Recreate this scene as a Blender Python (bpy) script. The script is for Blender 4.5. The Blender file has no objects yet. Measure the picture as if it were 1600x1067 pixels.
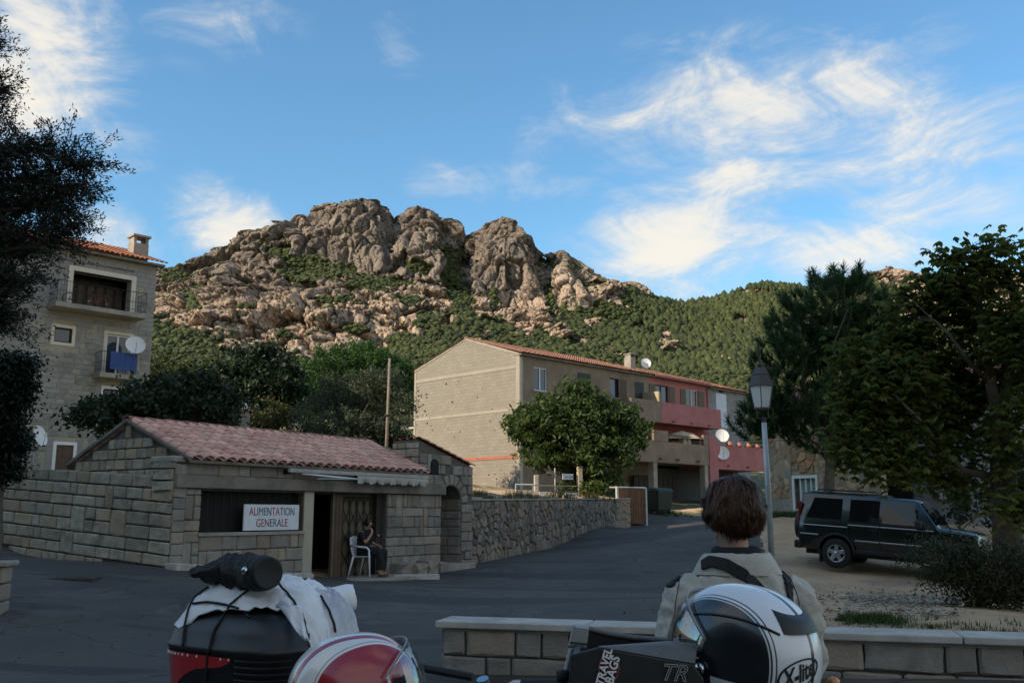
import bpy, bmesh, math, random
import numpy as np
from mathutils import Vector, Matrix
from mathutils.bvhtree import BVHTree

scene = bpy.context.scene
COL = scene.collection
R = math.radians
rng = np.random.default_rng(7)
random.seed(7)

# ------------------------------------------------------------------ camera
FPX = 1480.0; CX, CY = 800.0, 533.5; EYE = 1.6
TH = math.atan(269.5 / FPX); CT, ST = math.cos(TH), math.sin(TH)
cam_d = bpy.data.cameras.new('camera'); cam = bpy.data.objects.new('camera', cam_d); COL.objects.link(cam)
cam.location = (0, 0, EYE); cam.rotation_euler = (math.pi / 2 + TH, 0, 0)
cam_d.sensor_width = 36.0; cam_d.lens = 36.0 * FPX / 1600.0
cam_d.clip_start = 0.05; cam_d.clip_end = 6000
scene.camera = cam

# ------------------------------------------------------------------ sun, sky, exposure
SUN_DIR = Vector((-0.86, -0.50, 0.0)).normalized()
SUN_EL = R(30)
sun_vec = Vector((SUN_DIR.x * math.cos(SUN_EL), SUN_DIR.y * math.cos(SUN_EL), math.sin(SUN_EL)))
sun_d = bpy.data.lights.new('sun', 'SUN'); sun_d.energy = 5.0; sun_d.angle = R(0.6); sun_d.color = (1.0, 0.87, 0.72)
sun = bpy.data.objects.new('sun', sun_d); COL.objects.link(sun)
sun.rotation_euler = sun_vec.to_track_quat('Z', 'Y').to_euler()
sun.location = (-60, -30, 60)
scene.view_settings.view_transform = 'Standard'; scene.view_settings.look = 'None'
scene.view_settings.gamma = 1.0; scene.view_settings.use_curve_mapping = False
scene.view_settings.exposure = 0.2
scene.view_settings.use_white_balance = True; scene.view_settings.white_balance_temperature = 7300
SKY_STRENGTH = 0.15


def ray(px, py):
    u = (px - CX) / FPX; v = (CY - py) / FPX
    return Vector((u, CT - v * ST, ST + v * CT))


def at(px, py, Y):
    d = ray(px, py); k = Y / d.y
    return Vector((d.x * k, Y, EYE + d.z * k))


def atz(px, py, z):
    d = ray(px, py); k = (z - EYE) / d.z
    return Vector((d.x * k, d.y * k, z))


class NT:
    """tiny node helper"""
    def __init__(s, nt): s.nt = nt; s.n = nt.nodes; s.l = nt.links
    def node(s, t, **kw):
        n = s.n.new(t)
        for k, v in kw.items(): setattr(n, k, v)
        return n
    def put(s, sock, val):
        if val is None: return
        if isinstance(val, bpy.types.NodeSocket): s.l.new(val, sock)
        else: sock.default_value = val
    def math(s, op, a, b=None, c=None, clamp=False):
        n = s.node('ShaderNodeMath', operation=op, use_clamp=clamp)
        s.put(n.inputs[0], a); s.put(n.inputs[1], b)
        if c is not None: s.put(n.inputs[2], c)
        return n.outputs[0]
    def ramp(s, v, lo, hi, a=0.0, b=1.0):
        n = s.node('ShaderNodeMapRange', interpolation_type='SMOOTHSTEP')
        s.put(n.inputs[0], v); s.put(n.inputs[1], lo); s.put(n.inputs[2], hi); s.put(n.inputs[3], a); s.put(n.inputs[4], b)
        return n.outputs[0]
    def mix(s, f, a, b, mode='MIX'):
        n = s.node('ShaderNodeMix', data_type='RGBA', blend_type=mode)
        s.put(n.inputs[0], f)
        for sock, val in ((n.inputs[6], a), (n.inputs[7], b)):
            if isinstance(val, tuple) and len(val) == 3: val = val + (1.0,)
            s.put(sock, val)
        return n.outputs[2]
    def noise(s, vec, scale, detail=4, rough=0.55, dist=0.0):
        n = s.node('ShaderNodeTexNoise'); s.put(n.inputs['Vector'], vec)
        n.inputs['Scale'].default_value = scale; n.inputs['Detail'].default_value = detail
        n.inputs['Roughness'].default_value = rough; n.inputs['Distortion'].default_value = dist
        return n.outputs['Fac']
    def vmul(s, vec, v):
        n = s.node('ShaderNodeVectorMath', operation='MULTIPLY'); s.put(n.inputs[0], vec); n.inputs[1].default_value = v
        return n.outputs[0]
    def sep(s, vec):
        n = s.node('ShaderNodeSeparateXYZ'); s.put(n.inputs[0], vec); return n.outputs


def build_world():
    w = bpy.data.worlds.new('World'); scene.world = w; w.use_nodes = True
    h = NT(w.node_tree); h.n.clear()
    out = h.node('ShaderNodeOutputWorld')
    sky = h.node('ShaderNodeTexSky', sky_type='NISHITA'); sky.sun_disc = False
    sky.sun_elevation = SUN_EL; sky.sun_rotation = math.atan2(SUN_DIR.x, SUN_DIR.y)
    sky.air_density = 1.15; sky.dust_density = 0.7; sky.ozone_density = 0.7; sky.altitude = 300
    tc = h.node('ShaderNodeTexCoord'); d = tc.outputs['Generated']
    x, y, z = h.sep(d)
    az = h.math('ARCTAN2', x, y); el = h.math('ARCSINE', z)
    comb = h.node('ShaderNodeCombineXYZ'); h.put(comb.inputs[0], az); h.put(comb.inputs[1], el); comb.inputs[2].default_value = 0.3
    # cloud banks: (px, py, half-width px, half-height px, weight, tilt)
    banks = [(45, 100, 95, 120, .9), (150, 215, 60, 60, .55), (185, 362, 50, 30, .75), (350, 345, 75, 45, 1.05),
             (1180, 185, 240, 85, .9), (1430, 225, 200, 60, .75), (1075, 375, 120, 85, 1.0), (1180, 275, 110, 40, .95),
             (1340, 392, 130, 38, 1.05), (1510, 330, 150, 60, .8), (340, 30, 110, 55, .36), (620, 75, 40, 60, .42),
             (800, 285, 180, 26, .5)]
    tot = None
    for (px, py, sx, sy, wt) in banks:
        c = ray(px, py).normalized(); a0 = math.atan2(c.x, c.y); e0 = math.asin(c.z)
        vs = h.node('ShaderNodeVectorMath', operation='MULTIPLY_ADD'); h.l.new(comb.outputs[0], vs.inputs[0])
        kx, ky = 1480.0 / sx, 1480.0 / sy
        vs.inputs[1].default_value = (kx, ky, 0); vs.inputs[2].default_value = (-a0 * kx, -e0 * ky, 0)
        dt = h.node('ShaderNodeVectorMath', operation='LENGTH'); h.l.new(vs.outputs[0], dt.inputs[0])
        g = h.ramp(dt.outputs['Value'], 0.0, 2.3, wt, 0.0)
        tot = g if tot is None else h.math('MAXIMUM', tot, g)
    # broken cloud over the unseen sky, cover raised to whiten the fill light
    rot = h.node('ShaderNodeVectorRotate', rotation_type='Z_AXIS'); h.l.new(comb.outputs[0], rot.inputs[0]); rot.inputs['Angle'].default_value = R(-14)
    vv = h.vmul(comb.outputs[0], (1.0, 1.9, 1.0))
    n1 = h.noise(vv, 8.0, 7, 0.66, 0.6)
    n2 = h.noise(h.vmul(rot.outputs[0], (0.45, 3.4, 1.0)), 16.0, 6, 0.68, 0.7)
    broad = h.ramp(h.noise(d, 1.6, 2, 0.5), 0.33, 0.57)
    side = h.ramp(h.math('ABSOLUTE', az), 0.52, 0.8)
    tot = h.math('MAXIMUM', tot, h.math('MULTIPLY', h.math('MULTIPLY', broad, side), 0.9))
    tex = h.math('ADD', h.math('MULTIPLY', n1, 1.2), h.math('MULTIPLY', n2, 0.3))
    dens = h.math('ADD', h.math('MULTIPLY', tot, 0.72), h.math('MULTIPLY', h.math('SUBTRACT', tex, 0.75), 1.6))
    dens = h.math('ADD', dens, h.math('MULTIPLY', h.math('SUBTRACT', tot, 0.5), 0.25))
    cov = h.math('MULTIPLY', h.ramp(dens, 0.04, 1.08), 0.95)
    cov = h.math('MULTIPLY', cov, h.ramp(tot, 0.02, 0.3))
    b1 = h.node('ShaderNodeBackground')
    gain = h.mix(1.0, sky.outputs[0], (0.58, 1.02, 1.31), 'MULTIPLY')
    h.put(b1.inputs[0], gain); b1.inputs[1].default_value = SKY_STRENGTH
    b2 = h.node('ShaderNodeBackground')
    shade = h.mix(h.ramp(dens, 0.35, 0.85), (0.66, 0.75, 0.86), (0.93, 0.93, 0.91))
    h.put(b2.inputs[0], shade); b2.inputs[1].default_value = 0.86
    mx = h.node('ShaderNodeMixShader'); h.put(mx.inputs[0], cov); h.l.new(b1.outputs[0], mx.inputs[1]); h.l.new(b2.outputs[0], mx.inputs[2])
    h.l.new(mx.outputs[0], out.inputs[0])
    w.cycles.sampling_method = 'MANUAL'; w.cycles.sample_map_resolution = 256


build_world()

# ------------------------------------------------------------------ materials
MATS = {}


def pmat(name, c1, c2=None, scale=3.0, rough=0.85, bump=0.0, bscale=None, rand=0.0, metal=0.0, obj=False,
         c3=None, coat=0.0, detail=6, spec=None, blotch=None):
    """principled material: c1/c2 mixed by noise, optional random brightness per object, bump, c3 random tint per object"""
    m = bpy.data.materials.new(name); m.use_nodes = True; MATS[name] = m
    h = NT(m.node_tree); b = h.n['Principled BSDF']
    if obj: vec = h.node('ShaderNodeTexCoord').outputs['Object']
    else: vec = h.node('ShaderNodeNewGeometry').outputs['Position']
    col = c1 + (1.0,)
    if c2: col = h.mix(h.ramp(h.noise(vec, scale, detail, 0.62), 0.3, 0.72), c1, c2)
    oi = h.node('ShaderNodeObjectInfo').outputs['Random']
    if c3:
        f = h.ramp(h.math('FRACT', h.math('MULTIPLY', oi, 7.31)), 0.35, 1.0, 0.0, 0.85)
        col = h.mix(f, col, c3)
    if blotch:
        col = h.mix(h.ramp(h.noise(vec, blotch[1], 5, 0.6), 0.48, 0.68, 0.0, blotch[2]), col, blotch[0])
    if rand:
        f = h.math('ADD', h.math('MULTIPLY', oi, 2 * rand), 1 - rand)
        cc = h.node('ShaderNodeCombineXYZ')
        for i in range(3): h.put(cc.inputs[i], f)
        col = h.mix(1.0, col, cc.outputs[0], 'MULTIPLY')
    h.put(b.inputs['Base Color'], col)
    b.inputs['Roughness'].default_value = rough; b.inputs['Metallic'].default_value = metal
    if spec is not None: b.inputs['Specular IOR Level'].default_value = spec
    if coat: b.inputs['Coat Weight'].default_value = coat; b.inputs['Coat Roughness'].default_value = 0.08
    if bump:
        bn = h.node('ShaderNodeBump'); bn.inputs['Strength'].default_value = 1.0; bn.inputs['Distance'].default_value = bump
        h.put(bn.inputs['Height'], h.noise(vec, bscale or scale * 4, 8, 0.65)); h.l.new(bn.outputs[0], b.inputs['Normal'])
    return m


def text_mesh(body, size, bold=.0, shear=0.0, sub=True, nm=0):
    c = bpy.data.curves.new('t', 'FONT'); c.body = body; c.size = size; c.align_x = 'CENTER'; c.align_y = 'CENTER'; c.offset = bold; c.shear = shear; c.resolution_u = 3
    if nm:
        for i in range(len(body)): c.body_format[i].material_index = (i * 7 // 3) % nm
        for i in range(nm): c.materials.append(None)
    o = bpy.data.objects.new('t', c); COL.objects.link(o); bpy.context.view_layer.update(); me = bpy.data.meshes.new_from_object(o.evaluated_get(bpy.context.evaluated_depsgraph_get())); bpy.data.objects.remove(o); bpy.data.curves.remove(c)
    if sub:
        bm = bmesh.new(); bm.from_mesh(me); bmesh.ops.subdivide_edges(bm, edges=[e for e in bm.edges if e.calc_length() > .012], cuts=3, use_grid_fill=True); bmesh.ops.triangulate(bm, faces=bm.faces); bm.to_mesh(me); bm.free()
    me.materials.clear(); return me


def leaf_mat(name, dark, light, brown=None, trans=0.3, rough=0.55):
    m = bpy.data.materials.new(name); m.use_nodes = True; MATS[name] = m
    h = NT(m.node_tree); b = h.n['Principled BSDF']; out = h.n['Material Output']
    a = h.node('ShaderNodeAttribute', attribute_name='tint').outputs['Fac']
    col = h.mix(a, dark, light)
    if brown:
        a2 = h.node('ShaderNodeAttribute', attribute_name='tint2').outputs['Fac']
        col = h.mix(h.ramp(a2, 0.82, 0.95, 0, 0.85), col, brown)
    h.put(b.inputs['Base Color'], col); b.inputs['Roughness'].default_value = rough
    b.inputs['Specular IOR Level'].default_value = 0.3
    t = h.node('ShaderNodeBsdfTranslucent'); h.put(t.inputs[0], col)
    mx = h.node('ShaderNodeMixShader'); mx.inputs[0].default_value = trans
    h.l.new(b.outputs[0], mx.inputs[1]); h.l.new(t.outputs[0], mx.inputs[2]); h.l.new(mx.outputs[0], out.inputs[0])
    return m


def glass_mat(name, tint=(0.9, 0.92, 0.95), alpha=0.15, rough=0.03):
    m = bpy.data.materials.new(name); m.use_nodes = True; MATS[name] = m
    h = NT(m.node_tree); out = h.n['Material Output']; h.n.remove(h.n['Principled BSDF'])
    t = h.node('ShaderNodeBsdfTransparent'); t.inputs[0].default_value = tint + (1,)
    g = h.node('ShaderNodeBsdfGlossy'); g.inputs['Roughness'].default_value = rough
    lw = h.node('ShaderNodeLayerWeight'); lw.inputs[0].default_value = 0.35
    mx = h.node('ShaderNodeMixShader'); h.put(mx.inputs[0], h.math('ADD', h.math('MULTIPLY', lw.outputs[0], 0.4), alpha, clamp=True))
    h.l.new(t.outputs[0], mx.inputs[1]); h.l.new(g.outputs[0], mx.inputs[2]); h.l.new(mx.outputs[0], out.inputs[0])
    return m


# stone and building materials
pmat('granite', (.29, .255, .20), (.44, .385, .30), 5, .92, .022, 28, .22, c3=(.40, .30, .20), blotch=((.16, .145, .125), 3.0, .5))
pmat('granite_grey', (.20, .185, .16), (.33, .30, .26), 5, .92, .014, 30, .2, c3=(.31, .25, .19), blotch=((.12, .11, .10), 2.5, .45))
pmat('rubble', (.14, .13, .115), (.27, .245, .21), 6, .93, .018, 30, .38, c3=(.27, .20, .14))
pmat('ochre_rubble', (.40, .27, .16), (.52, .38, .25), 6, .93, .02, 30, .3, c3=(.50, .26, .14))
pmat('mortar', (.10, .092, .078), (.16, .145, .12), 8, .95, .01, 60)
pmat('dark_mortar', (.055, .05, .043), (.09, .08, .07), 8, .95, .01, 60)
pmat('pale_mortar', (.34, .30, .23), (.42, .37, .29), 8, .95, .01, 60)
pmat('block_grey', (.23, .225, .21), (.34, .33, .30), 4, .92, .01, 40, .16, c3=(.30, .29, .28), blotch=((.15, .145, .135), 1.2, .4))
pmat('concrete', (.27, .245, .21), (.38, .345, .29), 2.5, .9, .006, 30, blotch=((.15, .135, .12), 1.0, .45))
pmat('pale_concrete', (.40, .36, .29), (.50, .45, .36), 1.2, .9, .006, 30)
pmat('gable_beam', (.29, .265, .22), (.34, .31, .26), 1.2, .9, .006, 30)
pmat('coping', (.38, .36, .32), (.52, .49, .44), 3.0, .88, .006, 40, .08, blotch=((.24, .22, .20), 2.0, .45))
pmat('lintel', (.13, .115, .095), (.24, .215, .18), 2.0, .92, .01, 30)
pmat('brown_render', (.20, .155, .115), (.27, .215, .165), 1.1, .92, .006, 24, blotch=((.15, .115, .09), .6, .5))
pmat('pink_render', (.36, .135, .14), (.43, .175, .175), 1.0, .9, .004, 24, blotch=((.30, .10, .105), .8, .45))
pmat('red_render', (.33, .085, .07), (.40, .11, .09), 1.0, .9, .004, 24)
pmat('grey_render', (.34, .345, .36), (.44, .445, .46), .9, .92, .006, 24, blotch=((.25, .25, .26), .7, .4))
pmat('terracotta', (.60, .30, .25), (.74, .45, .38), 4, .85, .006, 40, .2, c3=(.68, .44, .35), blotch=((.46, .30, .25), 2.2, .5))
pmat('old_tile', (.30, .13, .085), (.42, .20, .14), 2.0, .9, .008, 30, blotch=((.20, .12, .09), 1.5, .5))
pmat('red_tile', (.42, .15, .08), (.52, .21, .12), 2.0, .9, .008, 30, blotch=((.28, .13, .09), 1.5, .4))
pmat('red_brick', (.33, .11, .07), (.40, .15, .10), 2, .9, .004, 30)
pmat('dark_wood', (.022, .018, .015), (.045, .036, .028), 4, .75)
pmat('shutter_brown', (.085, .05, .03), (.13, .08, .05), 4, .7)
pmat('shutter_olive', (.10, .085, .05), (.14, .12, .075), 4, .7)
pmat('shutter_dark', (.018, .017, .02), (.03, .028, .03), 4, .6)
pmat('plank_wood', (.15, .065, .03), (.23, .11, .05), 6, .75, rand=.2)
pmat('white_paint', (.72, .73, .74), (.80, .80, .80), 3, .55)
pmat('blue_white_paint', (.50, .58, .72), (.60, .66, .78), 3, .6)
pmat('cream_paint', (.62, .56, .45), (.70, .64, .52), 3, .7)
pmat('awning_cloth', (.34, .33, .30), (.45, .44, .40), 3, .9)
pmat('white_plastic', (.72, .74, .78), (.80, .82, .84), 3, .4)
pmat('dish_white', (.70, .70, .70), (.78, .78, .77), 2, .45)
pmat('sign_white', (.62, .66, .70), (.72, .75, .78), 5, .5)
pmat('ink_red', (.33, .05, .06), None, rough=.6)
pmat('ink_teal', (.05, .12, .17), None, rough=.6)
pmat('iron', (.018, .018, .018), (.03, .028, .026), 8, .6, metal=.3)
pmat('grey_metal', (.30, .31, .32), (.38, .39, .40), 4, .45, metal=.6)
pmat('galvanised', (.42, .45, .46), (.54, .57, .58), 3, .5, metal=.35)
pmat('lamp_brown', (.045, .032, .028), (.07, .05, .045), 6, .5)
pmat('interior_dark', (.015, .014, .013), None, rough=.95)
pmat('window_glass', (.03, .045, .07), None, rough=.06, spec=.8)
pmat('blue_towel', (.03, .07, .22), (.05, .10, .28), 6, .9)
pmat('green_bin', (.006, .017, .011), (.01, .025, .015), 3, .5)
pmat('bark', (.07, .055, .042), (.13, .105, .08), 9, .95, .02, 20)
pmat('pale_bark', (.16, .14, .115), (.24, .21, .17), 7, .95, .015, 20)
pmat('pole_wood', (.17, .14, .11), (.25, .21, .165), 6, .9)
pmat('parasol', (.42, .32, .20), (.48, .38, .25), 3, .9)
pmat('curtain', (.22, .33, .31), (.34, .44, .40), 25, .8)
leaf_mat('leaf_olive', (.010, .015, .009), (.045, .058, .036), trans=.2)
leaf_mat('leaf_hedge', (.003, .010, .004), (.012, .028, .010), trans=.15)
leaf_mat('leaf_oak', (.012, .022, .010), (.045, .068, .028))
leaf_mat('leaf_darkoak', (.012, .026, .012), (.035, .058, .026))
leaf_mat('leaf_stonepine', (.020, .062, .012), (.065, .150, .030))
leaf_mat('leaf_greyolive', (.040, .056, .030), (.115, .135, .078))
leaf_mat('leaf_yellow', (.055, .060, .016), (.12, .12, .035))
leaf_mat('leaf_house', (.026, .050, .014), (.105, .165, .045), trans=.4)
leaf_mat('leaf_pine', (.020, .055, .022), (.085, .150, .060), trans=.4)
leaf_mat('leaf_chestnut', (.065, .095, .022), (.20, .235, .058), (.24, .135, .045), .6)
leaf_mat('leaf_hill', (.030, .046, .014), (.105, .125, .036))
leaf_mat('leaf_scrub', (.014, .024, .008), (.072, .085, .024), trans=.0, rough=.8)
leaf_mat('leaf_bush', (.016, .026, .010), (.055, .072, .026), (.10, .07, .035))
leaf_mat('grass_blade', (.03, .055, .015), (.09, .14, .04))
leaf_mat('lamp_glass', (.93, .93, .91), (.95, .95, .93), trans=.5, rough=.4)
leaf_mat('dry_leaf', (.05, .035, .02), (.16, .10, .05), trans=.0)


# ------------------------------------------------------------------ geometry helpers
def link(o, parent=None):
    COL.objects.link(o)
    if parent is not None: o.parent = parent
    return o


def tag(o, label, cat=None, group=None, kind=None):
    if label: o['label'] = label
    if cat: o['category'] = cat
    if group: o['group'] = group
    if kind: o['kind'] = kind
    return o


def thing(name, label, cat, loc=(0, 0, 0), rz=0.0, group=None):
    o = bpy.data.objects.new(name, None); o.empty_display_size = 0.2
    COL.objects.link(o); o.location = loc; o.rotation_euler = (0, 0, rz)
    return tag(o, label, cat, group)


def npmesh(name, V, F, smooth=False):
    """fast mesh from arrays; F is (n,3) or (n,4)"""
    me = bpy.data.meshes.new(name); V = np.asarray(V, np.float32); F = np.asarray(F, np.int32)
    k = F.shape[1]
    me.vertices.add(len(V)); me.vertices.foreach_set('co', V.ravel())
    me.loops.add(F.size); me.loops.foreach_set('vertex_index', F.ravel())
    me.polygons.add(len(F)); me.polygons.foreach_set('loop_start', np.arange(0, F.size, k, dtype=np.int32))
    if smooth: me.polygons.foreach_set('use_smooth', np.ones(len(F), bool))
    me.update(calc_edges=True)
    return me


def vattr(me, name, vals):
    a = me.attributes.new(name, 'FLOAT', 'POINT'); a.data.foreach_set('value', np.asarray(vals, np.float32))


def mobj(name, me, m, parent=None, loc=None):
    if m is not None and len(me.materials) == 0:
        for q in (m if isinstance(m, (list, tuple)) else [m]): me.materials.append(MATS[q])
    o = bpy.data.objects.new(name, me); link(o, parent)
    if loc is not None: o.location = loc
    return o


class MB:
    """collects shapes and links them as one mesh object"""
    def __init__(s): s.v = []; s.f = []; s.mi = []; s.cur = 0
    def add(s, vs, fs):
        n = len(s.v); s.v.extend([tuple(p) for p in vs])
        for q in fs: s.f.append(tuple(i + n for i in q)); s.mi.append(s.cur)
        return s
    def box(s, x0, x1, y0, y1, z0, z1, M=None):
        vs = [Vector((x, y, z)) for z in (z0, z1) for y in (y0, y1) for x in (x0, x1)]
        if M is not None: vs = [M @ p for p in vs]
        return s.add(vs, [(0, 2, 3, 1), (4, 5, 7, 6), (0, 1, 5, 4), (2, 6, 7, 3), (0, 4, 6, 2), (1, 3, 7, 5)])
    def loft(s, rings, cap=True, closed=True):
        n = len(rings[0]); vs = [p for r in rings for p in r]; fs = []
        for i in range(len(rings) - 1):
            for j in range(n if closed else n - 1):
                k = (j + 1) % n; fs.append((i * n + j, i * n + k, (i + 1) * n + k, (i + 1) * n + j))
        if cap: fs.append(tuple(range(n))[::-1]); fs.append(tuple((len(rings) - 1) * n + j for j in range(n)))
        return s.add(vs, fs)
    def tube(s, pts, r, n=8, cap=True):
        pts = [Vector(p) for p in pts]; rr = r if isinstance(r, (list, tuple)) else [r] * len(pts); rings = []
        t0 = (pts[1] - pts[0]).normalized()
        up = Vector((0, 0, 1)) if abs(t0.z) < 0.9 else Vector((1, 0, 0))
        for i, p in enumerate(pts):
            t = (pts[min(i + 1, len(pts) - 1)] - pts[max(i - 1, 0)])
            if t.length < 1e-9: t = t0
            t.normalize(); a = up - t * up.dot(t)
            if a.length < 1e-5: a = t.orthogonal()
            a.normalize(); up = a; b = t.cross(a)
            rings.append([p + (a * math.cos(2 * math.pi * k / n) + b * math.sin(2 * math.pi * k / n)) * rr[i] for k in range(n)])
        return s.loft(rings, cap)
    def lathe(s, prof, n=20, c=(0, 0, 0), M=None, cap=True):
        rings = []
        for (r, z) in prof:
            ring = [Vector((r * math.cos(2 * math.pi * k / n), r * math.sin(2 * math.pi * k / n), z)) for k in range(n)]
            if M is not None: ring = [M @ p for p in ring]
            rings.append([p + Vector(c) for p in ring])
        return s.loft(rings, cap)
    def prism(s, poly, vec):
        """poly: list of 3D points (planar), extruded by vec"""
        n = len(poly); vec = Vector(vec); vs = [Vector(p) for p in poly] + [Vector(p) + vec for p in poly]
        return s.add(vs, [tuple(range(n)), tuple(range(2 * n - 1, n - 1, -1))] + [(i, i + n, (i + 1) % n + n, (i + 1) % n) for i in range(n)])
    def mesh(s, name='mesh', smooth=False, recalc=True):
        me = bpy.data.meshes.new(name); me.from_pydata(s.v, [], s.f)
        if any(s.mi): me.polygons.foreach_set('material_index', s.mi)
        if smooth: me.polygons.foreach_set('use_smooth', [True] * len(s.f))
        if recalc:
            bm = bmesh.new(); bm.from_mesh(me); bmesh.ops.recalc_face_normals(bm, faces=bm.faces); bm.to_mesh(me); bm.free()
        return me
    def build(s, name, m, parent=None, smooth=False, bevel=0.0, seg=2, loc=None, sub=0, recalc=True):
        o = mobj(name, s.mesh(name, smooth, recalc), m, parent, loc)
        if bevel:
            b = o.modifiers.new('bevel', 'BEVEL'); b.width = bevel; b.segments = seg; b.limit_method = 'ANGLE'; b.angle_limit = R(35)
        if sub:
            q = o.modifiers.new('sub', 'SUBSURF'); q.levels = sub; q.render_levels = sub
        return o


def baked(o):
    """evaluate modifiers of o into a plain mesh"""
    dg = bpy.context.evaluated_depsgraph_get(); ev = o.evaluated_get(dg)
    me = bpy.data.meshes.new_from_object(ev); old = o.data
    o.modifiers.clear(); o.data = me
    return o


# vectorised gradient noise
_P = np.random.default_rng(3).permutation(512).astype(np.int64)
_G = np.random.default_rng(4).normal(size=(512, 3)); _G /= np.linalg.norm(_G, axis=1)[:, None]


def pnoise(p):
    p = np.asarray(p, float); i = np.floor(p).astype(np.int64); f = p - i
    w = f * f * f * (f * (f * 6 - 15) + 10); res = np.zeros(len(p))
    for dx in (0, 1):
        wx = w[:, 0] if dx else 1 - w[:, 0]; hx = _P[(i[:, 0] + dx) & 511]
        for dy in (0, 1):
            wy = w[:, 1] if dy else 1 - w[:, 1]; hy = _P[(hx + i[:, 1] + dy) & 511]
            for dz in (0, 1):
                wz = w[:, 2] if dz else 1 - w[:, 2]; g = _G[_P[(hy + i[:, 2] + dz) & 511]]
                res += wx * wy * wz * (g[:, 0] * (f[:, 0] - dx) + g[:, 1] * (f[:, 1] - dy) + g[:, 2] * (f[:, 2] - dz))
    return res * 1.5


def fbm(p, oct=4, gain=.5, lac=2.03, ridged=False):
    p = np.asarray(p, float); r = np.zeros(len(p)); a = 1.0; t = 0
    for k in range(oct):
        n = pnoise(p + 17.3 * k)
        r += a * ((1 - 2 * np.abs(n)) if ridged else n); t += a; a *= gain; p = p * lac
    return r / t


def worley(p, seed=0):
    """nearest-cell noise: random triple of the cell and offset from its point"""
    p = np.asarray(p, float); i = np.floor(p).astype(np.int64); best = np.full(len(p), 1e9); d2 = np.full(len(p), 1e9); bid = np.zeros(len(p), np.int64); off = np.zeros_like(p)
    for dx in (-1, 0, 1):
        for dy in (-1, 0, 1):
            for dz in (-1, 0, 1):
                c = i + np.array([dx, dy, dz]); h = _P[(_P[(_P[(c[:, 0] + seed) & 511] + c[:, 1]) & 511] + c[:, 2]) & 511]
                v = p - c - (.5 + .5 * _G[h]); d = (v * v).sum(1); k = d < best
                d2 = np.where(k, best, np.minimum(d2, d)); best = np.where(k, d, best); bid = np.where(k, h, bid); off = np.where(k[:, None], v, off)
    return _G[(bid * 7 + 3) & 511], off, np.sqrt(d2) - np.sqrt(best)


def sstep(x, a, b):
    t = np.clip((np.asarray(x, float) - a) / (b - a), 0, 1); return t * t * (3 - 2 * t)


class Frame:
    """a building's own axes: x along the facade, y into the building, origin on the ground plan"""
    def __init__(s, x, y, ang):
        s.o = Vector((x, y, 0)); s.ang = ang
        s.ex = Vector((math.cos(ang), math.sin(ang), 0)); s.ey = Vector((-math.sin(ang), math.cos(ang), 0))
    def loc(s, P):
        d = Vector(P) - s.o; return Vector((d.dot(s.ex), d.dot(s.ey), P[2]))
    def world(s, x, y, z=0): return s.o + s.ex * x + s.ey * y + Vector((0, 0, z))
    def hy(s, px, py, y=0.0):
        d = ray(px, py); C = Vector((0, 0, EYE)); k = (y - (C - s.o).dot(s.ey)) / d.dot(s.ey); q = s.loc(C + d * k)
        return q.x, q.z
    def hx(s, px, py, x=0.0):
        d = ray(px, py); C = Vector((0, 0, EYE)); k = (x - (C - s.o).dot(s.ex)) / d.dot(s.ex); q = s.loc(C + d * k)
        return q.y, q.z
    def rect(s, x0, y0, x1, y1, y=0.0):
        """pixel corners -> (x0,x1,z0,z1) on the plane y"""
        ym = (y0 + y1) / 2; xm = (x0 + x1) / 2
        return s.hy(x0, ym, y)[0], s.hy(x1, ym, y)[0], s.hy(xm, y1, y)[1], s.hy(xm, y0, y)[1]
# ================================================================== the setting: ground, road, hills
_gp = [at(20, 862, 21.2), at(140, 874, 19.4), at(262, 884, 17.9), at(330, 893, 18.8), at(420, 899, 19.9), at(500, 902, 21.2), at(575, 902, 22.3),
       at(690, 890, 25.0), at(742, 882, 26.3), at(860, 853, 34), at(985, 824, 45), at(1060, 806, 58), at(1120, 806, 56),
       at(1322, 886, 25.3), at(1460, 906, 23.6), at(1300, 962, 11.6), at(1500, 975, 10.9), at(1200, 806, 35), at(1300, 806, 32.5), at(1230, 838, 29),
       at(1430, 818, 32)]
GP = [tuple(p) for p in _gp] + [
    (-8, -8, .3), (0, -8, 0), (0, 0, 0), (8, -8, 0), (0, 6, 0), (-3, 8, .03), (3, 8, 0), (9, 8, .1), (-1, 11, .0), (-6, 11, .2), (-12, 12, .9),
    (-12, 22, 1.7), (-15, 30, 2.6), (-20, 44, 3.6), (-4, 45, 3.4), (-26, 25, 2.8), (0.5, 56, 2.35), (-6, 62, 4.6), (-14, 70, 7.0), (-32, 60, 7.5),
    (-30, 100, 13), (0, 100, 9.5), (20, 72, 2.6), (30, 62, 2.8), (30, 40, 1.6), (22, 20, 0), (40, 30, .8), (40, 100, 8.5), (70, 60, 4), (-60, 40, 9),
    (-40, 10, 4), (40, 0, 0), (-30, -20, 2), (30, -30, 0), (70, 100, 10), (-65, 100, 18), (5, 52, 2.2), (14, 60, 2.0)]
GP = np.array(GP)


def _tps(r2): return np.where(r2 > 1e-9, 0.5 * r2 * np.log(np.maximum(r2, 1e-9)), 0)


_n = len(GP); _K = _tps(((GP[:, None, :2] - GP[None, :, :2]) ** 2).sum(-1)) + 2.0 * np.eye(_n)
_Q = np.c_[np.ones(_n), GP[:, :2]]
_W = np.linalg.solve(np.block([[_K, _Q], [_Q.T, np.zeros((3, 3))]]), np.r_[GP[:, 2], 0, 0, 0])


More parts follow.
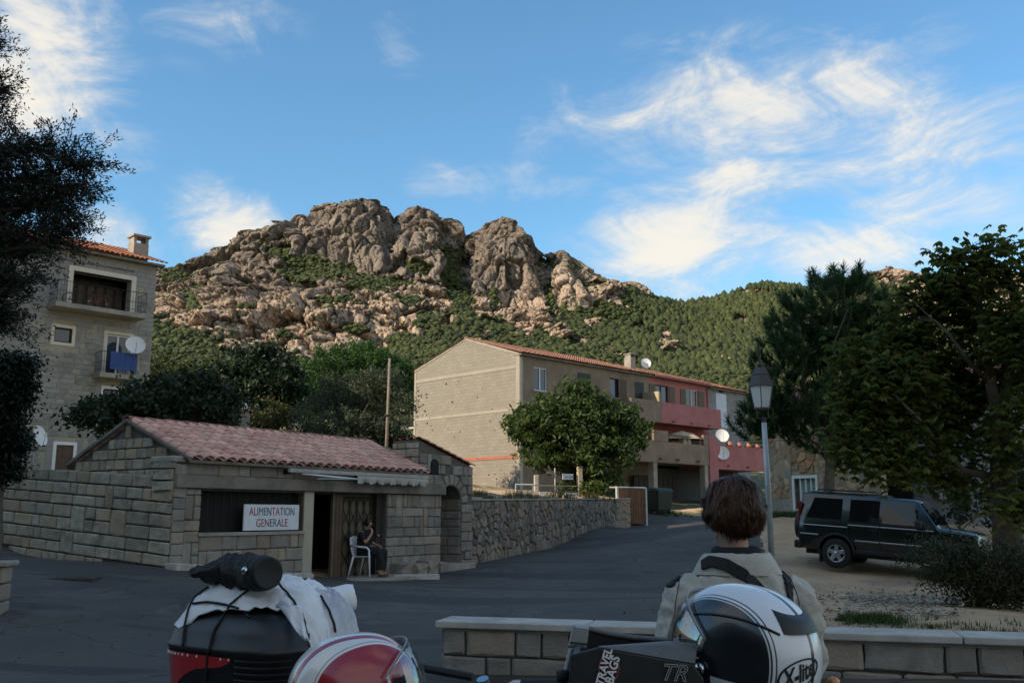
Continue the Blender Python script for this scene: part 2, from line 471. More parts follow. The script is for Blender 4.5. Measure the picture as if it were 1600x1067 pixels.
def gz_np(x, y):
    x = np.asarray(x, float); y = np.asarray(y, float)
    r2 = (x[:, None] - GP[None, :, 0]) ** 2 + (y[:, None] - GP[None, :, 1]) ** 2
    return _tps(r2) @ _W[:_n] + _W[_n] + _W[_n + 1] * x + _W[_n + 2] * y


def gz(x, y): return float(gz_np([x], [y])[0])


A = at(262, 882, 17.9)
SH = Frame(A.x, A.y, math.atan2(.839, .545))
H0 = at(812, 700, 57); HO = Frame(H0.x, H0.y, R(45))
B0 = at(240, 500, 45); LB = Frame(B0.x, B0.y, R(45))
GW0 = SH.world(9.75, 0.15); GW1 = at(985, 803, 45)


def inside(poly, x, y):
    c = np.zeros(len(x), bool); n = len(poly)
    for i in range(n):
        x1, y1 = poly[i][:2]; x2, y2 = poly[(i + 1) % n][:2]
        if y1 == y2: continue
        c ^= ((y1 > y) != (y2 > y)) & (x < (x2 - x1) * (y - y1) / (y2 - y1) + x1)
    return c


# asphalt outline on the ground plan
lw = SH.world(0, 12)
ROAD = [(-40, -28), (-60, 14), (lw.x, lw.y + .1), tuple(SH.world(.15, .2))[:2], tuple(SH.world(9.8, .2))[:2], (GW1.x - .2, GW1.y), (GW1.x + 1.6, GW1.y + 6),
        tuple(at(1045, 803, 58))[:2], tuple(at(1118, 803, 55))[:2], tuple(at(1185, 830, 33))[:2], tuple(at(1207, 868, 21))[:2], tuple(at(1150, 960, 11.5))[:2],
        tuple(at(1140, 975, 9.6))[:2], (22, 9.0), (45, 6), (45, -28)]


def ground_sheets():
    xs = np.unique(np.r_[np.arange(-70, -14, 1.6), np.arange(-14, 15, .22), np.arange(15, 90, 1.6)])
    ys = np.unique(np.r_[np.arange(-30, -2, 1.6), np.arange(-2, 30, .22), np.arange(30, 62, .5), np.arange(62, 101, 1.5)])
    X, Y = np.meshgrid(xs, ys); nx, ny = len(xs), len(ys)
    eb = sorted([(p[1], p[0]) for p in ROAD[8:13]]); ey, ex = [q[0] for q in eb], [q[1] for q in eb]     # lay a row of vertices along the asphalt edge
    for i, yy in enumerate(ys):
        if ey[0] < yy < ey[-1]: xb = float(np.interp(yy, ey, ex)) + .03 * math.sin(yy * 2.3) + .02 * math.sin(yy * 5.1); X[i, int(np.argmin(abs(xs - xb)))] = xb
    x, y = X.ravel().copy(), Y.ravel().copy()
    P3 = np.c_[x * .35, y * .35, np.zeros(len(x))]
    wob = pnoise(np.c_[x * 1.3, y * 1.3, np.zeros(len(x)) + 5.5])
    z = np.concatenate([gz_np(x[i:i + 20000], y[i:i + 20000]) for i in range(0, len(x), 20000)])
    rough = fbm(np.c_[x * 1.1, y * 1.1, np.zeros(len(x))], 4)
    road_v = inside(ROAD, x, y)
    z += np.where(road_v, pnoise(P3) * .025, rough * .06)
    V = np.c_[x, y, z]
    I = np.arange(nx * ny).reshape(ny, nx)
    F = np.stack([I[:-1, :-1], I[:-1, 1:], I[1:, 1:], I[1:, :-1]], -1).reshape(-1, 4)
    cx, cy = x[F].mean(1), y[F].mean(1)
    isr = inside(ROAD, cx, cy)
    for nm, sel, mt, lb in (('road', isr, 'asphalt', 'dark grey asphalt street running up past the shop'), ('ground', ~isr, 'dirt', 'tan earth lot and garden ground')):
        f = F[sel]; u, inv = np.unique(f, return_inverse=True)
        o = mobj(nm, npmesh(nm, V[u], inv.reshape(f.shape), True), mt); tag(o, lb, kind='structure')


def asphalt_mat():
    m = bpy.data.materials.new('asphalt'); m.use_nodes = True; MATS['asphalt'] = m
    h = NT(m.node_tree); b = h.n['Principled BSDF']; P = h.node('ShaderNodeNewGeometry').outputs['Position']
    c = h.mix(h.ramp(h.noise(P, .35, 5, .6), .3, .7), (.040, .034, .028), (.078, .067, .055))
    c = h.mix(h.ramp(h.noise(P, 120, 2, .6), .35, .75, 0, .5), c, (.10, .092, .082))
    c = h.mix(h.ramp(h.noise(P, .9, 6, .7, .6), .52, .68, 0, .85), c, (.105, .094, .082))
    c = h.mix(h.ramp(h.noise(h.vmul(P, (.4, 1.4, 1)), .28, 3, .5), .56, .57, 0, .7), c, (.028, .026, .024))
    c = h.mix(h.ramp(h.noise(h.vmul(P, (1, .25, 1)), 1.6, 5, .6), .62, .72, 0, .45), c, (.028, .028, .03))
    cr = h.node('ShaderNodeTexVoronoi', feature='DISTANCE_TO_EDGE'); cr.inputs['Scale'].default_value = .42
    wv = h.node('ShaderNodeVectorMath', operation='ADD'); h.l.new(P, wv.inputs[0])
    nz = h.node('ShaderNodeTexNoise'); nz.inputs['Scale'].default_value = 1.5; h.l.new(P, nz.inputs['Vector']); h.l.new(nz.outputs['Color'], wv.inputs[1])
    h.l.new(wv.outputs[0], cr.inputs['Vector'])
    c = h.mix(h.ramp(cr.outputs['Distance'], .002, .012, .8, 0), c, (.018, .018, .018))
    h.put(b.inputs['Base Color'], c); b.inputs['Roughness'].default_value = .8
    bn = h.node('ShaderNodeBump'); bn.inputs['Distance'].default_value = .006; h.put(bn.inputs['Height'], h.noise(P, 90, 3, .7)); h.l.new(bn.outputs[0], b.inputs['Normal'])


def dirt_mat():
    m = bpy.data.materials.new('dirt'); m.use_nodes = True; MATS['dirt'] = m
    h = NT(m.node_tree); b = h.n['Principled BSDF']; P = h.node('ShaderNodeNewGeometry').outputs['Position']
    c = h.mix(h.ramp(h.noise(P, .8, 7, .65), .3, .7), (.46, .295, .175), (.58, .415, .265))
    c = h.mix(h.ramp(h.noise(P, .35, 4, .6, .4), .52, .66, 0, .75), c, (.24, .20, .165))
    c = h.mix(h.ramp(h.noise(P, 45, 3, .7), .58, .74, 0, .6), c, (.15, .11, .08))
    c = h.mix(h.ramp(h.noise(P, 26, 3, .7), .62, .74, 0, .5), c, (.52, .43, .34))
    y = h.sep(P)[1]; x = h.sep(P)[0]
    gr = h.math('MAXIMUM', h.ramp(y, 38, 50), h.ramp(x, -7, -11))
    gr = h.math('MULTIPLY', gr, h.ramp(h.noise(P, .5, 5, .6), .35, .5))
    c = h.mix(gr, c, (.07, .085, .03))
    h.put(b.inputs['Base Color'], c); b.inputs['Roughness'].default_value = .95
    bn = h.node('ShaderNodeBump'); bn.inputs['Distance'].default_value = .03; h.put(bn.inputs['Height'], h.noise(P, 22, 8, .7)); h.l.new(bn.outputs[0], b.inputs['Normal'])


def rock_mat():
    m = bpy.data.materials.new('mountain_rock'); m.use_nodes = True; MATS['mountain_rock'] = m
    h = NT(m.node_tree); b = h.n['Principled BSDF']; P = h.node('ShaderNodeNewGeometry').outputs['Position']
    rk = h.node('ShaderNodeAttribute', attribute_name='rock').outputs['Fac']
    fr = h.node('ShaderNodeAttribute', attribute_name='sunlit_tone').outputs['Fac']  # sunlight painted as pale pink on the slabs, cloud shade as grey above
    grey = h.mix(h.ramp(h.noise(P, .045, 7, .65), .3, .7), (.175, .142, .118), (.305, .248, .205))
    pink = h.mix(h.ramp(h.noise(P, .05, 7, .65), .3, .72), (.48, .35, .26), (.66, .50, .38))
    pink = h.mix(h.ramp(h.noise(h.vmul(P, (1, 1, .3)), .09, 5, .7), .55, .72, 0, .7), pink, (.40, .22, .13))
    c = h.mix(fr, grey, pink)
    c = h.mix(h.ramp(h.noise(h.vmul(P, (1, 1, .16)), .22, 6, .7), .5, .72, 0, .75), c, (.085, .078, .068))
    c = h.mix(h.ramp(h.noise(P, .5, 6, .7), .56, .68, 0, .4), c, (.11, .098, .08))
    wv = h.node('ShaderNodeVectorMath', operation='ADD'); h.put(wv.inputs[0], h.vmul(P, (1, 1, .38)))
    nz = h.node('ShaderNodeTexNoise'); nz.inputs['Scale'].default_value = .12; nz.inputs['Detail'].default_value = 4; h.l.new(P, nz.inputs['Vector'])
    h.put(wv.inputs[1], h.vmul(nz.outputs['Color'], (9, 9, 9)))
    ck = None
    for sc, w, st in ((.075, .05, .75), (.21, .06, .6)):
        vo = h.node('ShaderNodeTexVoronoi', feature='DISTANCE_TO_EDGE'); vo.inputs['Scale'].default_value = sc; h.l.new(wv.outputs[0], vo.inputs['Vector'])
        e = h.ramp(vo.outputs['Distance'], 0.0, w, st, 0.0); ck = e if ck is None else h.math('MAXIMUM', ck, e)
    c = h.mix(h.math('MULTIPLY', ck, h.ramp(h.noise(P, .04, 3, .6), .35, .6)), c, (.05, .043, .036))
    veg = h.mix(h.ramp(h.noise(P, .09, 6, .7), .3, .7), (.026, .036, .013), (.075, .085, .028))
    edge = h.math('ADD', rk, h.math('MULTIPLY', h.math('SUBTRACT', h.noise(P, .35, 6, .7), .5), .9))
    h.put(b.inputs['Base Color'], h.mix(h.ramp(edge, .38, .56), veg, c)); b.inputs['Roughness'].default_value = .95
    b.inputs['Specular IOR Level'].default_value = .15
    bn = h.node('ShaderNodeBump'); bn.inputs['Distance'].default_value = 1.1; h.put(bn.inputs['Height'], h.math('SUBTRACT', h.noise(P, .6, 10, .75), h.math('MULTIPLY', ck, .8))); h.l.new(bn.outputs[0], b.inputs['Normal'])


asphalt_mat(); dirt_mat(); rock_mat()
ground_sheets()
tag(mobj('terrain', MB().add([(-3500, -3500, -9), (3500, -3500, -9), (3500, 3500, -9), (-3500, 3500, -9)], [(0, 1, 2, 3)]).mesh('terrain'), 'dirt'),
    'open country below the village', kind='structure')

# ------------------------------------------------------------------ mountain
SKYL = np.array([(-400, 420), (-200, 400), (0, 405), (150, 425), (248, 424), (275, 421), (300, 415), (330, 405), (350, 388), (365, 376), (400, 362), (440, 359), (452, 350), (462, 339), (480, 338),
                 (492, 328), (505, 320), (540, 317), (560, 314), (580, 315), (600, 326), (608, 346), (613, 364), (619, 344), (640, 329), (655, 326), (672, 330), (690, 345), (705, 349), (712, 358),
                 (720, 388), (734, 394), (741, 370), (750, 360), (765, 350), (785, 342), (800, 347), (808, 356), (815, 368), (826, 371), (832, 385), (840, 404), (856, 414), (866, 402), (876, 394),
                 (885, 393), (893, 398), (905, 408), (915, 420), (925, 427), (950, 438), (972, 442), (985, 441), (995, 450), (1010, 459), (1020, 468), (1050, 476), (1075, 483), (1100, 478), (1140, 466),
                 (1160, 457), (1180, 450), (1200, 447), (1225, 451), (1260, 455), (1320, 445), (1380, 428), (1400, 424), (1425, 430), (1480, 436), (1540, 420), (1600, 430), (1750, 410), (1900, 430), (2100, 420)], float)
MK = np.array([  # px : Y=200, slab foot (Y 400), slab head (Y 470), cliff foot (Y 540) as heights in the view
    (-400, 640, 540, 500, 470), (240, 640, 520, 480, 455), (330, 640, 528, 470, 440), (400, 640, 560, 462, 420), (500, 640, 566, 455, 420), (600, 640, 562, 470, 430), (680, 640, 545, 485, 445),
    (725, 640, 540, 492, 462), (790, 640, 552, 505, 475), (850, 640, 555, 508, 485), (890, 645, 562, 515, 490), (960, 650, 570, 522, 502), (1020, 650, 576, 532, 512), (1080, 650, 580, 545, 522),
    (1140, 650, 580, 540, 515), (1230, 650, 575, 530, 502), (1400, 640, 560, 510, 480), (1600, 640, 560, 500, 475), (2100, 640, 560, 500, 475)], float)
YSK = np.array([(-400, 600), (300, 600), (400, 592), (460, 590), (540, 575), (590, 585), (613, 640), (650, 592), (690, 605), (725, 670), (760, 600), (790, 580), (830, 610), (850, 650), (885, 596), (930, 610),
                (1020, 620), (1080, 640), (1200, 600), (1400, 620), (1600, 600), (2100, 600)], float)
RLOW = np.array([(-400, 470), (200, 480), (245, 508), (300, 516), (330, 528), (400, 548), (450, 562), (500, 568), (560, 562), (600, 545), (630, 512), (660, 498), (700, 490), (720, 482), (760, 505), (800, 520), (830, 524),
                 (870, 505), (900, 492), (940, 482), (980, 474), (1020, 472), (1030, 455), (1150, 440), (1400, 440), (1440, 470), (1480, 500), (1560, 520), (1700, 500), (2100, 500)], float)
VEGE = [(500, 425, 85, 17), (470, 408, 45, 10), (590, 445, 60, 16), (650, 415, 30, 14), (705, 430, 18, 55), (722, 395, 12, 18), (852, 408, 16, 10), (262, 432, 28, 12), (300, 470, 18, 40), (520, 470, 50, 10),
        (445, 520, 20, 9), (515, 485, 14, 11), (720, 470, 26, 26), (560, 515, 40, 8), (380, 480, 22, 8), (770, 470, 10, 22), (860, 470, 10, 40), (640, 470, 30, 9), (430, 395, 30, 12), (930, 445, 22, 5)]
ROCKE = [(1040, 535, 22, 18), (1020, 522, 14, 9), (680, 478, 22, 14), (655, 520, 24, 11), (868, 523, 22, 14), (1160, 500, 16, 12), (1190, 456, 40, 7), (1142, 462, 8, 6), (620, 505, 36, 20), (370, 538, 30, 16),
         (1000, 510, 14, 9), (950, 545, 10, 7), (1270, 500, 20, 30), (1440, 480, 60, 40), (1400, 432, 25, 12), (1520, 470, 60, 40), (985, 448, 22, 7), (840, 560, 12, 6), (760, 520, 15, 6), (700, 500, 12, 9), (925, 505, 16, 9)]


def mountain():
    px = np.unique(np.r_[np.linspace(-400, 225, 130), np.linspace(225, 1260, 800), np.linspace(1260, 1650, 170), np.linspace(1650, 2100, 60)])
    nc = len(px)
    yk = np.c_[np.full(nc, 92.), np.full(nc, 200.), np.full(nc, 400.), np.full(nc, 470.), np.full(nc, 540.), np.interp(px, YSK[:, 0], YSK[:, 1])]
    sky = np.interp(px, SKYL[:, 0], SKYL[:, 1])
    pk = np.c_[np.zeros(nc)] * 0
    u = (px - CX) / FPX

    def z_of(py, Y):
        v = (CY - py) / FPX; return EYE + (ST + v * CT) / (CT - v * ST) * Y
    zk = [gz_np(u / CT * 92, np.full(nc, 92.)) - .6]
    for k in range(4): zk.append(z_of(np.interp(px, MK[:, 0], MK[:, k + 1]), yk[:, k + 1]))
    zk.append(z_of(sky, yk[:, 5])); zk = np.array(zk).T
    counts = [26, 44, 60, 50, 120]; rowsY, rowsZ = [], []
    for s, n in enumerate(counts):
        for t in np.linspace(0, 1, n, endpoint=False):
            tt = t
            if s == 4: zz = zk[:, 4] + (zk[:, 5] - zk[:, 4]) * (1 - (1 - t) ** 1.7)       # steep cliffs rounding off at the top
            else: zz = zk[:, s] + (zk[:, s + 1] - zk[:, s]) * tt
            rowsY.append(yk[:, s] + (yk[:, s + 1] - yk[:, s]) * t); rowsZ.append(zz)
    rowsY.append(yk[:, 5]); rowsZ.append(zk[:, 5])
    for dy, dz in ((6, -1.5), (14, -6), (30, -18), (70, -50), (160, -110), (400, -190)):
        rowsY.append(yk[:, 5] + dy); rowsZ.append(zk[:, 5] + dz)
    Y = np.array(rowsY); Z = np.array(rowsZ); nr = len(Y)
    # direction of the column stays a straight line over the ground
    X = (u / CT)[None, :] * Y
    PXg = np.broadcast_to(px[None, :], Y.shape)
    El = (Z - EYE) / Y; PY = CY - FPX * (El * CT - ST) / (CT + El * ST)
    P = np.stack([X, Y, Z], -1).reshape(-1, 3); pxf, pyf = PXg.ravel(), PY.ravel()
    n_lo = fbm(P * .012, 4); n_md = fbm(P * .045 + 9, 4); n_hi = fbm(P * .16 + 3, 3)
    low = np.interp(pxf, RLOW[:, 0], RLOW[:, 1])
    rock = sstep(low - 6 - pyf + 34 * n_md + 14 * n_hi, -10, 12)
    for (ex, ey, a, b) in VEGE:
        r = np.sqrt(((pxf - ex) / a) ** 2 + ((pyf - ey) / b) ** 2) + .8 * n_md + .5 * n_hi
        rock = np.minimum(rock, sstep(r, .58, .95))
    for (ex, ey, a, b) in ROCKE:
        r = np.sqrt(((pxf - ex) / a) ** 2 + ((pyf - ey) / b) ** 2) + .7 * n_md + .6 * n_hi
        rock = np.maximum(rock, 1 - sstep(r, .6, .95))
    spots = sstep(fbm(P * .05 + 31, 3) + .25 * n_hi, .36, .44) * (P[:, 1] > 210)
    rock = np.maximum(rock, spots * .9 * sstep(pxf, 560, 640))
    crev = sstep(fbm(P * np.array([.06, .06, .03]) + 77, 4), .16, .3)
    rock = rock * (1 - .6 * crev * sstep(pyf, 330, 420))
    sunlit_tone = sstep(pyf + 26 * n_lo + 22 * n_md, 430, 495) * sstep(1100 - pxf, 0, 60) + .75 * sstep(pxf, 780, 860) * sstep(pyf, 385, 440)  # light put into the rock colour: lower slabs as if sunlit, peaks shaded
    sunlit_tone = np.clip(np.maximum(sunlit_tone, sstep(pxf, 980, 1000)), 0, 1) * (.7 + .6 * n_md)
    # relief: buttresses, fissures, blocks
    G = P.reshape(nr, nc, 3); du = np.gradient(G, axis=1); dv = np.gradient(G, axis=0)
    N = np.cross(du.reshape(-1, 3), dv.reshape(-1, 3)); N /= np.linalg.norm(N, axis=1)[:, None] + 1e-9
    N[:, 1] -= .6; N[:, 2] *= .10; N /= np.linalg.norm(N, axis=1)[:, None]
    big = fbm(P * np.array([.021, .021, .009]) + 5, 3, ridged=True)
    disp = (1 - rock) * (5 * n_md + 1.6 * n_hi); k = np.flatnonzero(rock > .03); Q = P[k]
    Q = Q + np.c_[fbm(Q * .05 + 60, 2), fbm(Q * .05 + 70, 2), fbm(Q * .05 + 80, 2)] * 5
    dr = 14 * (big[k] - .5)
    for sc, st, am in ((30., 4.5, 9.0), (12., 4.0, 4.6), (4.8, 2.6, 2.0)):       # jointed blocks: each cell its own offset and tilt, open cracks between
        g, o, e = worley(Q / np.array([sc, sc, sc * st]), int(sc))
        dr += am * (.55 * g[:, 0] + 1.1 * (o * g).sum(1)) - am * .55 * (1 - sstep(e, 0, .16))
    disp[k] += rock[k] * (dr + .9 * fbm(Q * .5, 3, ridged=True))
    amp = sstep(P[:, 1], 95, 300) * np.repeat(np.r_[np.ones(nr - 6), np.linspace(.8, .3, 6)], nc)
    # towards the skyline the outline is kept: mostly fine relief there
    rown = np.repeat(np.r_[np.ones(nr - 56), np.linspace(1, .30, 50), np.full(6, .30)], nc)
    P = P + N * (disp * amp * rown)[:, None]
    I = np.arange(nr * nc).reshape(nr, nc)
    F = np.stack([I[:-1, :-1], I[:-1, 1:], I[1:, 1:], I[1:, :-1]], -1).reshape(-1, 4)
    me = npmesh('mountain', P, F, False); vattr(me, 'rock', rock); vattr(me, 'sunlit_tone', sunlit_tone)
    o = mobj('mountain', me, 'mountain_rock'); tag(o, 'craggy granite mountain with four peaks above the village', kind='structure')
    return P.reshape(nr, nc, 3), rock.reshape(nr, nc), px, pyf.reshape(nr, nc)


MT_P, MT_R, MT_PX, MT_PY = mountain()

_ico_v = None


def ico():
    bm = bmesh.new(); bmesh.ops.create_icosphere(bm, subdivisions=1, radius=1)
    v = np.array([p.co[:] for p in bm.verts]); f = np.array([[q.index for q in fc.verts] for fc in bm.faces]); bm.free(); return v, f


def scrub():
    """low maquis and pines that cover the slopes as one mass"""
    r = np.random.default_rng(21); v, f = ico(); nr, nc, _ = MT_P.shape
    cand = np.flatnonzero((MT_PX > -50) & (MT_PX < 1650))
    n = 150000; ci = r.choice(cand, n); ri = r.integers(12, nr - 7, n)
    p = MT_P[ri, ci]; rk = MT_R[ri, ci]; pxs = MT_PX[ci]
    dens = fbm(p * .03 + 3, 3)
    prob = np.where(rk < .35, .25 + .7 * sstep(dens, -.3, .25), .03)
    prob = np.where(ri > nr - 60, prob * .4, prob) * np.where((pxs > 1020) & (pxs < 1320), 1.25, 1.0)
    k = r.random(n) < prob; p, rk, pxs = p[k][:40000], rk[k][:40000], pxs[k][:40000]
    m = len(p); pine = (pxs > 990) & (p[:, 1] > 380) & (rk < .4)
    s = r.uniform(.35, 1.05, m) * (1 + 1.0 * r.random(m) ** 5) * np.where(rk > .4, .6, 1.0) * np.clip(p[:, 1] / 330, .4, 1.25)
    sc = np.stack([s, s, s * np.where(pine, 1.7, .75)], 1)
    V = v[None] * (1 + .38 * r.uniform(-1, 1, (m, len(v), 1))); V = V * sc[:, None, :] + (p + np.c_[np.zeros((m, 2)), s * .4])[:, None, :]
    F = f[None] + (np.arange(m) * len(v))[:, None, None]
    me = npmesh('scrub', V.reshape(-1, 3), F.reshape(-1, 3), False)
    t = np.clip(r.normal(.42, .22, m) + .3 * dens[k][:m], 0, 1)
    vattr(me, 'tint', np.repeat(t, len(v)) + .25 * (V[..., 2] - V[..., 2].mean(1, keepdims=True)).ravel() / np.repeat(s, len(v)) * .3)
    tag(mobj('hillside_scrub', me, 'leaf_scrub'), 'green scrub and small pines covering the mountain slopes', 'scrub', kind='stuff')


scrub()


def added_shade_hill():
    """unseen hill added behind the camera to keep the sun off the village"""
    c = SUN_DIR * 115; w = Vector((-SUN_DIR.y, SUN_DIR.x, 0)) * -1
    if w.y < 0: w = -w
    n = 70; V = []
    for i in range(n):
        for j in range(n):
            a = (i / (n - 1) - .5) * 2; b = (j / (n - 1) - .5) * 2
            ww = -72 + a * 118; hh = 104 * float(sstep(45 - ww, 0, 16)) * float(sstep(ww + 190, 0, 40)) * max(0, 1 - abs(b) ** 1.3)  # added shade: hill cut short so sun still reaches the house gable
            p = c + SUN_DIR * (-b * 80) + w * ww; V.append((p.x, p.y, hh - 6))
    V = np.array(V); V[:, 2] += fbm(V * .03, 4) * 5 * (V[:, 2] > 0)
    I = np.arange(n * n).reshape(n, n); F = np.stack([I[:-1, :-1], I[:-1, 1:], I[1:, 1:], I[1:, :-1]], -1).reshape(-1, 4)
    me = npmesh('shade_hill', V, F, True); vattr(me, 'rock', np.zeros(n * n)); vattr(me, 'sunlit_tone', np.zeros(n * n))
    tag(mobj('shade_hill', me, 'mountain_rock'), 'unseen scrub covered hill added to shade the village', kind='structure')


added_shade_hill()
# ================================================================== masonry helpers
STONES = []


def stone_meshes(mats):
    """rough faced blocks, unit size: x,z in +-.5, face towards -y, back at y=0"""
    res = []
    r = random.Random(5)
    for k in range(7):
        g = [-.5, -.41, 0.0, .41, .5]; vs = []; fs = []
        for j in range(5):
            for i in range(5):
                x, z = g[i], g[j]; edge = i in (0, 4) or j in (0, 4); corner = i in (0, 4) and j in (0, 4)
                if corner: x *= .95; z *= .95
                if edge: y = -.6 + r.uniform(-.06, .06); x += r.uniform(-.014, .014); z += r.uniform(-.02, .02)
                else: y = -1 + r.uniform(-.10, .18); x += r.uniform(-.05, .05); z += r.uniform(-.05, .05)
                vs.append((x, y, z))
        for j in range(4):
            for i in range(4): fs.append((j * 5 + i, j * 5 + i + 1, (j + 1) * 5 + i + 1, (j + 1) * 5 + i))
        rim = [0, 1, 2, 3, 4, 9, 14, 19, 24, 23, 22, 21, 20, 15, 10, 5]; n = len(vs)
        for q in rim: vs.append((vs[q][0], 0.35, vs[q][2]))
        for q in range(16): fs.append((rim[q], n + q, n + (q + 1) % 16, rim[(q + 1) % 16]))
        res.append(MB().add(vs, fs).mesh('stone_block'))
    out = {}
    for m in mats:
        out[m] = []
        for me in res:
            c = me.copy(); c.materials.append(MATS[m]); out[m].append(c)
    return out


STONES = stone_meshes(('granite', 'granite_grey', 'block_grey', 'rubble'))


def stone(parent, c, w, hgt, depth, m='granite', rz=0.0, tilt=0.0, name='stone'):
    me = random.choice(STONES[m]); o = bpy.data.objects.new(name, me); COL.objects.link(o); o.parent = parent
    o.location = c; o.scale = (w * random.choice((-1, 1)) if False else w, depth, hgt)
    o.rotation_euler = (0, tilt, rz)
    return o


def courses(x0, x1, z0, z1, hm, ws, seed=0, two=.1, hole=None, hvar=.12):
    """rectangles (cx, cz, w, h) of coursed masonry, some stones two courses high"""
    r = random.Random(seed); zs = [z0]
    while zs[-1] < z1 - hm * .5: zs.append(min(z1, zs[-1] + hm * r.uniform(1 - hvar, 1 + hvar)))
    zs[-1] = z1; taken = {}; res = []
    for k in range(len(zs) - 1):
        x = x0; blocks = sorted(taken.get(k, []))
        while x < x1 - 1e-3:
            hit = [b for b in blocks if b[0] - 1e-3 <= x < b[1] - 1e-3]
            if hit: x = hit[0][1]; continue
            nxt = min([b[0] for b in blocks if b[0] > x + 1e-3] + [x1]); w = r.choice(ws) * r.uniform(.88, 1.12)
            if nxt - x < w * 1.35: w = nxt - x
            tall = r.random() < two and k + 2 < len(zs) and w < ws[-1] * .5 + .12
            a, b = zs[k], zs[k + 2] if tall else zs[k + 1]
            if tall: taken.setdefault(k + 1, []).append((x, x + w))
            if hole is None or not hole(x + w / 2, (a + b) / 2, w, b - a): res.append((x + w / 2, (a + b) / 2, w, b - a))
            x += w
    return res


def clip(poly, px, py, nx, ny):
    """keep the side of the line where (p-(px,py)).n <= 0"""
    out = []
    for i in range(len(poly)):
        a, b = poly[i], poly[(i + 1) % len(poly)]
        da = (a[0] - px) * nx + (a[1] - py) * ny; db = (b[0] - px) * nx + (b[1] - py) * ny
        if da <= 0: out.append(a)
        if (da < 0 < db) or (db < 0 < da): t = da / (da - db); out.append((a[0] + (b[0] - a[0]) * t, a[1] + (b[1] - a[1]) * t))
    return out


def cells(bound, pts, gap):
    """Voronoi cells of pts within the convex polygon bound, shrunk by gap"""
    res = []
    for i, (x, y) in enumerate(pts):
        p = list(bound)
        for j, (u, v) in enumerate(pts):
            if i == j: continue
            dx, dy = u - x, v - y; d = math.hypot(dx, dy)
            if d > 2.2: continue
            m = d / 2 - gap / 2; p = clip(p, x + dx / d * m, y + dy / d * m, dx / d, dy / d)
            if len(p) < 3: break
        if len(p) >= 3: res.append(((x, y), p))
    return res


def poly_stone(parent, c, poly, depth, m, fr, name='stone'):
    """one irregular stone; fr(u,v,d) gives the local point at wall coordinates u,v and proudness d"""
    k = len(poly); cx, cy = c; r = random.uniform
    rim = [fr(u, v, -.03) for u, v in poly]; mid = [fr(u, v, depth * .55) for u, v in poly]
    top = [fr(cx + (u - cx) * .78, cy + (v - cy) * .78, depth * r(.85, 1.15)) for u, v in poly]
    mb = MB(); mb.loft([rim, mid, top], cap=False); n = 2 * k
    mb.v.append(tuple(fr(cx, cy, depth * r(1.0, 1.3)))); ci = len(mb.v) - 1
    for i in range(k): mb.f.append((n + i, n + (i + 1) % k, ci)); mb.mi.append(0)
    return mb.build(name, m, parent)


def jitter_pts(x0, x1, y0, y1, sx, sy, seed, ok=None, jit=.42):
    r = random.Random(seed); pts = []; row = 0; y = y0 + sy / 2
    while y < y1:
        x = x0 + (sx / 2 if row % 2 else 0.1 * sx)
        while x < x1:
            p = (x + r.uniform(-jit, jit) * sx, y + r.uniform(-jit, jit) * sy)
            if ok is None or ok(*p): pts.append(p)
            x += sx * r.uniform(.75, 1.3)
        y += sy; row += 1
    return pts


def tile_sheet(x0, x1, y0, y1, z0, z1, pitch=.22, rows=8, amp=.055):
    """curved clay tiles laid in rows, seen as one covering: eave (y0,z0) to ridge (y1,z1), columns along x"""
    nx = max(2, int(round((x1 - x0) / pitch))); seg = 8; V = []; F = []
    L = math.hypot(y1 - y0, z1 - z0); ny_, nz_ = -(z1 - z0) / L, (y1 - y0) / L
    us = np.linspace(0, nx, nx * seg + 1); w = np.abs(np.sin(us * math.pi)) ** .8
    r = np.random.default_rng(int(abs(x0) * 10) + 3)
    colj = np.repeat(r.uniform(-.012, .012, nx), seg); colj = np.r_[colj, colj[-1]]
    for k in range(rows):
        for e, lift in ((0, .028), (1, 0.0)):
            t = (k + (e * 1.02)) / rows; t = min(t, 1.0)
            for i in range(len(us)):
                hh = w[i] * amp + lift + colj[i]
                V.append((x0 + us[i] / nx * (x1 - x0), y0 + (y1 - y0) * t + ny_ * hh, z0 + (z1 - z0) * t + nz_ * hh))
    n = len(us)
    for k in range(rows):
        a = k * 2 * n
        for i in range(n - 1): F.append((a + i, a + i + 1, a + n + i + 1, a + n + i))
    # thickness at the eave
    base = len(V)
    for i in range(n): V.append((V[i][0], V[i][1] - ny_ * .02, V[i][2] - nz_ * .02))
    for i in range(n - 1): F.append((base + i, base + i + 1, i + 1, i))
    return np.array(V), np.array(F)


def tile_mesh(L=.34, w0=.235, w1=.19, hgt=.075, n=6, th=.014):
    """one half-round clay tile, lying along +y, crown up"""
    vs = []; fs = []
    for e, (y, w, lift) in enumerate(((0, w0, .022), (L, w1, 0))):
        for k in range(n + 1):
            a = math.pi * k / n; vs.append((-math.cos(a) * w / 2, y, math.sin(a) * hgt + lift))
        for k in range(n + 1):
            a = math.pi * k / n; vs.append((-math.cos(a) * (w / 2 - th), y, math.sin(a) * (hgt - th) + lift))
    m = n + 1
    for k in range(n):
        fs.append((k, k + 1, 2 * m + k + 1, 2 * m + k)); fs.append((m + k, 3 * m + k, 3 * m + k + 1, m + k + 1)); fs.append((k, m + k, m + k + 1, k + 1))
    return MB().add(vs, fs).mesh('roof_tile', True)


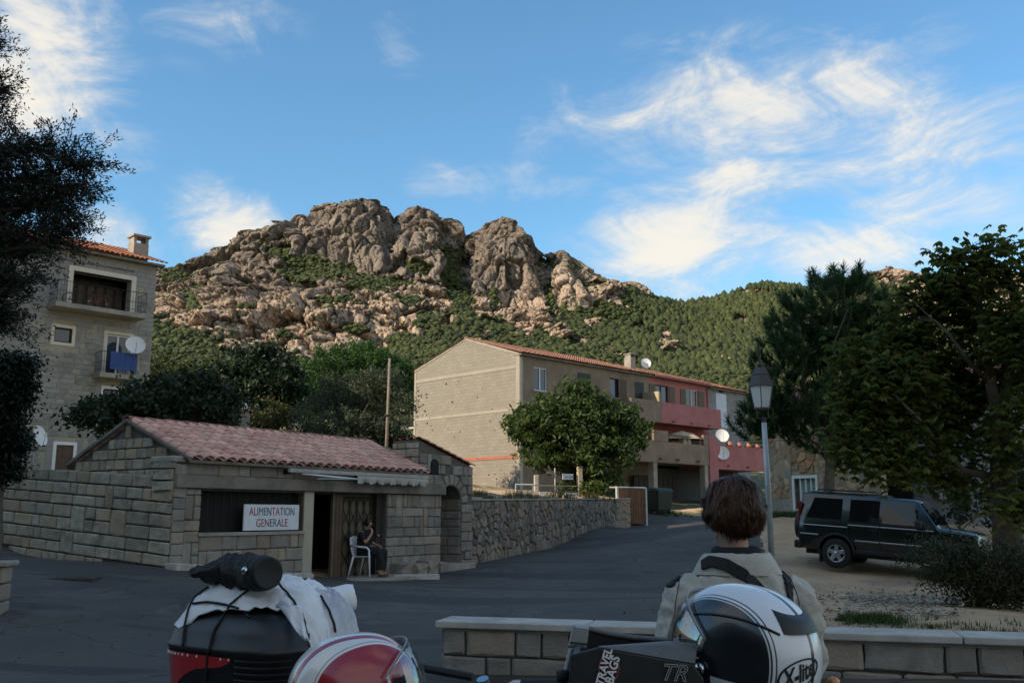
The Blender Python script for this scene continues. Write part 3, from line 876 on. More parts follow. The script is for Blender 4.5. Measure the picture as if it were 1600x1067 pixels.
def font(name, body, size, m, parent, M, ext=.002, outline=0.0, align='CENTER', mats=None, shear=0.0, space=1.0, sx=1.0):
    c = bpy.data.curves.new(name, 'FONT'); c.body = body; c.size = size; c.align_x = align; c.extrude = ext; c.shear = shear; c.space_character = space
    if outline: c.fill_mode = 'NONE'; c.bevel_depth = outline; c.extrude = 0
    for q in (mats or [m]): c.materials.append(MATS[q])
    if mats:
        for i in range(len(body)): c.body_format[i].material_index = (i * 7 // 3) % len(mats)
    o = bpy.data.objects.new(name, c); link(o, parent); bpy.context.view_layer.update(); me = bpy.data.meshes.new_from_object(o.evaluated_get(bpy.context.evaluated_depsgraph_get()))
    bpy.data.objects.remove(o); bpy.data.curves.remove(c); o = mobj(name, me, None, parent); o.matrix_local = M @ Matrix.Diagonal((sx, 1, 1, 1)); return o


FRONT = Matrix.Rotation(R(90), 4, 'X')      # text standing up, read from -y


def holed_wall(mb, x0, x1, z0, z1, y0, y1, holes):
    """wall slab between y0,y1 with rectangular openings"""
    xs = sorted({x0, x1} | {q for h in holes for q in h[:2]}); zs = sorted({z0, z1} | {q for h in holes for q in h[2:]})
    for i in range(len(xs) - 1):
        run = None
        for k in range(len(zs) - 1):
            cx, cz = (xs[i] + xs[i + 1]) / 2, (zs[k] + zs[k + 1]) / 2
            solid = not any(h[0] < cx < h[1] and h[2] < cz < h[3] for h in holes)
            if solid: run = (zs[k] if run is None else run)
            if run is not None and (not solid or k == len(zs) - 2):
                mb.box(xs[i], xs[i + 1], y0, y1, run, zs[k + 1] if solid else zs[k]); run = None
    return mb


# ================================================================== the shop
def shop():
    t = thing('stone_shop', 'low stone shop with pink tiled roof and dark open doorway', 'shop', (SH.o.x, SH.o.y, 0), SH.ang)
    zE, zR, yR, W = 2.60, 3.40, 1.85, 3.7
    wx0, wx1, wz0, wz1 = .69, 3.43, 1.25, 2.05
    dx0, dx1, dz1 = 3.72, 6.17, 2.07
    X0, X1 = .30, 8.31
    mb = MB(); holed_wall(mb, X0, X1, -.6, zE, .06, .36, [(wx0, wx1, wz0, wz1), (dx0, dx1, -.6, dz1)])
    mb.box(X0, X0 + .3, .36, W, -.6, zE); mb.box(X1 - .3, X1, .36, W, -.6, zE); mb.box(X0 + .3, X1 - .3, W - .3, W, -.6, zE)
    mb.build('wall', 'mortar', t)
    MB().prism([(X0, .06, zE), (X0, W, zE), (X0, yR, zR + .02)], (.28, 0, 0)).build('gable', 'mortar', t); MB().prism([(X1 - .3, .06, zE), (X1 - .3, W, zE), (X1 - .3, yR, zR)], (.28, 0, 0)).build('gable', 'mortar', t)
    # facade stones
    def hole(cx, cz, w, h):
        for (a, b, c, d) in ((wx0 - .02, wx1 + .30, wz0 - .06, 2.36), (dx0 - .3, dx1 + .02, -1, 2.36)):
            if cx + w / 2 > a + .03 and cx - w / 2 < b - .03 and cz + h / 2 > c + .03 and cz - h / 2 < d - .03: return True
        return cz > 2.07 and cz < 2.36
    gl = lambda x: gz(*SH.world(x, -.1)[:2])
    for (a, b, z0, z1, sd, ws) in ((.30, .69, -.1, 2.08, 3, [.2, .39]), (.69, 3.46, -.1, 1.19, 5, [.22, .4, .55]), (6.17, 8.31, -.1, 2.08, 8, [.16, .3, .46, .6]), (.30, 8.31, 2.33, 2.60, 11, [.3, .5, .7])):
        for (cx, cz, w, h) in courses(a, b, z0, z1, .235, ws, sd, .12):
            if cz + h / 2 < gl(cx) - .05: continue
            stone(t, (cx, .06, cz), w - .014, h - .014, .055, 'granite_grey', tilt=random.uniform(-.012, .012))
    # gable stones facing the street on the left
    for (cy, cz, w, h) in courses(.06, W, 2.05, zR, .21, [.22, .3, .36], 21, 0.0, hvar=.05):
        top = zE + (zR - zE) * (1 - abs((cy + (.09 if cy > yR else -.09)) - yR) / (W / 2)) if True else 0
        if cz + h * .35 < top: stone(t, (X0, cy, cz), w - .016, h - .016, .05, 'granite', rz=-R(90), tilt=random.uniform(-.02, .02))
    MB().box(.02, X1 + .05, -.10, .12, 2.09, 2.33).build('lintel', 'lintel', t, bevel=.012)
    MB().box(wx0 - .05, wx1 + .02, -.03, .3, wz0 - .07, wz0).build('window_sill', 'concrete', t, bevel=.008)
    MB().box(3.43, 3.72, .02, .40, -.4, 2.089).build('door_jamb', 'pale_concrete', t, bevel=.01)
    # window: dark shutter boards behind bars
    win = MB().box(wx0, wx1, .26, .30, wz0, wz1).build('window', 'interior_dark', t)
    for k in range(14):
        x = wx0 + .1 + k * (wx1 - wx0 - .2) / 13; MB().tube([(x, .20, wz0), (x, .20, wz1)], .009, 6).build('bar', 'iron', win)
    for (a, b, c, d) in ((wx0, wx0 + .06, wz0, wz1), (wx1 - .06, wx1, wz0, wz1)): MB().box(a, b, .14, .24, c, d).build('frame', 'dark_wood', win)
    # doorway: half open, a wooden post, and the folded iron lattice gate
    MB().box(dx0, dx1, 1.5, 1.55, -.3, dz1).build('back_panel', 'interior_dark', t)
    MB().box(4.42, 4.47, .12, .20, 0.0, dz1).build('door_post', 'shutter_olive', t, bevel=.006)
    for k in range(3):
        x = 4.50 + k * .11; MB().box(x, x + .10, .20, .225, .05, dz1 - .02).build('door_board', 'shutter_brown', t, bevel=.004)
    g = MB().box(4.86, 5.95, .30, .33, .05, dz1 - .03).build('lattice_gate', 'shutter_olive', t)
    z0, z1 = .12, dz1 - .08
    for k in range(5):
        x = 4.90 + k * .245
        for s in (-1, 1):
            pts = [(x + .1225 + s * .118 * math.sin(math.pi * 2 * q / 12), .265, z0 + (z1 - z0) * q / 24) for q in range(25)]
            MB().tube(pts, .011, 5).build('scroll', 'iron', g)
        MB().tube([(x, .27, z0), (x, .27, z1)], .012, 5).build('bar', 'iron', g)
    for z in (z0, (z0 + z1) / 2, z1): MB().tube([(4.86, .27, z), (5.95, .27, z)], .014, 5).build('rail', 'iron', g)
    MB().box(5.95, dx1, .16, .34, .0, dz1).build('door_jamb', 'dark_wood', t)
    MB().lathe([(.0, 0), (.035, .0), (.03, .03), (.0, .035)], 12, (6.0, .14, 1.10), Matrix.Rotation(R(90), 4, 'X')).build('door_knob', 'grey_metal', t, smooth=True)
    # roof: boards, then every tile
    roof = MB().prism([(.22, -.17, 2.60), (.22, yR, 3.44), (.22, W + .1, 2.60), (.22, W + .1, 2.56), (.22, yR, 3.40), (.22, -.17, 2.56)], (7.3, 0, 0)).build('roof', 'lintel', t)
    V, F = tile_sheet(.22, 7.52, W + .12, yR, 2.60, 3.46, .27, 7); mobj('back_slope', npmesh('back_slope', V, F), 'terracotta', roof)
    me = tile_mesh(); me.materials.append(MATS['terracotta']); nx = 27; sl = math.atan2(3.44 - 2.60, yR + .17); L = math.hypot(.84, yR + .17)
    me2 = tile_mesh(.34, .2, .22, -.05); me2.materials.append(MATS['terracotta'])
    for k in range(8):
        for i in range(nx):
            d = k * (L - .30) / 7 - .02
            o = bpy.data.objects.new('roof_tile', me); link(o, roof)
            o.location = (.22 + (i + .5) * 7.3 / nx + random.uniform(-.008, .008), -.20 + d * math.cos(sl), 2.62 + d * math.sin(sl) + .012)
            o.rotation_euler = (sl + random.uniform(-.02, .02), 0, random.uniform(-.03, .03)); o.scale = (1.06, 1, 1)
    for i in range(nx + 1):         # channels between the rows
        vs = []
        x = .22 + i * 7.3 / nx
        MBc = MB().add([(x - .07, -.16, 2.645), (x, -.16, 2.605), (x + .07, -.16, 2.645), (x - .07, yR, 3.475), (x, yR, 3.44), (x + .07, yR, 3.475)], [(0, 1, 4, 3), (1, 2, 5, 4)])
        MBc.build('channel', 'terracotta', roof)
    rt = tile_mesh(.5, .26, .24, .10); rt.materials.append(MATS['old_tile'])
    for i in range(16):
        o = bpy.data.objects.new('ridge_tile', rt); link(o, roof); o.location = (.20 + i * .46, yR, 3.45 + random.uniform(-.008, .008)); o.rotation_euler = (0, 0, -R(90))
    # verge board on the gable
    for s in (-.17, W + .1):
        MB().prism([(.20, s, 2.585), (.20, yR, 3.43), (.20, yR, 3.50), (.20, s, 2.655)], (.05, 0, 0)).build('verge', 'lintel', roof)


shop()


def shop_extras():
    # sign
    x0, x1, z0, z1 = SH.rect(380, 788, 466, 828, -.02)
    c = SH.world((x0 + x1) / 2, -.02, z0); s = thing('shop_sign', 'hand lettered white sign standing on the shop window sill', 'sign', c, SH.ang)
    w, h = x1 - x0, z1 - z0
    MB().box(-w / 2, w / 2, -.02, .01, 0, h).build('board', 'sign_white', s, bevel=.004)
    for body, z, sz, sx in (('ALIMENTATION', h * .58, h * .44, .80), ('GENERALE', h * .14, h * .44, .84)):
        font('lettering', body, sz, None, s, Matrix.Translation((0, -.024, z)) @ FRONT, .002, mats=['ink_red', 'ink_teal'], sx=sx * w / 1.62, space=1.02)
    # awning folded above the door
    a0, za = SH.hy(450, 738, -.25); a1, zb = SH.hy(667, 744, -.25)
    a = thing('folded_awning', 'white folded awning under the shop eave', 'awning', SH.world(a0, -.1, 0), SH.ang)
    L = a1 - a0; zc = (za + zb) / 2
    MB().box(0, L, -.22, -.13, zc - .035, zc + .05).build('cassette', 'coping', a, bevel=.015)
    n = 60; V = []
    for i in range(n + 1):
        x = L * .44 + (L * .55) * i / n; sag = .02 * math.sin(i * .7) + .015 * math.sin(i * 1.9)
        V += [(x, -.20, zc - .03), (x, -.25 + sag, zc - .10 + sag), (x, -.22, zc - .19 - .012 * abs(math.sin(i * .42)) - sag)]
    F = [(3 * i + j, 3 * i + 3 + j, 3 * i + 4 + j, 3 * i + 1 + j) for i in range(n) for j in range(2)]
    MB().add(V, F).build('valance', 'awning_cloth', a, smooth=True)
    MB().tube([(L * .08, -.18, zc - .05), (L * .42, -.30, zc - .12)], .02, 8).build('arm', 'white_paint', a, smooth=True)
    MB().tube([(L * .42, -.30, zc - .12), (L * .16, -.26, zc - .15)], .018, 8).build('arm', 'grey_metal', a, smooth=True)
    for q in (.03, .5, .96): MB().box(L * q - .03, L * q + .03, -.13, .16, zc - .06, zc + .03).build('bracket', 'iron', a)
    # doorstep slab and kerb
    st = thing('door_step', 'concrete apron slab before the shop doorway', 'step', SH.world(5.2, -.4, 0), SH.ang)
    g0 = gz(*SH.world(5.2, -.4)[:2])
    MB().box(-1.7, 1.3, -.55, .5, g0 - .3, g0 + .035).build('slab', 'concrete', st, bevel=.015)
    kb = thing('kerb_stones', 'pale kerb stones along the foot of the shop wall', 'kerb', SH.world(0, -.3, 0), SH.ang)
    x = -.15
    while x < 3.3:
        w = random.uniform(.45, .7); p = SH.world(x + w / 2, -.25); o = MB().box(-w / 2, w / 2, -.14, .2, -.3, .09 + random.uniform(-.015, .02)).build('stone', 'coping', kb, bevel=.025, loc=(x + w / 2, 0, gz(p.x, p.y)))
        o.rotation_euler = (0, math.atan2(-(gz(*SH.world(x + w, -.25)[:2]) - gz(*SH.world(x, -.25)[:2])), w), random.uniform(-.03, .03)); x += w + .012
    pl = thing('wall_plinth', 'low broken stone plinth at the shop corner by the arch', 'plinth', SH.world(7.2, 0, 0), SH.ang)
    for (q, w, h, d) in ((-.65, .5, .34, .34), (-.15, .45, .30, .42), (.32, .44, .36, .40), (.78, .42, .28, .36)):
        z = gz(*SH.world(7.2 + q, -.2)[:2]); stone(pl, (q, -.02, z + h / 2 - .04), w, h, d, 'granite_grey')
    kb2 = MB().box(-.55, .55, -.09, .09, -.2, .10).build('kerb_stone', 'coping', None, bevel=.02, loc=at(650, 902, 22.6)); kb2.rotation_euler = (0, 0, SH.ang - .62); kb2.location.z = gz(kb2.location.x, kb2.location.y)
    tag(kb2, 'short pale kerb stone at the road edge near the shop', 'kerb')


shop_extras()


# ------------------------------------------------------------------ boundary wall on the left of the shop
def left_wall():
    t = thing('boundary_wall', 'tall coursed granite wall joining the shop on its street side', 'wall', (SH.o.x, SH.o.y, 0), SH.ang)
    Lw = 9.0; sl = .06
    top = lambda y: 2.24 + .045 * y
    bot = lambda y: gz(*SH.world(-.1, y)[:2])
    mb = MB(); mb.prism([(.03, 0, -.5), (.03, Lw, -.2), (.03, Lw, top(Lw) - .05), (.03, .62, top(.6) - .05), (.03, .62, 2.55), (.03, 0, 2.55)], (.25, 0, 0)); mb.build('core', 'dark_mortar', t)
    for (cy, cz, w, h) in courses(.0, Lw, -.1, 2.30, .232, [.28, .5, .66, .78], 33, .07):
        z = cz + sl * cy
        if cy < .62 and cz > 2.0: continue
        if z + h * .3 < bot(cy) or cz + h / 2 > 2.31: continue
        stone(t, (.03, cy, z), w - .024, h - .026, .042, 'granite', rz=-R(90), tilt=random.uniform(-.012, .012) + .058)
    for k, (w, h) in enumerate(((.6, .2), (.56, .22), (.62, .22))):     # corner pier
        stone(t, (.03, .30, 2.02 + k * .215 + .1), w, h - .02, .085, 'granite', rz=-R(90))
    for k in range(12):                                                 # end of the wall in the facade plane
        z = .10 + k * .212
        if z < 2.62: stone(t, (.155, .0, z), .27, .20, .03, 'granite_grey')
    MB().box(-.06, 1.15, -.06, .64, 2.56, 2.68).build('cap', 'concrete', t, bevel=.03)


left_wall()


# ------------------------------------------------------------------ arched gateway right of the shop
def gateway():
    x0, x1 = 7.45, 9.78; zt0, zt1 = 3.46, 2.86; ax0, ax1, az = 8.33, 9.27, 1.88; rad = (ax1 - ax0) / 2; cx = (ax0 + ax1) / 2
    t = thing('arched_gateway', 'stone gateway with round arch and sloping tiled top', 'gateway', (SH.o.x, SH.o.y, 0), SH.ang)
    top = lambda x: zt0 + (zt1 - zt0) * (x - x0) / (x1 - x0)
    y0, y1 = .10, .95; mb = MB()
    mb.prism([(x0, y0, 2.4), (8.34, y0, 2.4), (8.34, y0, top(8.34)), (x0, y0, top(x0))], (0, y1 - y0, 0))
    mb.box(8.312, ax0, y0, y1, -.4, 2.4)
    mb.prism([(ax1, y0, -.4), (x1, y0, -.4), (x1, y0, zt1), (ax1, y0, top(ax1))], (0, y1 - y0, 0))
    n = 14; arc = [(cx - rad * math.cos(math.pi * k / n), az + rad * math.sin(math.pi * k / n)) for k in range(n + 1)]
    for k in range(n):
        (a, za), (b, zb) = arc[k], arc[k + 1]; mb.prism([(a, y0, za), (b, y0, zb), (b, y0, top(b)), (a, y0, top(a))], (0, y1 - y0, 0))
    mb.build('core', 'mortar', t)
    m = 9                                                               # voussoirs
    for k in range(m):
        a0, a1 = math.pi * k / m + .03, math.pi * (k + 1) / m - .03; r0, r1 = rad + .005, rad + .27 + random.uniform(-.03, .04)
        pl = [(cx - r0 * math.cos(a0), az + r0 * math.sin(a0)), (cx - r1 * math.cos(a0), az + r1 * math.sin(a0)), (cx - r1 * math.cos(a1), az + r1 * math.sin(a1)), (cx - r0 * math.cos(a1), az + r0 * math.sin(a1))]
        q = (sum(p[0] for p in pl) / 4, sum(p[1] for p in pl) / 4); poly_stone(t, q, pl, .05, 'granite_grey', lambda u, v, d: Vector((u, y0 - d, v)), 'voussoir')
    def hole(px, pz, w, h):
        if pz + h * .4 > top(px + w * .4): return True
        if px < 8.31 and pz < 2.62: return True
        if ax0 - .02 < px + w / 2 and px - w / 2 < ax1 + .02 and pz - h / 2 < az - .02: return not (px > ax1 - .02 or px < ax0 + .02)
        return math.hypot(px - cx, pz - az) < rad + .36 and pz > az - .05
    nx0, nx1, nz0, nz1 = *sorted((SH.hy(670, 735, .1)[0], SH.hy(682, 735, .1)[0])), SH.hy(676, 748, .1)[1], SH.hy(676, 722, .1)[1]
    for (px, pz, w, h) in courses(x0, x1, -.05, 3.45, .24, [.2, .34, .5], 41, .12, hole):
        if px - w / 2 < ax1 < px + w / 2 and pz < az: w2 = px + w / 2 - ax1; px = ax1 + w2 / 2; w = w2
        if w < .08: continue
        stone(t, (px, y0, pz), w - .018, h - .018, .05, 'granite_grey', tilt=random.uniform(-.03, .03))
    for (py, pz, w, h) in courses(y0, y1, 2.6, 3.40, .22, [.25, .4], 47, 0): stone(t, (x0, py, pz), w - .02, h - .02, .05, 'granite', rz=-R(90))
    for (py, pz, w, h) in courses(y0, y1 + 2.2, 0.1, 2.0, .24, [.3, .45, .6], 49, 0): stone(t, (ax1, py, pz), w - .02, h - .02, .03, 'granite_grey', rz=-R(90))
    MB().box(ax1 + .001, ax1 + .3, y1, y1 + 2.2, -.3, 2.1).build('passage_wall', 'mortar', t)
    MB().box(ax0 - 1, ax1 + 2, y1 + 2.6, y1 + 2.7, -.3, 2.4).build('back_wall', 'dark_mortar', t)
    nb = MB(); nb.box(nx0, nx1, y0 - .075, y0 - .004, nz0, nz1 - .08)
    nb.lathe([((nx1 - nx0) / 2, -.035), ((nx1 - nx0) / 2, .035)], 16, ((nx0 + nx1) / 2, y0 - .042, nz1 - .08), Matrix.Rotation(R(90), 4, 'X'))
    nb.build('niche', 'interior_dark', t)
    gnd = gz(*SH.world(cx, 0)[:2]); MB().box(ax0 - .15, ax1 + .2, -.28, y1, gnd - .3, gnd + .14).build('step', 'concrete', t, bevel=.02)
    me = tile_mesh(.36, .24, .21, .06); me.materials.append(MATS['red_tile']); sl = math.atan2(zt1 - zt0, x1 - x0); Lr = math.hypot(x1 - x0, zt0 - zt1)
    for k in range(8):
        for r_ in range(4):
            o = bpy.data.objects.new('coping_tile', me); link(o, t); d = Lr * (k + 1) / 8
            o.location = (x0 + d * math.cos(sl) + .03, y0 + .02 + r_ * .24, top(x0) + d * math.sin(sl) + .015); o.rotation_euler = (math.pi * 0 - sl, 0, R(90)); o.rotation_euler = (-sl, 0, R(90))


gateway()


# ------------------------------------------------------------------ rubble garden wall
def garden_wall():
    p0, p1 = Vector((GW0.x, GW0.y, 0)), Vector((GW1.x, GW1.y, 0)); d = p1 - p0; L = d.length; ang = math.atan2(d.y, d.x)
    t = thing('garden_wall', 'rough rubble stone garden wall along the rising road', 'wall', p0, ang); f = Frame(p0.x, p0.y, ang)
    zt = lambda x: 1.95 + (2.27 - 1.95) * x / L
    gl = lambda x: gz(*f.world(x, -.05)[:2])
    MB().prism([(0, .05, -.3), (L, .05, .3), (L, .05, zt(L)), (0, .05, zt(0))], (0, .4, 0)).build('core', 'dark_mortar', t)
    pts = []; r = random.Random(9); x = 0.0
    while x < L:
        s = .27 + .10 * x / L; z = gl(x) + .02
        while z < zt(x):
            pts.append((x + r.uniform(-.42, .42) * s, z + r.uniform(0, .8) * s * .8)); z += s * r.uniform(.75, 1.15)
        x += s * .95
    pts = [p for p in pts if 0 < p[0] < L and gl(p[0]) - .05 < p[1] < zt(p[0]) - .03]
    allc = cells([(0, -.2), (L, .4), (L, zt(L)), (0, zt(0))], pts, .035)
    fr = lambda u, v, q: Vector((u, .05 - q, v))
    allc.sort(key=lambda c: c[0][0])
    for c, pl in allc[:300]: poly_stone(t, c, pl, random.uniform(.03, .075), 'rubble', fr)
    rest = MB()
    for c, pl in allc[300:]:
        rest.loft([[fr(u, v, -.03) for u, v in pl], [fr(u, v, .03) for u, v in pl], [fr(c[0] + (u - c[0]) * .78, c[1] + (v - c[1]) * .78, .055) for u, v in pl]])
    if rest.f: o = rest.build('far_stones', 'rubble', t); o['kind'] = 'stuff'
    x = 0
    while x < L - .2:
        w = min(random.uniform(.7, 1.3), L - x); o = MB().box(x + .008, x + w - .008, -.03, .48, 0, .06).build('cap_stone', 'concrete', t, bevel=.015)
        for v in o.data.vertices: v.co.z += zt(v.co.x) + .002
        x += w


garden_wall()


# ------------------------------------------------------------------ low wall in the foreground
def low_wall():
    a = at(690, 968, 10.1); b = at(1690, 994, 8.6); d = Vector((b.x - a.x, b.y - a.y, 0)); L = d.length; ang = math.atan2(d.y, d.x)
    t = thing('low_wall', 'low granite block wall with pale coping before the street', 'wall', (a.x, a.y, 0), ang)
    h = .455
    MB().box(.02, L, .04, .34, -.2, h).build('core', 'mortar', t)
    for (cx, cz, w, hh) in courses(0, L, -.02, h - .01, .205, [.26, .42, .5, .62], 61, 0.0, hvar=.05):
        stone(t, (cx, .04, cz), w - .02, hh - .02, .05, 'granite_grey', tilt=random.uniform(-.015, .015))
    for (cy, cz, w, hh) in courses(.04, .34, -.02, h - .01, .205, [.3], 62, 0.0): stone(t, (.02, cy, cz), w - .02, hh - .02, .045, 'granite_grey', rz=-R(90))
    x = -.05
    while x < L:
        w = random.uniform(1.5, 2.1); MB().box(x, x + w - .012, -.06, .44, h + .002, h + .072).build('coping_slab', 'coping', t, bevel=.014, seg=3); x += w
    g = MB().box(.03, L, .0, .05, h - .03, h).build('mortar_joint', 'concrete', t)


low_wall()


def corner_pillar():
    p = at(2, 935, 12.6); t = thing('corner_pillar', 'dark stone gate pillar with flat cap at the picture edge', 'pillar', (p.x - .16, p.y, 0), R(12))
    for k in range(5): MB().box(-.2, .2, -.2, .2, .05 + k * .22 - .2, .05 + k * .22).build('stone', 'granite_grey', t, bevel=.02)
    MB().box(-.26, .26, -.26, .26, .936, 1.0).build('cap', 'concrete', t, bevel=.02)


corner_pillar()


# ================================================================== windows, dishes and other wall fittings
def window(parent, rect, y, frame_m, style='glass', fw=.06, surround=None, sill=False, depth=.12, name='window', bars=True):
    """window set in a wall whose face is at y; rect = x0,x1,z0,z1"""
    x0, x1, z0, z1 = rect
    w = MB().box(x0, x1, y + depth, y + depth + .02, z0, z1).build(name, 'window_glass' if style == 'glass' else style, parent)
    if frame_m:
        fr = MB(); a = y + depth - .05; b = y + depth - .002
        fr.box(x0, x0 + fw, a, b, z0, z1); fr.box(x1 - fw, x1, a, b, z0, z1); fr.box(x0 + fw, x1 - fw, a, b, z0, z0 + fw); fr.box(x0 + fw, x1 - fw, a, b, z1 - fw, z1)
        if bars: fr.box((x0 + x1) / 2 - fw * .6, (x0 + x1) / 2 + fw * .6, a, b, z0 + fw, z1 - fw)
        fr.build('frame', frame_m, w)
    if surround:
        s, m = surround; sb = MB(); a, b = y - .03, y + depth
        sb.box(x0 - s, x0, a, b, z0 - s, z1 + s); sb.box(x1, x1 + s, a, b, z0 - s, z1 + s); sb.box(x0, x1, a, b, z1, z1 + s); sb.box(x0, x1, a, b, z0 - s, z0)
        sb.build('surround', m, w)
    if sill: MB().box(x0 - .08, x1 + .08, y - .10, y + .02, z0 - .07, z0 - .004).build('sill', 'concrete', w)
    return w


def shutter(parent, x0, x1, z0, z1, y, m, boards=4, name='shutter'):
    s = MB().box(x0, x1, y - .02, y, z0, z1).build(name, m, parent)
    for k in range(boards):
        a = x0 + (x1 - x0) * k / boards; MB().box(a + .006, a + (x1 - x0) / boards - .006, y - .035, y - .021, z0 + .01, z1 - .01).build('board', m, s)
    for z in (z0 + (z1 - z0) * .2, z0 + (z1 - z0) * .8): MB().box(x0 + .01, x1 - .01, y - .048, y - .036, z - .04, z + .04).build('batten', m, s)
    return s


def dish(name, label, loc, r, facing, pole, group='satellite dishes'):
    """round dish with bracket; facing = horizontal angle it looks towards"""
    t = thing(name, label, 'satellite dish', loc, facing, group)
    M = Matrix.Rotation(R(72), 4, 'Y'); prof = [(r * k / 7, .22 * r * (k / 7) ** 2) for k in range(8)] + [(r * 1.02, .22 * r + .004), (r * (6 / 7), .22 * (6 / 7) ** 2 * r - .012), (.03, -.015)]
    MB().lathe([(.002, 0)] + prof[1:], 24, (0, 0, 0), M, cap=True).build('reflector', 'dish_white', t, smooth=True)
    e = M @ Vector((0, 0, r * .8)); f = M @ Vector((r * .95, 0, .2 * r))
    MB().tube([f, e], .012, 6).build('feed_arm', 'grey_metal', t); MB().tube([e - Vector((.06, 0, 0)), e + Vector((.02, 0, 0))], .035, 8).build('receiver', 'dish_white', t)
    MB().tube([M @ Vector((0, 0, -.02)), M @ Vector((0, 0, -.12)), Vector((-.14, 0, -.02)), Vector((-.14, 0, -pole))], .022, 6).build('bracket', 'grey_metal', t)
    return t


# ================================================================== long house behind the garden wall
def long_house():
    t = thing('long_house', 'long terraced house, brown and pink render, bare block gable', 'house', (HO.o.x, HO.o.y, 0), HO.ang)
    W = 10.05; zE = 11.25; zA = 12.75; yA = 4.95; XB, XC, XD = 13.05, 20.3, 26.0
    R1 = lambda a, b, c, d, y=0.0: HO.rect(a, b, c, d, y)
    wins = [R1(834, 574, 855, 611), R1(902, 583, 923, 613), R1(953, 592, 979, 622), R1(992, 597, 1006, 624), R1(1024, 602, 1044, 632), R1(1072, 609, 1090, 636)]
    lvl = 7.80; lvl2 = 5.0
    mb = MB(); holed_wall(mb, 0.25, XB, 1.5, zE, 0, .3, wins[:4]); mb.build('wall', 'brown_render', t)
    mb = MB(); holed_wall(mb, XB, XC, lvl2, zE, 0, .3, wins[4:]); mb.build('pink_wall', 'pink_render', t)
    MB().box(XB, XC, -.008, -.002, lvl2, lvl - .15).build('terrace_wall', 'red_render', t)
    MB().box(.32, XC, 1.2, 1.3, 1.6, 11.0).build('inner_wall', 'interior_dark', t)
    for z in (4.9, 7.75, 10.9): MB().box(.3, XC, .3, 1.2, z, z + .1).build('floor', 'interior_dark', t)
    # gable: block panels between concrete beams, brick band
    P = [(0, 0, 1.2), (0, W, 1.2), (0, W, zE - .1), (0, yA, zA), (0, 0, zE - .1)]
    MB().prism(P, (.24, 0, 0)).build('gable_wall', 'gable_block', t)
    for (z, h) in ((10.46, .20), (7.86, .20)): MB().box(-.025, 0, .28, W - .2, z - h / 2, z + h / 2).build('beam', 'gable_beam', t, bevel=.008)
    MB().box(-.03, 0, .1, W - .1, 4.90, 5.08).build('brick_band', 'red_brick', t)
    for (a, b) in ((0.0, .28), (W - .2, W)): MB().box(-.028, .0, a, b, 1.2, zE - .2).build('corner_post', 'gable_beam', t, bevel=.008)
    MB().box(.0, .24, -.03, 0, 1.2, zE - .2).build('corner_return', 'pale_concrete', t)
    for s, (ya, za, yb, zb) in enumerate(((0, zE - .1, yA, zA), (W, zE - .1, yA, zA))):
        MB().prism([(-.03, ya, za - .04), (-.03, yb, zb - .04), (-.03, yb, zb + .12), (-.03, ya, za + .12)], (.2, 0, 0)).build('verge', 'concrete', t)
    rr = random.Random(4); hm = MB()
    for k in range(26):
        y, z = rr.uniform(.6, W - .6), rr.uniform(3.2, 10.8); s = rr.uniform(.035, .075); hm.box(-.006, .001, y - s, y + s, z - s * .8, z + s * .8)
    o = hm.build('putlog_holes', 'interior_dark', t); o['kind'] = 'stuff'
    MB().tube([(.1, W, 7.35), (.1, W + 1.7, 7.30)], .09, 6).build('beam_stub', 'pale_concrete', t)
    # roofs
    for nm, x0, x1, ze, zr, m in (('roof', -.12, XB, zE, zA + .1, 'old_tile'), ('pink_roof', XB, XC, zE - .02, zA + .02, 'old_tile'), ('far_roof', XC, XD + .3, zE - .15, zA - .1, 'red_tile')):
        V, F = tile_sheet(x0, x1, -.35, yA, ze, zr, .22, 14, .06); o = mobj(nm, npmesh(nm, V, F), m, t)
        V, F = tile_sheet(x0, x1, W + .3, yA, ze, zr, .4, 4, .06); mobj('rear_slope', npmesh('rear_slope', V, F), m, o)
        MB().box(x0 + .02, x1 - .02, -.26, 0, ze - .12, ze - .03).build('eave_board', 'lintel', o)
    MB().tube([(XB + .2, -.40, zE - .06), (XC, -.40, zE - .10)], .06, 8).build('gutter', 'pink_render', t); MB().tube([(XC - .1, -.08, zE - .1), (XC - .1, -.08, 8.9)], .05, 8).build('downpipe', 'pink_render', t)
    ch = MB().box(13.05, 13.6, 1.6, 2.2, 11.2, 12.75).build('chimney', 'concrete', t, bevel=.02)
    for (a, b) in ((13.07, 13.15), (13.50, 13.58)): MB().box(a, b, 1.65, 2.15, 12.755, 12.95).build('chimney_leg', 'concrete', ch)
    MB().box(13.0, 13.65, 1.55, 2.25, 12.953, 13.02).build('chimney_cap', 'concrete', ch, bevel=.02)
    # upper windows
    window(t, wins[0], 0, 'white_paint', surround=None, sill=True, fw=.07)
    w = window(t, wins[1], 0, None, 'interior_dark'); shutter(w, wins[1][0], wins[1][1], wins[1][2], wins[1][3], .02, 'shutter_dark', 5)
    w = window(t, wins[2], 0, 'dark_wood', sill=True); xm = wins[2][0] + (wins[2][1] - wins[2][0]) * .48; shutter(w, xm, wins[2][1], wins[2][2], wins[2][3], -.01, 'shutter_brown', 3)
    w = window(t, wins[3], 0, None, 'interior_dark'); shutter(w, wins[3][0], wins[3][1], wins[3][2], wins[3][3], .02, 'shutter_dark', 4)
    w = window(t, wins[4], 0, 'dark_wood', fw=.05); a, b, c, d = R1(1045, 605, 1054, 633); shutter(w, a, b, c, d, -.01, 'shutter_olive', 3); shutter(w, wins[4][0] - (b - a), wins[4][0] - .02, c, d, -.01, 'shutter_olive', 3)
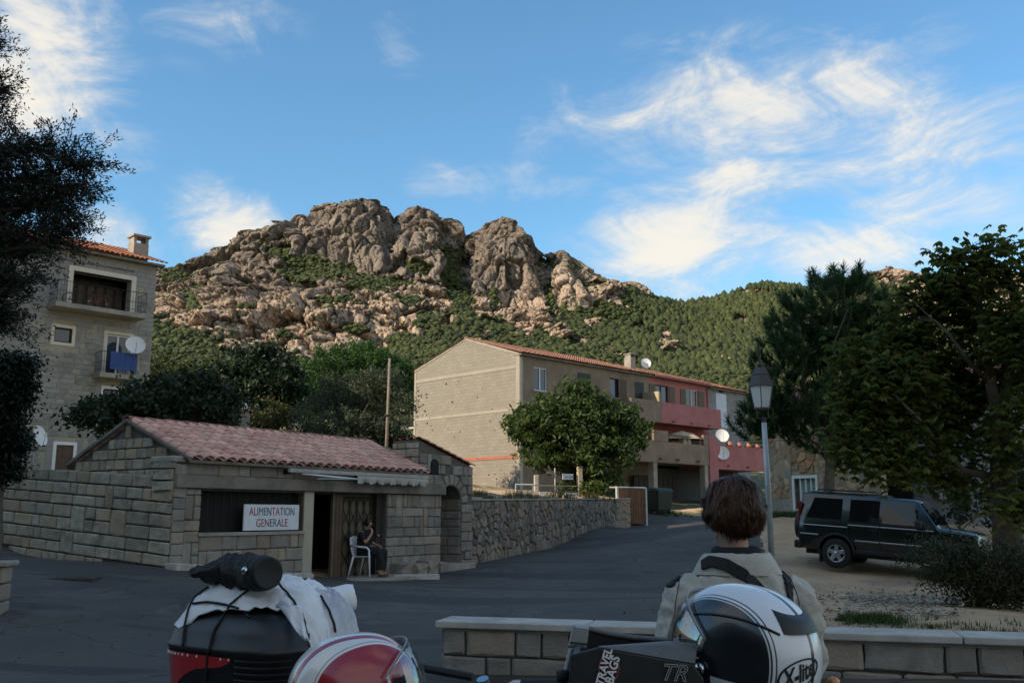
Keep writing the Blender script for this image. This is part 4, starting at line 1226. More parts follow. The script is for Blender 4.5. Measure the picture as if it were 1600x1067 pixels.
    w = window(t, wins[5], 0, 'white_paint', fw=.05); a, b, c, d = R1(1063, 608, 1071, 635); shutter(w, a, b, c, d, -.01, 'shutter_olive', 3); a, b, c, d = R1(1091, 612, 1100, 638); shutter(w, a, b, c, d, -.01, 'shutter_olive', 3)
    # middle floor doors under the balcony
    for x in (9.6, 14.2, 17.6): MB().box(x, x + 1.3, -.03, -.01, 5.1, 7.2).build('terrace_door', 'dark_wood', t)
    # upper balcony: brown part and pink part
    yb = -1.4
    for nm, xa, xb, m in (('balcony', 9.0, 12.38, 'brown_render'), ('pink_balcony', 12.38, 19.7, 'pink_render')):
        b = MB().box(xa, xb, yb, 0, lvl - .02, lvl + .14).build(nm, m, t)
        MB().box(xa, xb, yb - .1, yb + .04, lvl - .06, 9.18).build('parapet', m, b, bevel=.02)
        for k in range(int((xb - xa) / 2.0)):
            x = xa + 1.2 + k * 2.2; MB().tube([(x, yb - .1, lvl + .12), (x, yb - .3, lvl + .08)], .05, 6).build('spout', 'lintel', b)
    MB().box(19.6, 19.74, yb, 0, lvl, 9.18).build('balcony_end', 'pink_render', t); MB().box(8.95, 9.1, yb, 0, lvl, 9.18).build('balcony_end', 'brown_render', t)
    MB().box(12.2, 12.42, yb + .02, -.01, lvl + .14, 9.9).build('screen_wall', 'parasol', t)
    # lower terrace over the garages
    yt = -2.6
    xL, xR, xP = 4.5, 16.1, 23.5
    b = MB().box(xL, xR, yt, -.01, lvl2 - .05, lvl2 + .2).build('terrace', 'brown_render', t)
    MB().box(xL, 10.0, yt - .1, yt + .06, lvl2 - .08, 6.35).build('parapet', 'brown_render', b, bevel=.02)
    MB().box(10.0, xR, yt - .1, yt + .06, lvl2 - .08, 6.30).build('parapet', 'brown_render', b, bevel=.02)
    for (x0, x1) in ((9.75, 11.35), (15.5, 16.1)): MB().box(x0, x1, yt - .11, yt + .07, 6.31, 7.02).build('pier', 'brown_render', b, bevel=.02)
    MB().box(11.36, 15.49, yt - .06, yt - .0, 6.72, 6.84).build('rail', 'shutter_brown', b)
    for x in (10.3, 12.2, 14.6): MB().tube([(x, yt - .1, lvl2 + .2), (x, yt - .35, lvl2 + .14)], .08, 6).build('spout', 'lintel', b)
    p = MB().box(16.15, xP, yt, -.01, lvl2 - .25, lvl2 + .0).build('pink_terrace', 'pink_render', t)
    MB().box(17.2, xP, yt - .1, yt + .06, lvl2 - .28, 6.45).build('parapet', 'pink_render', p, bevel=.02)
    for k in range(4): MB().lathe([(.26, 0), (.24, .12), (.12, .26), (.01, .32)], 12, (18.9 + k * 1.25, yt - .02, 6.451)).build('finial', 'pink_render' if k % 2 else 'red_tile', p, smooth=True)
    for x in (18.4, 21): MB().tube([(x, yt - .1, lvl2 - .0), (x, yt - .3, lvl2 - .05)], .06, 6).build('spout', 'red_render', p)
    MB().box(16.12, 17.19, yt - .14, yt + .5, 1.4, 6.95).build('pink_column', 'pink_render', t, bevel=.02)
    for x in (4.6, 9.7, 15.6): MB().box(x, x + .42, yt - .05, yt + .4, 1.2, lvl2 - .06).build('column', 'concrete', t, bevel=.02)
    gb = MB().box(XB, xP, -.4, -.02, 1.4, lvl2 - .26).build('garage_back', 'shutter_dark', t)
    for k in range(9): MB().box(10.4 + k * .55, 10.4 + k * .55 + .5, -.5, -.42, 1.5, 4.2).build('garage_door_board', 'dark_wood', gb)
    MB().box(4.8, 13.0, -.02, -.005, 1.4, lvl2 - .06).build('garage_wall', 'brown_render', t)
    MB().box(5.4, 8.9, -.05, -.021, 1.5, 4.3).build('garage_door', 'dark_wood', t)
    # grey block part at the far end
    wg = [R1(1124, 603, 1130, 613), R1(1120, 615, 1136, 668)]
    mb = MB(); holed_wall(mb, XC, XD, 1.4, zE - .2, .05, .35, wg); mb.build('block_wall', 'grey_block', t)
    MB().box(XD - .3, XD, .35, W, 1.4, zE - .2).build('end_wall', 'grey_block', t)
    window(t, wg[0], .05, None, 'interior_dark'); w = window(t, wg[1], .05, None, 'interior_dark'); shutter(w, *wg[1], .06, 'blue_white_paint', 6)
    return t


def block_mats():
    for nm, c1, c2, mo, sc in (('gable_block', (.235, .215, .18), (.275, .252, .212), (.25, .229, .19), .9), ('grey_block', (.20, .205, .215), (.29, .295, .305), (.36, .37, .38), 1.0)):
        m = bpy.data.materials.new(nm); m.use_nodes = True; MATS[nm] = m
        h = NT(m.node_tree); b = h.n['Principled BSDF']; P = h.node('ShaderNodeTexCoord').outputs['Object']; x, y, z = h.sep(P)
        cb = h.node('ShaderNodeCombineXYZ'); h.put(cb.inputs[0], h.math('ADD', x, y)); h.put(cb.inputs[1], z)
        br = h.node('ShaderNodeTexBrick'); h.l.new(cb.outputs[0], br.inputs['Vector']); br.inputs['Scale'].default_value = 1.0
        br.inputs['Brick Width'].default_value = .5; br.inputs['Row Height'].default_value = .21; br.inputs['Mortar Size'].default_value = .012; br.inputs['Mortar Smooth'].default_value = .3
        br.inputs['Color1'].default_value = c1 + (1,); br.inputs['Color2'].default_value = c2 + (1,); br.inputs['Mortar'].default_value = mo + (1,)
        c = h.mix(h.ramp(h.noise(P, 1.2, 6, .65), .3, .7, 0, .5), br.outputs['Color'], (.20, .182, .15) if nm == 'gable_block' else (.17, .175, .185))
        c = h.mix(h.ramp(h.noise(h.vmul(P, (1, 1, .2)), 1.0, 5, .6), .55, .75, 0, .35), c, (.24, .215, .18))
        h.put(b.inputs['Base Color'], c); b.inputs['Roughness'].default_value = .95
        bn = h.node('ShaderNodeBump'); bn.inputs['Distance'].default_value = .009; bn.invert = True; h.put(bn.inputs['Height'], br.outputs['Fac']); h.l.new(bn.outputs[0], b.inputs['Normal'])


block_mats()
long_house()


def house_extras():
    for px, py, rr, y, lab in ((1130, 681, .48, -2.9, 'upper white satellite dish beside the pink terrace'), (1130, 708, .50, -2.9, 'lower white satellite dish beside the pink terrace')):
        x, z = HO.hy(px, py, y); p = HO.world(x, y + .1, z); dish('satellite_dish', lab, p, rr, math.atan2(-p.y, -p.x) + .35, .5)
    x, z = HO.hy(1009, 568, 1.4); p = HO.world(x, 1.4, z); dish('satellite_dish', 'small white satellite dish by the roof chimney', p, .38, math.atan2(-p.y, -p.x) + .3, .5)
    # parasol on the terrace
    x, z = HO.hy(1066, 673, -1.6); p = HO.world(x, -1.6, 5.2); t = thing('terrace_parasol', 'open tan parasol on the brown terrace', 'parasol', p, HO.ang)
    h = z - 5.2; MB().tube([(0, 0, 0), (0, 0, h)], .03, 8).build('pole', 'white_paint', t)
    V = [(0, 0, h)]; F = []; n = 8
    for k in range(n):
        for rr, dz in ((.9, -.2), (1.75, -.62)): V.append((rr * math.cos(2 * math.pi * k / n), rr * .8 * math.sin(2 * math.pi * k / n), h + dz))
    for k in range(n):
        j = (k + 1) % n; F += [(0, 1 + 2 * k, 1 + 2 * j), (1 + 2 * k, 2 + 2 * k, 2 + 2 * j, 1 + 2 * j)]
    MB().add(V, F).build('canopy', 'parasol', t)
    # washing and a white chair back on the terrace
    x, z = HO.hy(1072, 682, -2.0); p = HO.world(x, -1.9, 5.2); c = thing('terrace_cabinet', 'small white cabinet on the brown terrace', 'cabinet', p, HO.ang)
    MB().box(-.45, .45, -.2, .2, 0, 1.75).build('body', 'white_paint', c, bevel=.02); MB().box(-.02, .02, -.215, -.2, .3, 1.6).build('door_gap', 'shutter_dark', c)


house_extras()


# ================================================================== apartment block on the left
def left_block():
    t = thing('apartment_block', 'tall grey block apartment house with balconies and red tiled roof', 'building', (LB.o.x, LB.o.y, 0), LB.ang)
    X0 = -13.5; zE = 13.6; zb = 2.4
    R1 = lambda a, b, c, d, y=0.0: LB.rect(a, b, c, d, y)
    big = R1(112, 430, 204, 494); big = (big[0] , big[1], 10.86, big[3]); sm = R1(85, 512, 113, 535); dr = R1(165, 523, 203, 585); dr = (dr[0], dr[1], 7.95, dr[3]); lo = R1(162, 608, 190, 640); dn = R1(87, 695, 114, 735)
    holes = [big, sm, dr, lo, dn]
    mb = MB(); holed_wall(mb, X0, 0, zb, zE, .04, .34, holes); mb.build('wall', 'pale_mortar', t)
    MB().box(-.3, 0, .34, 9, zb, zE).build('end_wall', 'block_grey', t)
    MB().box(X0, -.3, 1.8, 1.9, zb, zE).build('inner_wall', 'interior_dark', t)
    for z in (5.0, 7.85, 10.75, 13.4): MB().box(X0, -.3, .34, 1.8, z, z + .1).build('floor', 'concrete', t)
    # blocks
    rects = []
    def hole(cx, cz, w, h):
        return any(a - .18 < cx + w / 2 and cx - w / 2 < b + .18 and c - .18 < cz + h / 2 and cz - h / 2 < d + .18 for (a, b, c, d) in holes)
    for (a, b) in ((-9.0, 0.0),):
        rects = courses(a, b, zb + .2, zE - .25, .24, [.42, .55, .62], 71, 0.0, hole, .06)
    def edge(cx, cz, w, h):
        return True
    vis = sorted(rects, key=lambda q: abs(q[1] - 6.6) + max(0, -q[0] - 6.6) * 4)
    for q in vis[:300]: stone(t, (q[0], .04, q[1]), q[2] - .03, q[3] - .025, .03, 'block_grey', name='block')
    mb = MB()
    for (cx, cz, w, h) in vis[300:]: mb.box(cx - w / 2 + .014, cx + w / 2 - .014, .018, .05, cz - h / 2 + .012, cz + h / 2 - .012)
    # narrow pieces that close the bond around the openings
    for (a, b, c, d) in holes:
        z = c - .18
        while z < d + .18:
            for (p, q) in ((a - .42, a - .10), (b + .10, b + .42)): mb.box(p, q, .020, .05, z + .008, min(z + .232, d + .3))
            z += .24
    o = mb.build('far_blocks', 'block_grey', t); o['kind'] = 'stuff'
    window(t, sm, .04, 'dark_wood', surround=(.14, 'cream_paint'), bars=False); window(t, dr, .04, 'white_paint', surround=(.13, 'cream_paint'), fw=.08)
    window(t, lo, .04, 'dark_wood', surround=(.14, 'white_paint')); w = window(t, dn, .04, None, 'interior_dark', surround=(.14, 'white_paint')); shutter(w, *dn, .10, 'shutter_brown', 5)
    # loggia
    lg = MB().box(big[0], big[1], 1.3, 1.4, big[2], big[3]).build('loggia', 'dark_wood', t)
    sb = MB(); s = .22; sb.box(big[0] - s, big[0], -.04, .5, big[2], big[3] + s); sb.box(big[1], big[1] + s, -.04, .5, big[2], big[3] + s); sb.box(big[0], big[1], -.04, .5, big[3], big[3] + s); sb.build('surround', 'cream_paint', lg)
    for k in range(6):
        x = big[0] + .25 + k * (big[1] - big[0]) / 6; MB().box(x, x + .3, 1.26, 1.299, big[2] + .1, big[3] - .3).build('door_leaf', 'shutter_brown', lg)
    MB().box(big[0] - .7, big[1] + .1, -.03, .02, big[3] + .42, big[3] + .50).build('string_course', 'lintel', t)
    # balconies
    def balcony(xa, xb, z, dpt, nm):
        b = MB().box(xa, xb, -dpt, .03, z - .22, z).build(nm, 'concrete', t, bevel=.02)
        for zz in (.15, .5, .98): MB().tube([(xa + .05, -.02, z + zz), (xa + .05, -dpt + .05, z + zz), (xb - .05, -dpt + .05, z + zz), (xb - .05, -.02, z + zz)], .016 if zz > .9 else .01, 5).build('rail', 'iron', b)
        n = int((xb - xa) / .13); mb = MB()
        for k in range(n + 1):
            x = xa + .05 + (xb - xa - .1) * k / n; mb.tube([(x, -dpt + .05, z), (x, -dpt + .05, z + .98)], .007, 4)
        for k in range(int(dpt / .13)):
            for x in (xa + .05, xb - .05): mb.tube([(x, -.05 - k * .13, z), (x, -.05 - k * .13, z + .98)], .007, 4)
        mb.build('balusters', 'iron', b); return b
    balcony(LB.hy(85, 490, -1.0)[0], LB.hy(229, 495, -1.0)[0], 10.86, 1.05, 'balcony')
    xa, xb = LB.hy(155, 588, -.8)[0], LB.hy(214, 588, -.8)[0]; balcony(xa, xb, 7.95, .85, 'balcony')
    # roof with chimney
    V, F = tile_sheet(X0, .35, -.45, 4.6, zE + .03, zE + 1.75, .24, 14, .07); rf = mobj('roof', npmesh('roof', V, F), 'red_tile', t)
    V, F = tile_sheet(X0, .35, 9.6, 4.6, zE + .03, zE + 1.75, .5, 4, .07); mobj('rear_slope', npmesh('rear_slope', V, F), 'red_tile', rf)
    MB().box(X0, .25, -.35, .04, zE - .12, zE - .02).build('eave_board', 'lintel', rf)
    MB().prism([(-.05, .04, zE - .2), (-.05, 9.2, zE - .2), (-.05, 4.6, zE + 1.6)], (.2, 0, 0)).build('end_gable', 'block_grey', rf)
    cxx = LB.hy(217, 385, 1.6)[0]; ch = MB().box(cxx - .38, cxx + .38, 1.3, 2.0, zE + .3, zE + 1.3).build('chimney', 'concrete', rf, bevel=.02)
    for q in (-.3, .3): MB().box(cxx + q - .07, cxx + q + .07, 1.35, 1.95, zE + 1.302, zE + 1.62).build('chimney_leg', 'concrete', ch)
    MB().box(cxx - .45, cxx + .45, 1.22, 2.08, zE + 1.623, zE + 1.72).build('chimney_cap', 'concrete', ch)
    # things on and near it
    tw = LB.hy(172, 572, -.92); te = LB.hy(214, 572, -.92); w = te[0] - tw[0]
    c = LB.world((tw[0] + te[0]) / 2, -.86, 7.98); b = thing('blue_towel', 'blue cloth hung over the lower balcony railing', 'cloth', c, LB.ang)
    V = []; n = 24
    for i in range(n + 1):
        for j in range(7): V.append((-w / 2 + w * i / n, -.02 - .02 * math.sin(i * .9 + j * .3), .96 - j * .135))
    for i in range(n + 1): V.append((-w / 2 + w * i / n, .05, .90))
    MB().add(V[:(n + 1) * 7], [(i * 7 + j, i * 7 + 7 + j, i * 7 + 8 + j, i * 7 + 1 + j) for i in range(n) for j in range(6)]).build('sheet', 'blue_towel', b, smooth=True)
    x, z = LB.hy(211, 540, -1.0); p = LB.world(x, -1.0, z); dish('satellite_dish', 'white satellite dish on the lower balcony with the blue cloth', p, .44, math.atan2(-p.y, -p.x) + .2, .55)
    x, z = LB.hy(60, 682, -1.5); p = LB.world(x, -1.5, z); dish('satellite_dish', 'white satellite dish on a post before the apartment ground floor', p, .46, math.atan2(-p.y, -p.x) + 1.0, 2.0)
    x, z = LB.hy(157, 640, -.4); p = LB.world(x, -.4, z); dish('satellite_dish', 'white satellite dish half hidden behind the leafy tree', p, .36, math.atan2(-p.y, -p.x) + .2, .4)
    # bicycles on the upper balcony
    for px, rot, lab in ((152, .15, 'small red bicycle parked on the upper balcony'), (122, -.1, 'dark bicycle parked on the upper balcony behind the railing')):
        x, z = LB.hy(px, 480, -.55); bk = thing('bicycle', lab, 'bicycle', LB.world(x, -.55, 10.87), LB.ang + rot)
        fm = 'ink_red' if 'red' in lab else 'iron'
        for q in (-.42, .42):
            wv = [(q + .27 * math.cos(2 * math.pi * k / 16), 0, .28 + .27 * math.sin(2 * math.pi * k / 16)) for k in range(17)]
            wh = MB().tube(wv, .02, 5, False).build('wheel', 'iron', bk)
            MB().tube([(q, -.03, .28), (q, .03, .28)], .03, 6).build('hub', 'grey_metal', wh)
        fr = MB(); fr.tube([(-.42, 0, .28), (-.08, 0, .26), (.33, 0, .62), (-.16, 0, .62), (-.08, 0, .26)], .02, 5); fr.tube([(-.42, 0, .28), (-.16, 0, .62)], .014, 5); fr.tube([(.42, 0, .28), (.31, 0, .74)], .018, 5); fr.build('frame', fm, bk)
        MB().tube([(.29, -.22, .80), (.31, 0, .74), (.29, .22, .80)], .014, 5).build('handlebar', 'iron', bk); MB().box(-.28, -.06, -.05, .05, .70, .75).build('saddle', 'iron', bk, bevel=.02)


left_block()


# ================================================================== stone house and grey house behind the parked car
def right_houses():
    p0 = at(1196, 760, 36.0); p1 = at(1325, 760, 33.2); d = p1 - p0; ang = math.atan2(d.y, d.x); f = Frame(p0.x, p0.y, ang); L = math.hypot(d.x, d.y) + 1.2
    t = thing('stone_house', 'orange rubble stone house with white barred window', 'house', (p0.x, p0.y, 0), ang)
    win = f.rect(1241, 747, 1274, 795); ztop = 5.6; zs = win[2] + .35
    mb = MB(); holed_wall(mb, 0, L, .6, ztop, .05, .45, [win]); mb.box(0, .4, .45, 6, .6, ztop); mb.build('wall', 'pale_mortar', t)
    MB().box(0.4, L, 2, 2.1, .6, ztop).build('inner_wall', 'interior_dark', t)
    rb = MB(); holed_wall(rb, -.012, L + .01, .6, zs, .015, .05, [(win[0] - .1, win[1] + .1, win[2] - .1, ztop)]); rb.build('render_base', 'concrete', t)
    ok = lambda x, z: not (win[0] - .22 < x < win[1] + .22 and win[2] - .3 < z < win[3] + .22)
    pts = [p for p in jitter_pts(0, L, zs + .05, ztop, .30, .26, 77, None, .45)]
    for c, pl in cells([(0, zs + .02), (L, zs + .02), (L, ztop), (0, ztop)], pts, .03):
        if not ok(*c) or any(win[0] - .1 < u < win[1] + .1 and v < win[3] + .1 for u, v in pl): continue
        poly_stone(t, c, pl, random.uniform(.03, .07), 'ochre_rubble', lambda u, v, q: Vector((u, .05 - q, v)))
    w = window(t, win, .05, None, 'curtain', surround=(.11, 'white_paint'), depth=.2)
    for k in range(1, 4):
        x = win[0] + (win[1] - win[0]) * k / 4; MB().box(x - .025, x + .025, .08, .12, win[2], win[3]).build('bar', 'white_paint', w)
    V, F = tile_sheet(-.2, L + .2, -.3, 3, ztop, ztop + 1, .24, 6, .06); mobj('roof', npmesh('roof', V, F), 'old_tile', t)
    # grey house
    p0 = at(1385, 760, 35.5); p1 = at(1640, 760, 31.0); d = p1 - p0; ang = math.atan2(d.y, d.x); f = Frame(p0.x, p0.y, ang); L = math.hypot(d.x, d.y)
    t = thing('grey_house', 'pale grey rendered house half hidden behind the tree', 'house', (p0.x, p0.y, 0), ang)
    win = f.rect(1470, 738, 1488, 775); mb = MB(); holed_wall(mb, 0, L, 0, 6.0, 0, .35, [win]); mb.box(0, .35, .35, 6, 0, 6); mb.build('wall', 'grey_render', t)
    window(t, win, 0, 'white_paint', surround=(.09, 'white_paint')); MB().box(.35, L, 2, 2.1, 0, 6).build('inner_wall', 'interior_dark', t)
    V, F = tile_sheet(-.3, L + .2, -.4, 3.2, 6.0, 7.1, .24, 6, .06); mobj('roof', npmesh('roof', V, F), 'red_tile', t)


right_houses()


# ================================================================== street furniture
def lamp_post():
    p = at(1206, 872, 21.0); z0 = gz(p.x, p.y); Y = 21.0
    t = thing('street_lamp', 'grey lamp post with brown lantern by the dirt lot', 'street lamp', (p.x, p.y, z0), 0)
    Z = lambda py: at(1204, py, Y).z - z0
    zt = Z(660)
    MB().tube([(0, 0, -.1), (0, 0, .5)], .085, 14).build('base', 'galvanised', t, smooth=True)
    MB().tube([(0, 0, .5), (-.01, 0, zt * .6), (-.03, 0, zt)], [.068, .060, .055], 14).build('post', 'galvanised', t, smooth=True)
    MB().tube([(0, 0, .48), (0, 0, .54)], .08, 14).build('collar', 'galvanised', t)
    x = -.06
    MB().tube([(-.03, 0, zt - .02), (-.03, 0, zt + .12)], .045, 10).build('neck', 'lamp_brown', t)
    z1, z2, z3, z4 = Z(637), Z(604), Z(586), Z(574)
    for sx in (-1, 1): MB().tube([(-.03, 0, zt + .05), (-.05 + sx * .12, 0, zt + .10), (x + sx * .13, 0, z1 + .02)], .014, 6).build('bracket', 'lamp_brown', t)
    ln = thing('dummy', 'x', 'x') if False else None
    M = Matrix.Rotation(R(28), 4, 'Z')
    def sq(r, z): return [M @ Vector((sx * r, sy * r, z)) + Vector((x, 0, 0)) for sx, sy in ((-1, -1), (1, -1), (1, 1), (-1, 1))]
    lan = MB().loft([sq(.112, z1), sq(.168, z2)], cap=False).build('lantern', 'lamp_glass', t)
    for k in range(4): MB().tube([sq(.117, z1)[k], sq(.174, z2)[k]], .011, 5).build('rib', 'lamp_brown', lan)
    MB().loft([sq(.125, z1 - .03), sq(.125, z1)]).build('tray', 'lamp_brown', lan)
    MB().loft([sq(.195, z2 + .002), sq(.195, z2 + .02), sq(.13, z3), sq(.14, z3 + .01), sq(.118, z3 + .05), sq(.08, z4)]).build('hood', 'lamp_brown', lan)
    MB().lathe([(.05, 0), (.075, .05), (.03, .09), (.05, .14), (.012, .2), (.035, .24), (.0, .30)], 12, (x, 0, z4)).build('finial', 'lamp_brown', lan, smooth=True)
    MB().tube([(x, 0, z4 + .25), (x - .02, 0, Z(540))], .03, 6).build('stem', 'iron', lan)


lamp_post()


def pole_and_bits():
    p = at(603, 700, 44); q = at(609, 560, 44); z0 = gz(p.x, p.y)
    t = thing('telephone_pole', 'weathered wooden utility pole behind the shop roof', 'pole', (p.x, p.y, z0 - .3), 0)
    MB().tube([(0, 0, 0), ((q.x - p.x) * .5, 0, (q.z - z0) * .5), (q.x - p.x, 0, q.z - z0 + .3)], [.085, .07, .06], 10).build('shaft', 'pole_wood', t, smooth=True)
    MB().tube([(0, 0, 0), (0, 0, 1.3)], .13, 10).build('concrete_foot', 'pale_concrete', t)
    MB().lathe([(.16, 0), (.16, .06)], 10, ((q.x - p.x) * .55, 0, (q.z - z0) * .55)).build('band', 'iron', t)
    # railing with notices
    a = at(806, 758, 41.5); b = at(902, 758, 43.2)
    f = Frame(a.x, a.y, math.atan2(b.y - a.y, b.x - a.x)); L = math.hypot(b.x - a.x, b.y - a.y); zg = gz((a.x + b.x) / 2, (a.y + b.y) / 2)
    t = thing('notice_railing', 'metal railing with hung notice boards above the rubble wall', 'railing', (a.x, a.y, 0), f.ang)
    z = lambda py: at(850, py, 42).z
    for x, zt, m in ((0, z(757), 'grey_metal'), (L * .27, z(757), 'coping'), (L * .63, z(730), 'coping'), (L * .66, z(757), 'grey_metal'), (L, z(740), 'iron')):
        MB().tube([(x, 0, zg - .3), (x, 0, zt)], .035, 6).build('post', m, t)
    for zz, xa, xb, m in ((z(757), 0, L * .27, 'white_paint'), (z(768), 0, L * .27, 'white_paint'), (z(758), L * .27, L, 'grey_metal'), (z(738), L * .5, L * .63, 'grey_metal'), (z(778), 0, L, 'grey_metal')):
        MB().tube([(xa, 0, zz), (xb, 0, zz)], .026, 6).build('rail', m, t)
    def board(x0, x1, za, zb, m='sign_white', fr='blue_white_paint'):
        n = MB().box(x0, x1, -.08, -.05, za, zb).build('notice', fr, t, bevel=.01); MB().box(x0 + .06, x1 - .06, -.086, -.081, za + .06, zb - .06).build('sheet', m, n); return n
    board(L * .36, L * .56, z(777), z(768)); board(L * .78, L * .98, z(777), z(769), 'grey_metal')
    n = board(L * .74, L * .92, z(748), z(739)); font('lettering', 'Tomate', .2, 'ink_teal', n, Matrix.Translation((L * .83, -.09, z(745.5))) @ FRONT, .001)
    t2 = thing('white_post', 'pale marble post standing before the walnut tree', 'post', at(838, 760, 45.5), .3); z0 = -1.2
    MB().box(-.11, .11, -.08, .08, z0, z(737) - t2.location.z).build('shaft', 'coping', t2, bevel=.03)
    t3 = thing('white_post', 'pale post to the right of the notice boards', 'post', at(906, 760, 45.5), .3)
    MB().box(-.13, .13, -.1, .1, z0, z(722) - t3.location.z).build('shaft', 'pale_concrete', t3, bevel=.03)
    # bin enclosure and container
    c = at(1010, 822, 46.0); t = thing('bin_enclosure', 'brown planked waste bin enclosure with grey frame', 'enclosure', (c.x, c.y, gz(c.x, c.y)), R(38))
    w, dp, h = 1.9, 1.25, 1.75
    for k in range(11): MB().box(-w + k * w / 11 + .008, -w + (k + 1) * w / 11 - .008, -.02, .01, .08, h - .06).build('plank', 'plank_wood', t)
    for k in range(8): MB().box(-.012, .018, k * dp / 8 + .008, (k + 1) * dp / 8 - .008, .08, h - .06).build('plank', 'plank_wood', t)
    for x, y in ((-w, 0), (0, 0), (0, dp), (-w, dp)): MB().box(x - .05, x + .05, y - .05, y + .05, -.1, h).build('post', 'galvanised', t)
    for (a_, b_) in (((-w, 0), (0, 0)), ((0, 0), (0, dp)), ((-w, 0), (-w, dp)), ((-w, dp), (0, dp))): MB().tube([(*a_, h), (*b_, h)], .045, 4).build('rail', 'galvanised', t)
    c = at(1030, 812, 50); t = thing('waste_container', 'dark green wheeled waste container beside the enclosure', 'container', (c.x, c.y, gz(c.x, c.y)), R(40))
    MB().loft([[(-.5, -.4, .18), (.5, -.4, .18), (.5, .4, .18), (-.5, .4, .18)], [(-.6, -.5, 1.15), (.6, -.5, 1.15), (.6, .5, 1.15), (-.6, .5, 1.15)]]).build('body', 'green_bin', t, bevel=.04)
    MB().loft([[(-.64, -.54, 1.155), (.64, -.54, 1.155), (.64, .54, 1.155), (-.64, .54, 1.155)], [(-.6, -.35, 1.32), (.6, -.35, 1.32), (.6, .4, 1.36), (-.6, .4, 1.36)]]).build('lid', 'green_bin', t, bevel=.03)
    for x in (-.42, .42):
        for y in (-.32, .32): MB().tube([(x - .03, y, .09), (x + .03, y, .09)], .09, 10).build('wheel', 'iron', t)
    # ruined garden wall with a post
    a = at(381, 672, 52); t = thing('ruined_wall', 'crumbling dry stone wall with a square post on the slope', 'wall', (a.x, a.y, a.z - 1.0), .25)
    r = random.Random(12)
    MB().box(-.28, .28, -.25, .25, -.8, 2.0).build('post', 'concrete', t, bevel=.03); MB().box(-.42, .42, -.35, .35, 2.0, 2.12).build('post_cap', 'red_tile', t); MB().box(-.18, .16, -.15, .12, 2.125, 2.5).build('white_box', 'white_paint', t, bevel=.02)
    for k in range(2):
        x = .4
        while x < 3.4:
            w = r.uniform(.28, .5); stone(t, (x + w / 2, .15, .55 + k * .3 + r.uniform(-.04, .04)), w, .34, .28, 'rubble'); x += w * .95
    MB().box(.3, 3.4, .1, .5, -.8, .7).build('core', 'dark_mortar', t)


pole_and_bits()
# ================================================================== vegetation
def clump_centres(env, n, r, inner=.25):
    """points through the outer volume of a union of ellipsoids"""
    env = np.array(env, float); vol = env[:, 3] * env[:, 4] * env[:, 5]; pick = r.choice(len(env), n, p=vol ** .8 / (vol ** .8).sum())
    d = r.normal(size=(n, 3)); d /= np.linalg.norm(d, axis=1)[:, None]
    rad = np.where(r.random(n) < inner, r.uniform(.25, .75, n), r.uniform(.72, 1.0, n))
    return env[pick, :3] + d * env[pick, 3:6] * rad[:, None], d


def leaf_quads(pos, nrm, size, r, aspect=.5):
    """diamond leaves around pos"""
    n = len(pos); a = r.normal(size=(n, 3)); a -= nrm * (a * nrm).sum(1)[:, None]; a /= np.linalg.norm(a, axis=1)[:, None] + 1e-9
    b = np.cross(nrm, a); L = size[:, None]; fold = nrm * L * .12
    V = np.stack([pos - a * L, pos + b * L * aspect - fold, pos + a * L, pos - b * L * aspect - fold], 1)
    return V.reshape(-1, 3), np.arange(4 * n).reshape(n, 4)


def crown(name, parent, env, ncl, rcl, nleaf, lsize, m, seed, aspect=.5, up=.35, flat=.75, brownness=.0, centres=None, keep=None):
    r = np.random.default_rng(seed)
    c, d = clump_centres(env, ncl, r) if centres is None else centres
    if keep is not None: k = keep(c); c, d = c[k], d[k]
    per = max(1, nleaf // len(c)); n = per * len(c); ci = np.repeat(np.arange(len(c)), per)
    crad = rcl * r.uniform(.6, 1.3, len(c))
    q = r.normal(size=(n, 3)) * np.array([1, 1, flat]) * .52; pos = c[ci] + q * crad[ci][:, None]
    nrm = r.normal(size=(n, 3)); nrm[:, 2] += up * 2; nrm += q * .6; nrm /= np.linalg.norm(nrm, axis=1)[:, None]
    V, F = leaf_quads(pos, nrm, lsize * r.uniform(.65, 1.3, n), r, aspect)
    me = npmesh(name, V, F); ct = r.normal(.45, .2, len(c)); t = np.clip(ct[ci] + r.normal(0, .16, n), 0, 1)
    vattr(me, 'tint', np.repeat(t, 4)); vattr(me, 'tint2', np.repeat(np.clip(r.random(n) + brownness, 0, 1), 4))
    return mobj(name, me, m, parent), c


def limbs(mb, base, top, r0, centres, n, seed, r1=.02, sag=.15, start=.35):
    """trunk from base to top plus n branches out to some of the clump centres"""
    r = random.Random(seed); base, top = Vector(base), Vector(top); k = 6
    path = [base.lerp(top, i / k) + Vector((r.uniform(-1, 1), r.uniform(-1, 1), 0)) * r0 * (.6 if 0 < i < k else 0) for i in range(k + 1)]
    mb.tube(path, [r0 * 1.25] + [r0 * (1 - .55 * i / k) for i in range(1, k + 1)], 9)
    idx = r.sample(range(len(centres)), min(n, len(centres)))
    for i in idx:
        e = Vector(centres[i]); f = r.uniform(start, 1.0); s = base.lerp(top, f); h = (e - s).length
        m1 = s.lerp(e, .35) + Vector((r.uniform(-.1, .1) * h, r.uniform(-.1, .1) * h, sag * h)); m2 = s.lerp(e, .7) + Vector((r.uniform(-.08, .08) * h, r.uniform(-.08, .08) * h, sag * h * .7))
        ra = r0 * .42 * (1.1 - f * .5); mb.tube([s, m1, m2, e], [ra, ra * .65, ra * .4, r1], 5, False)


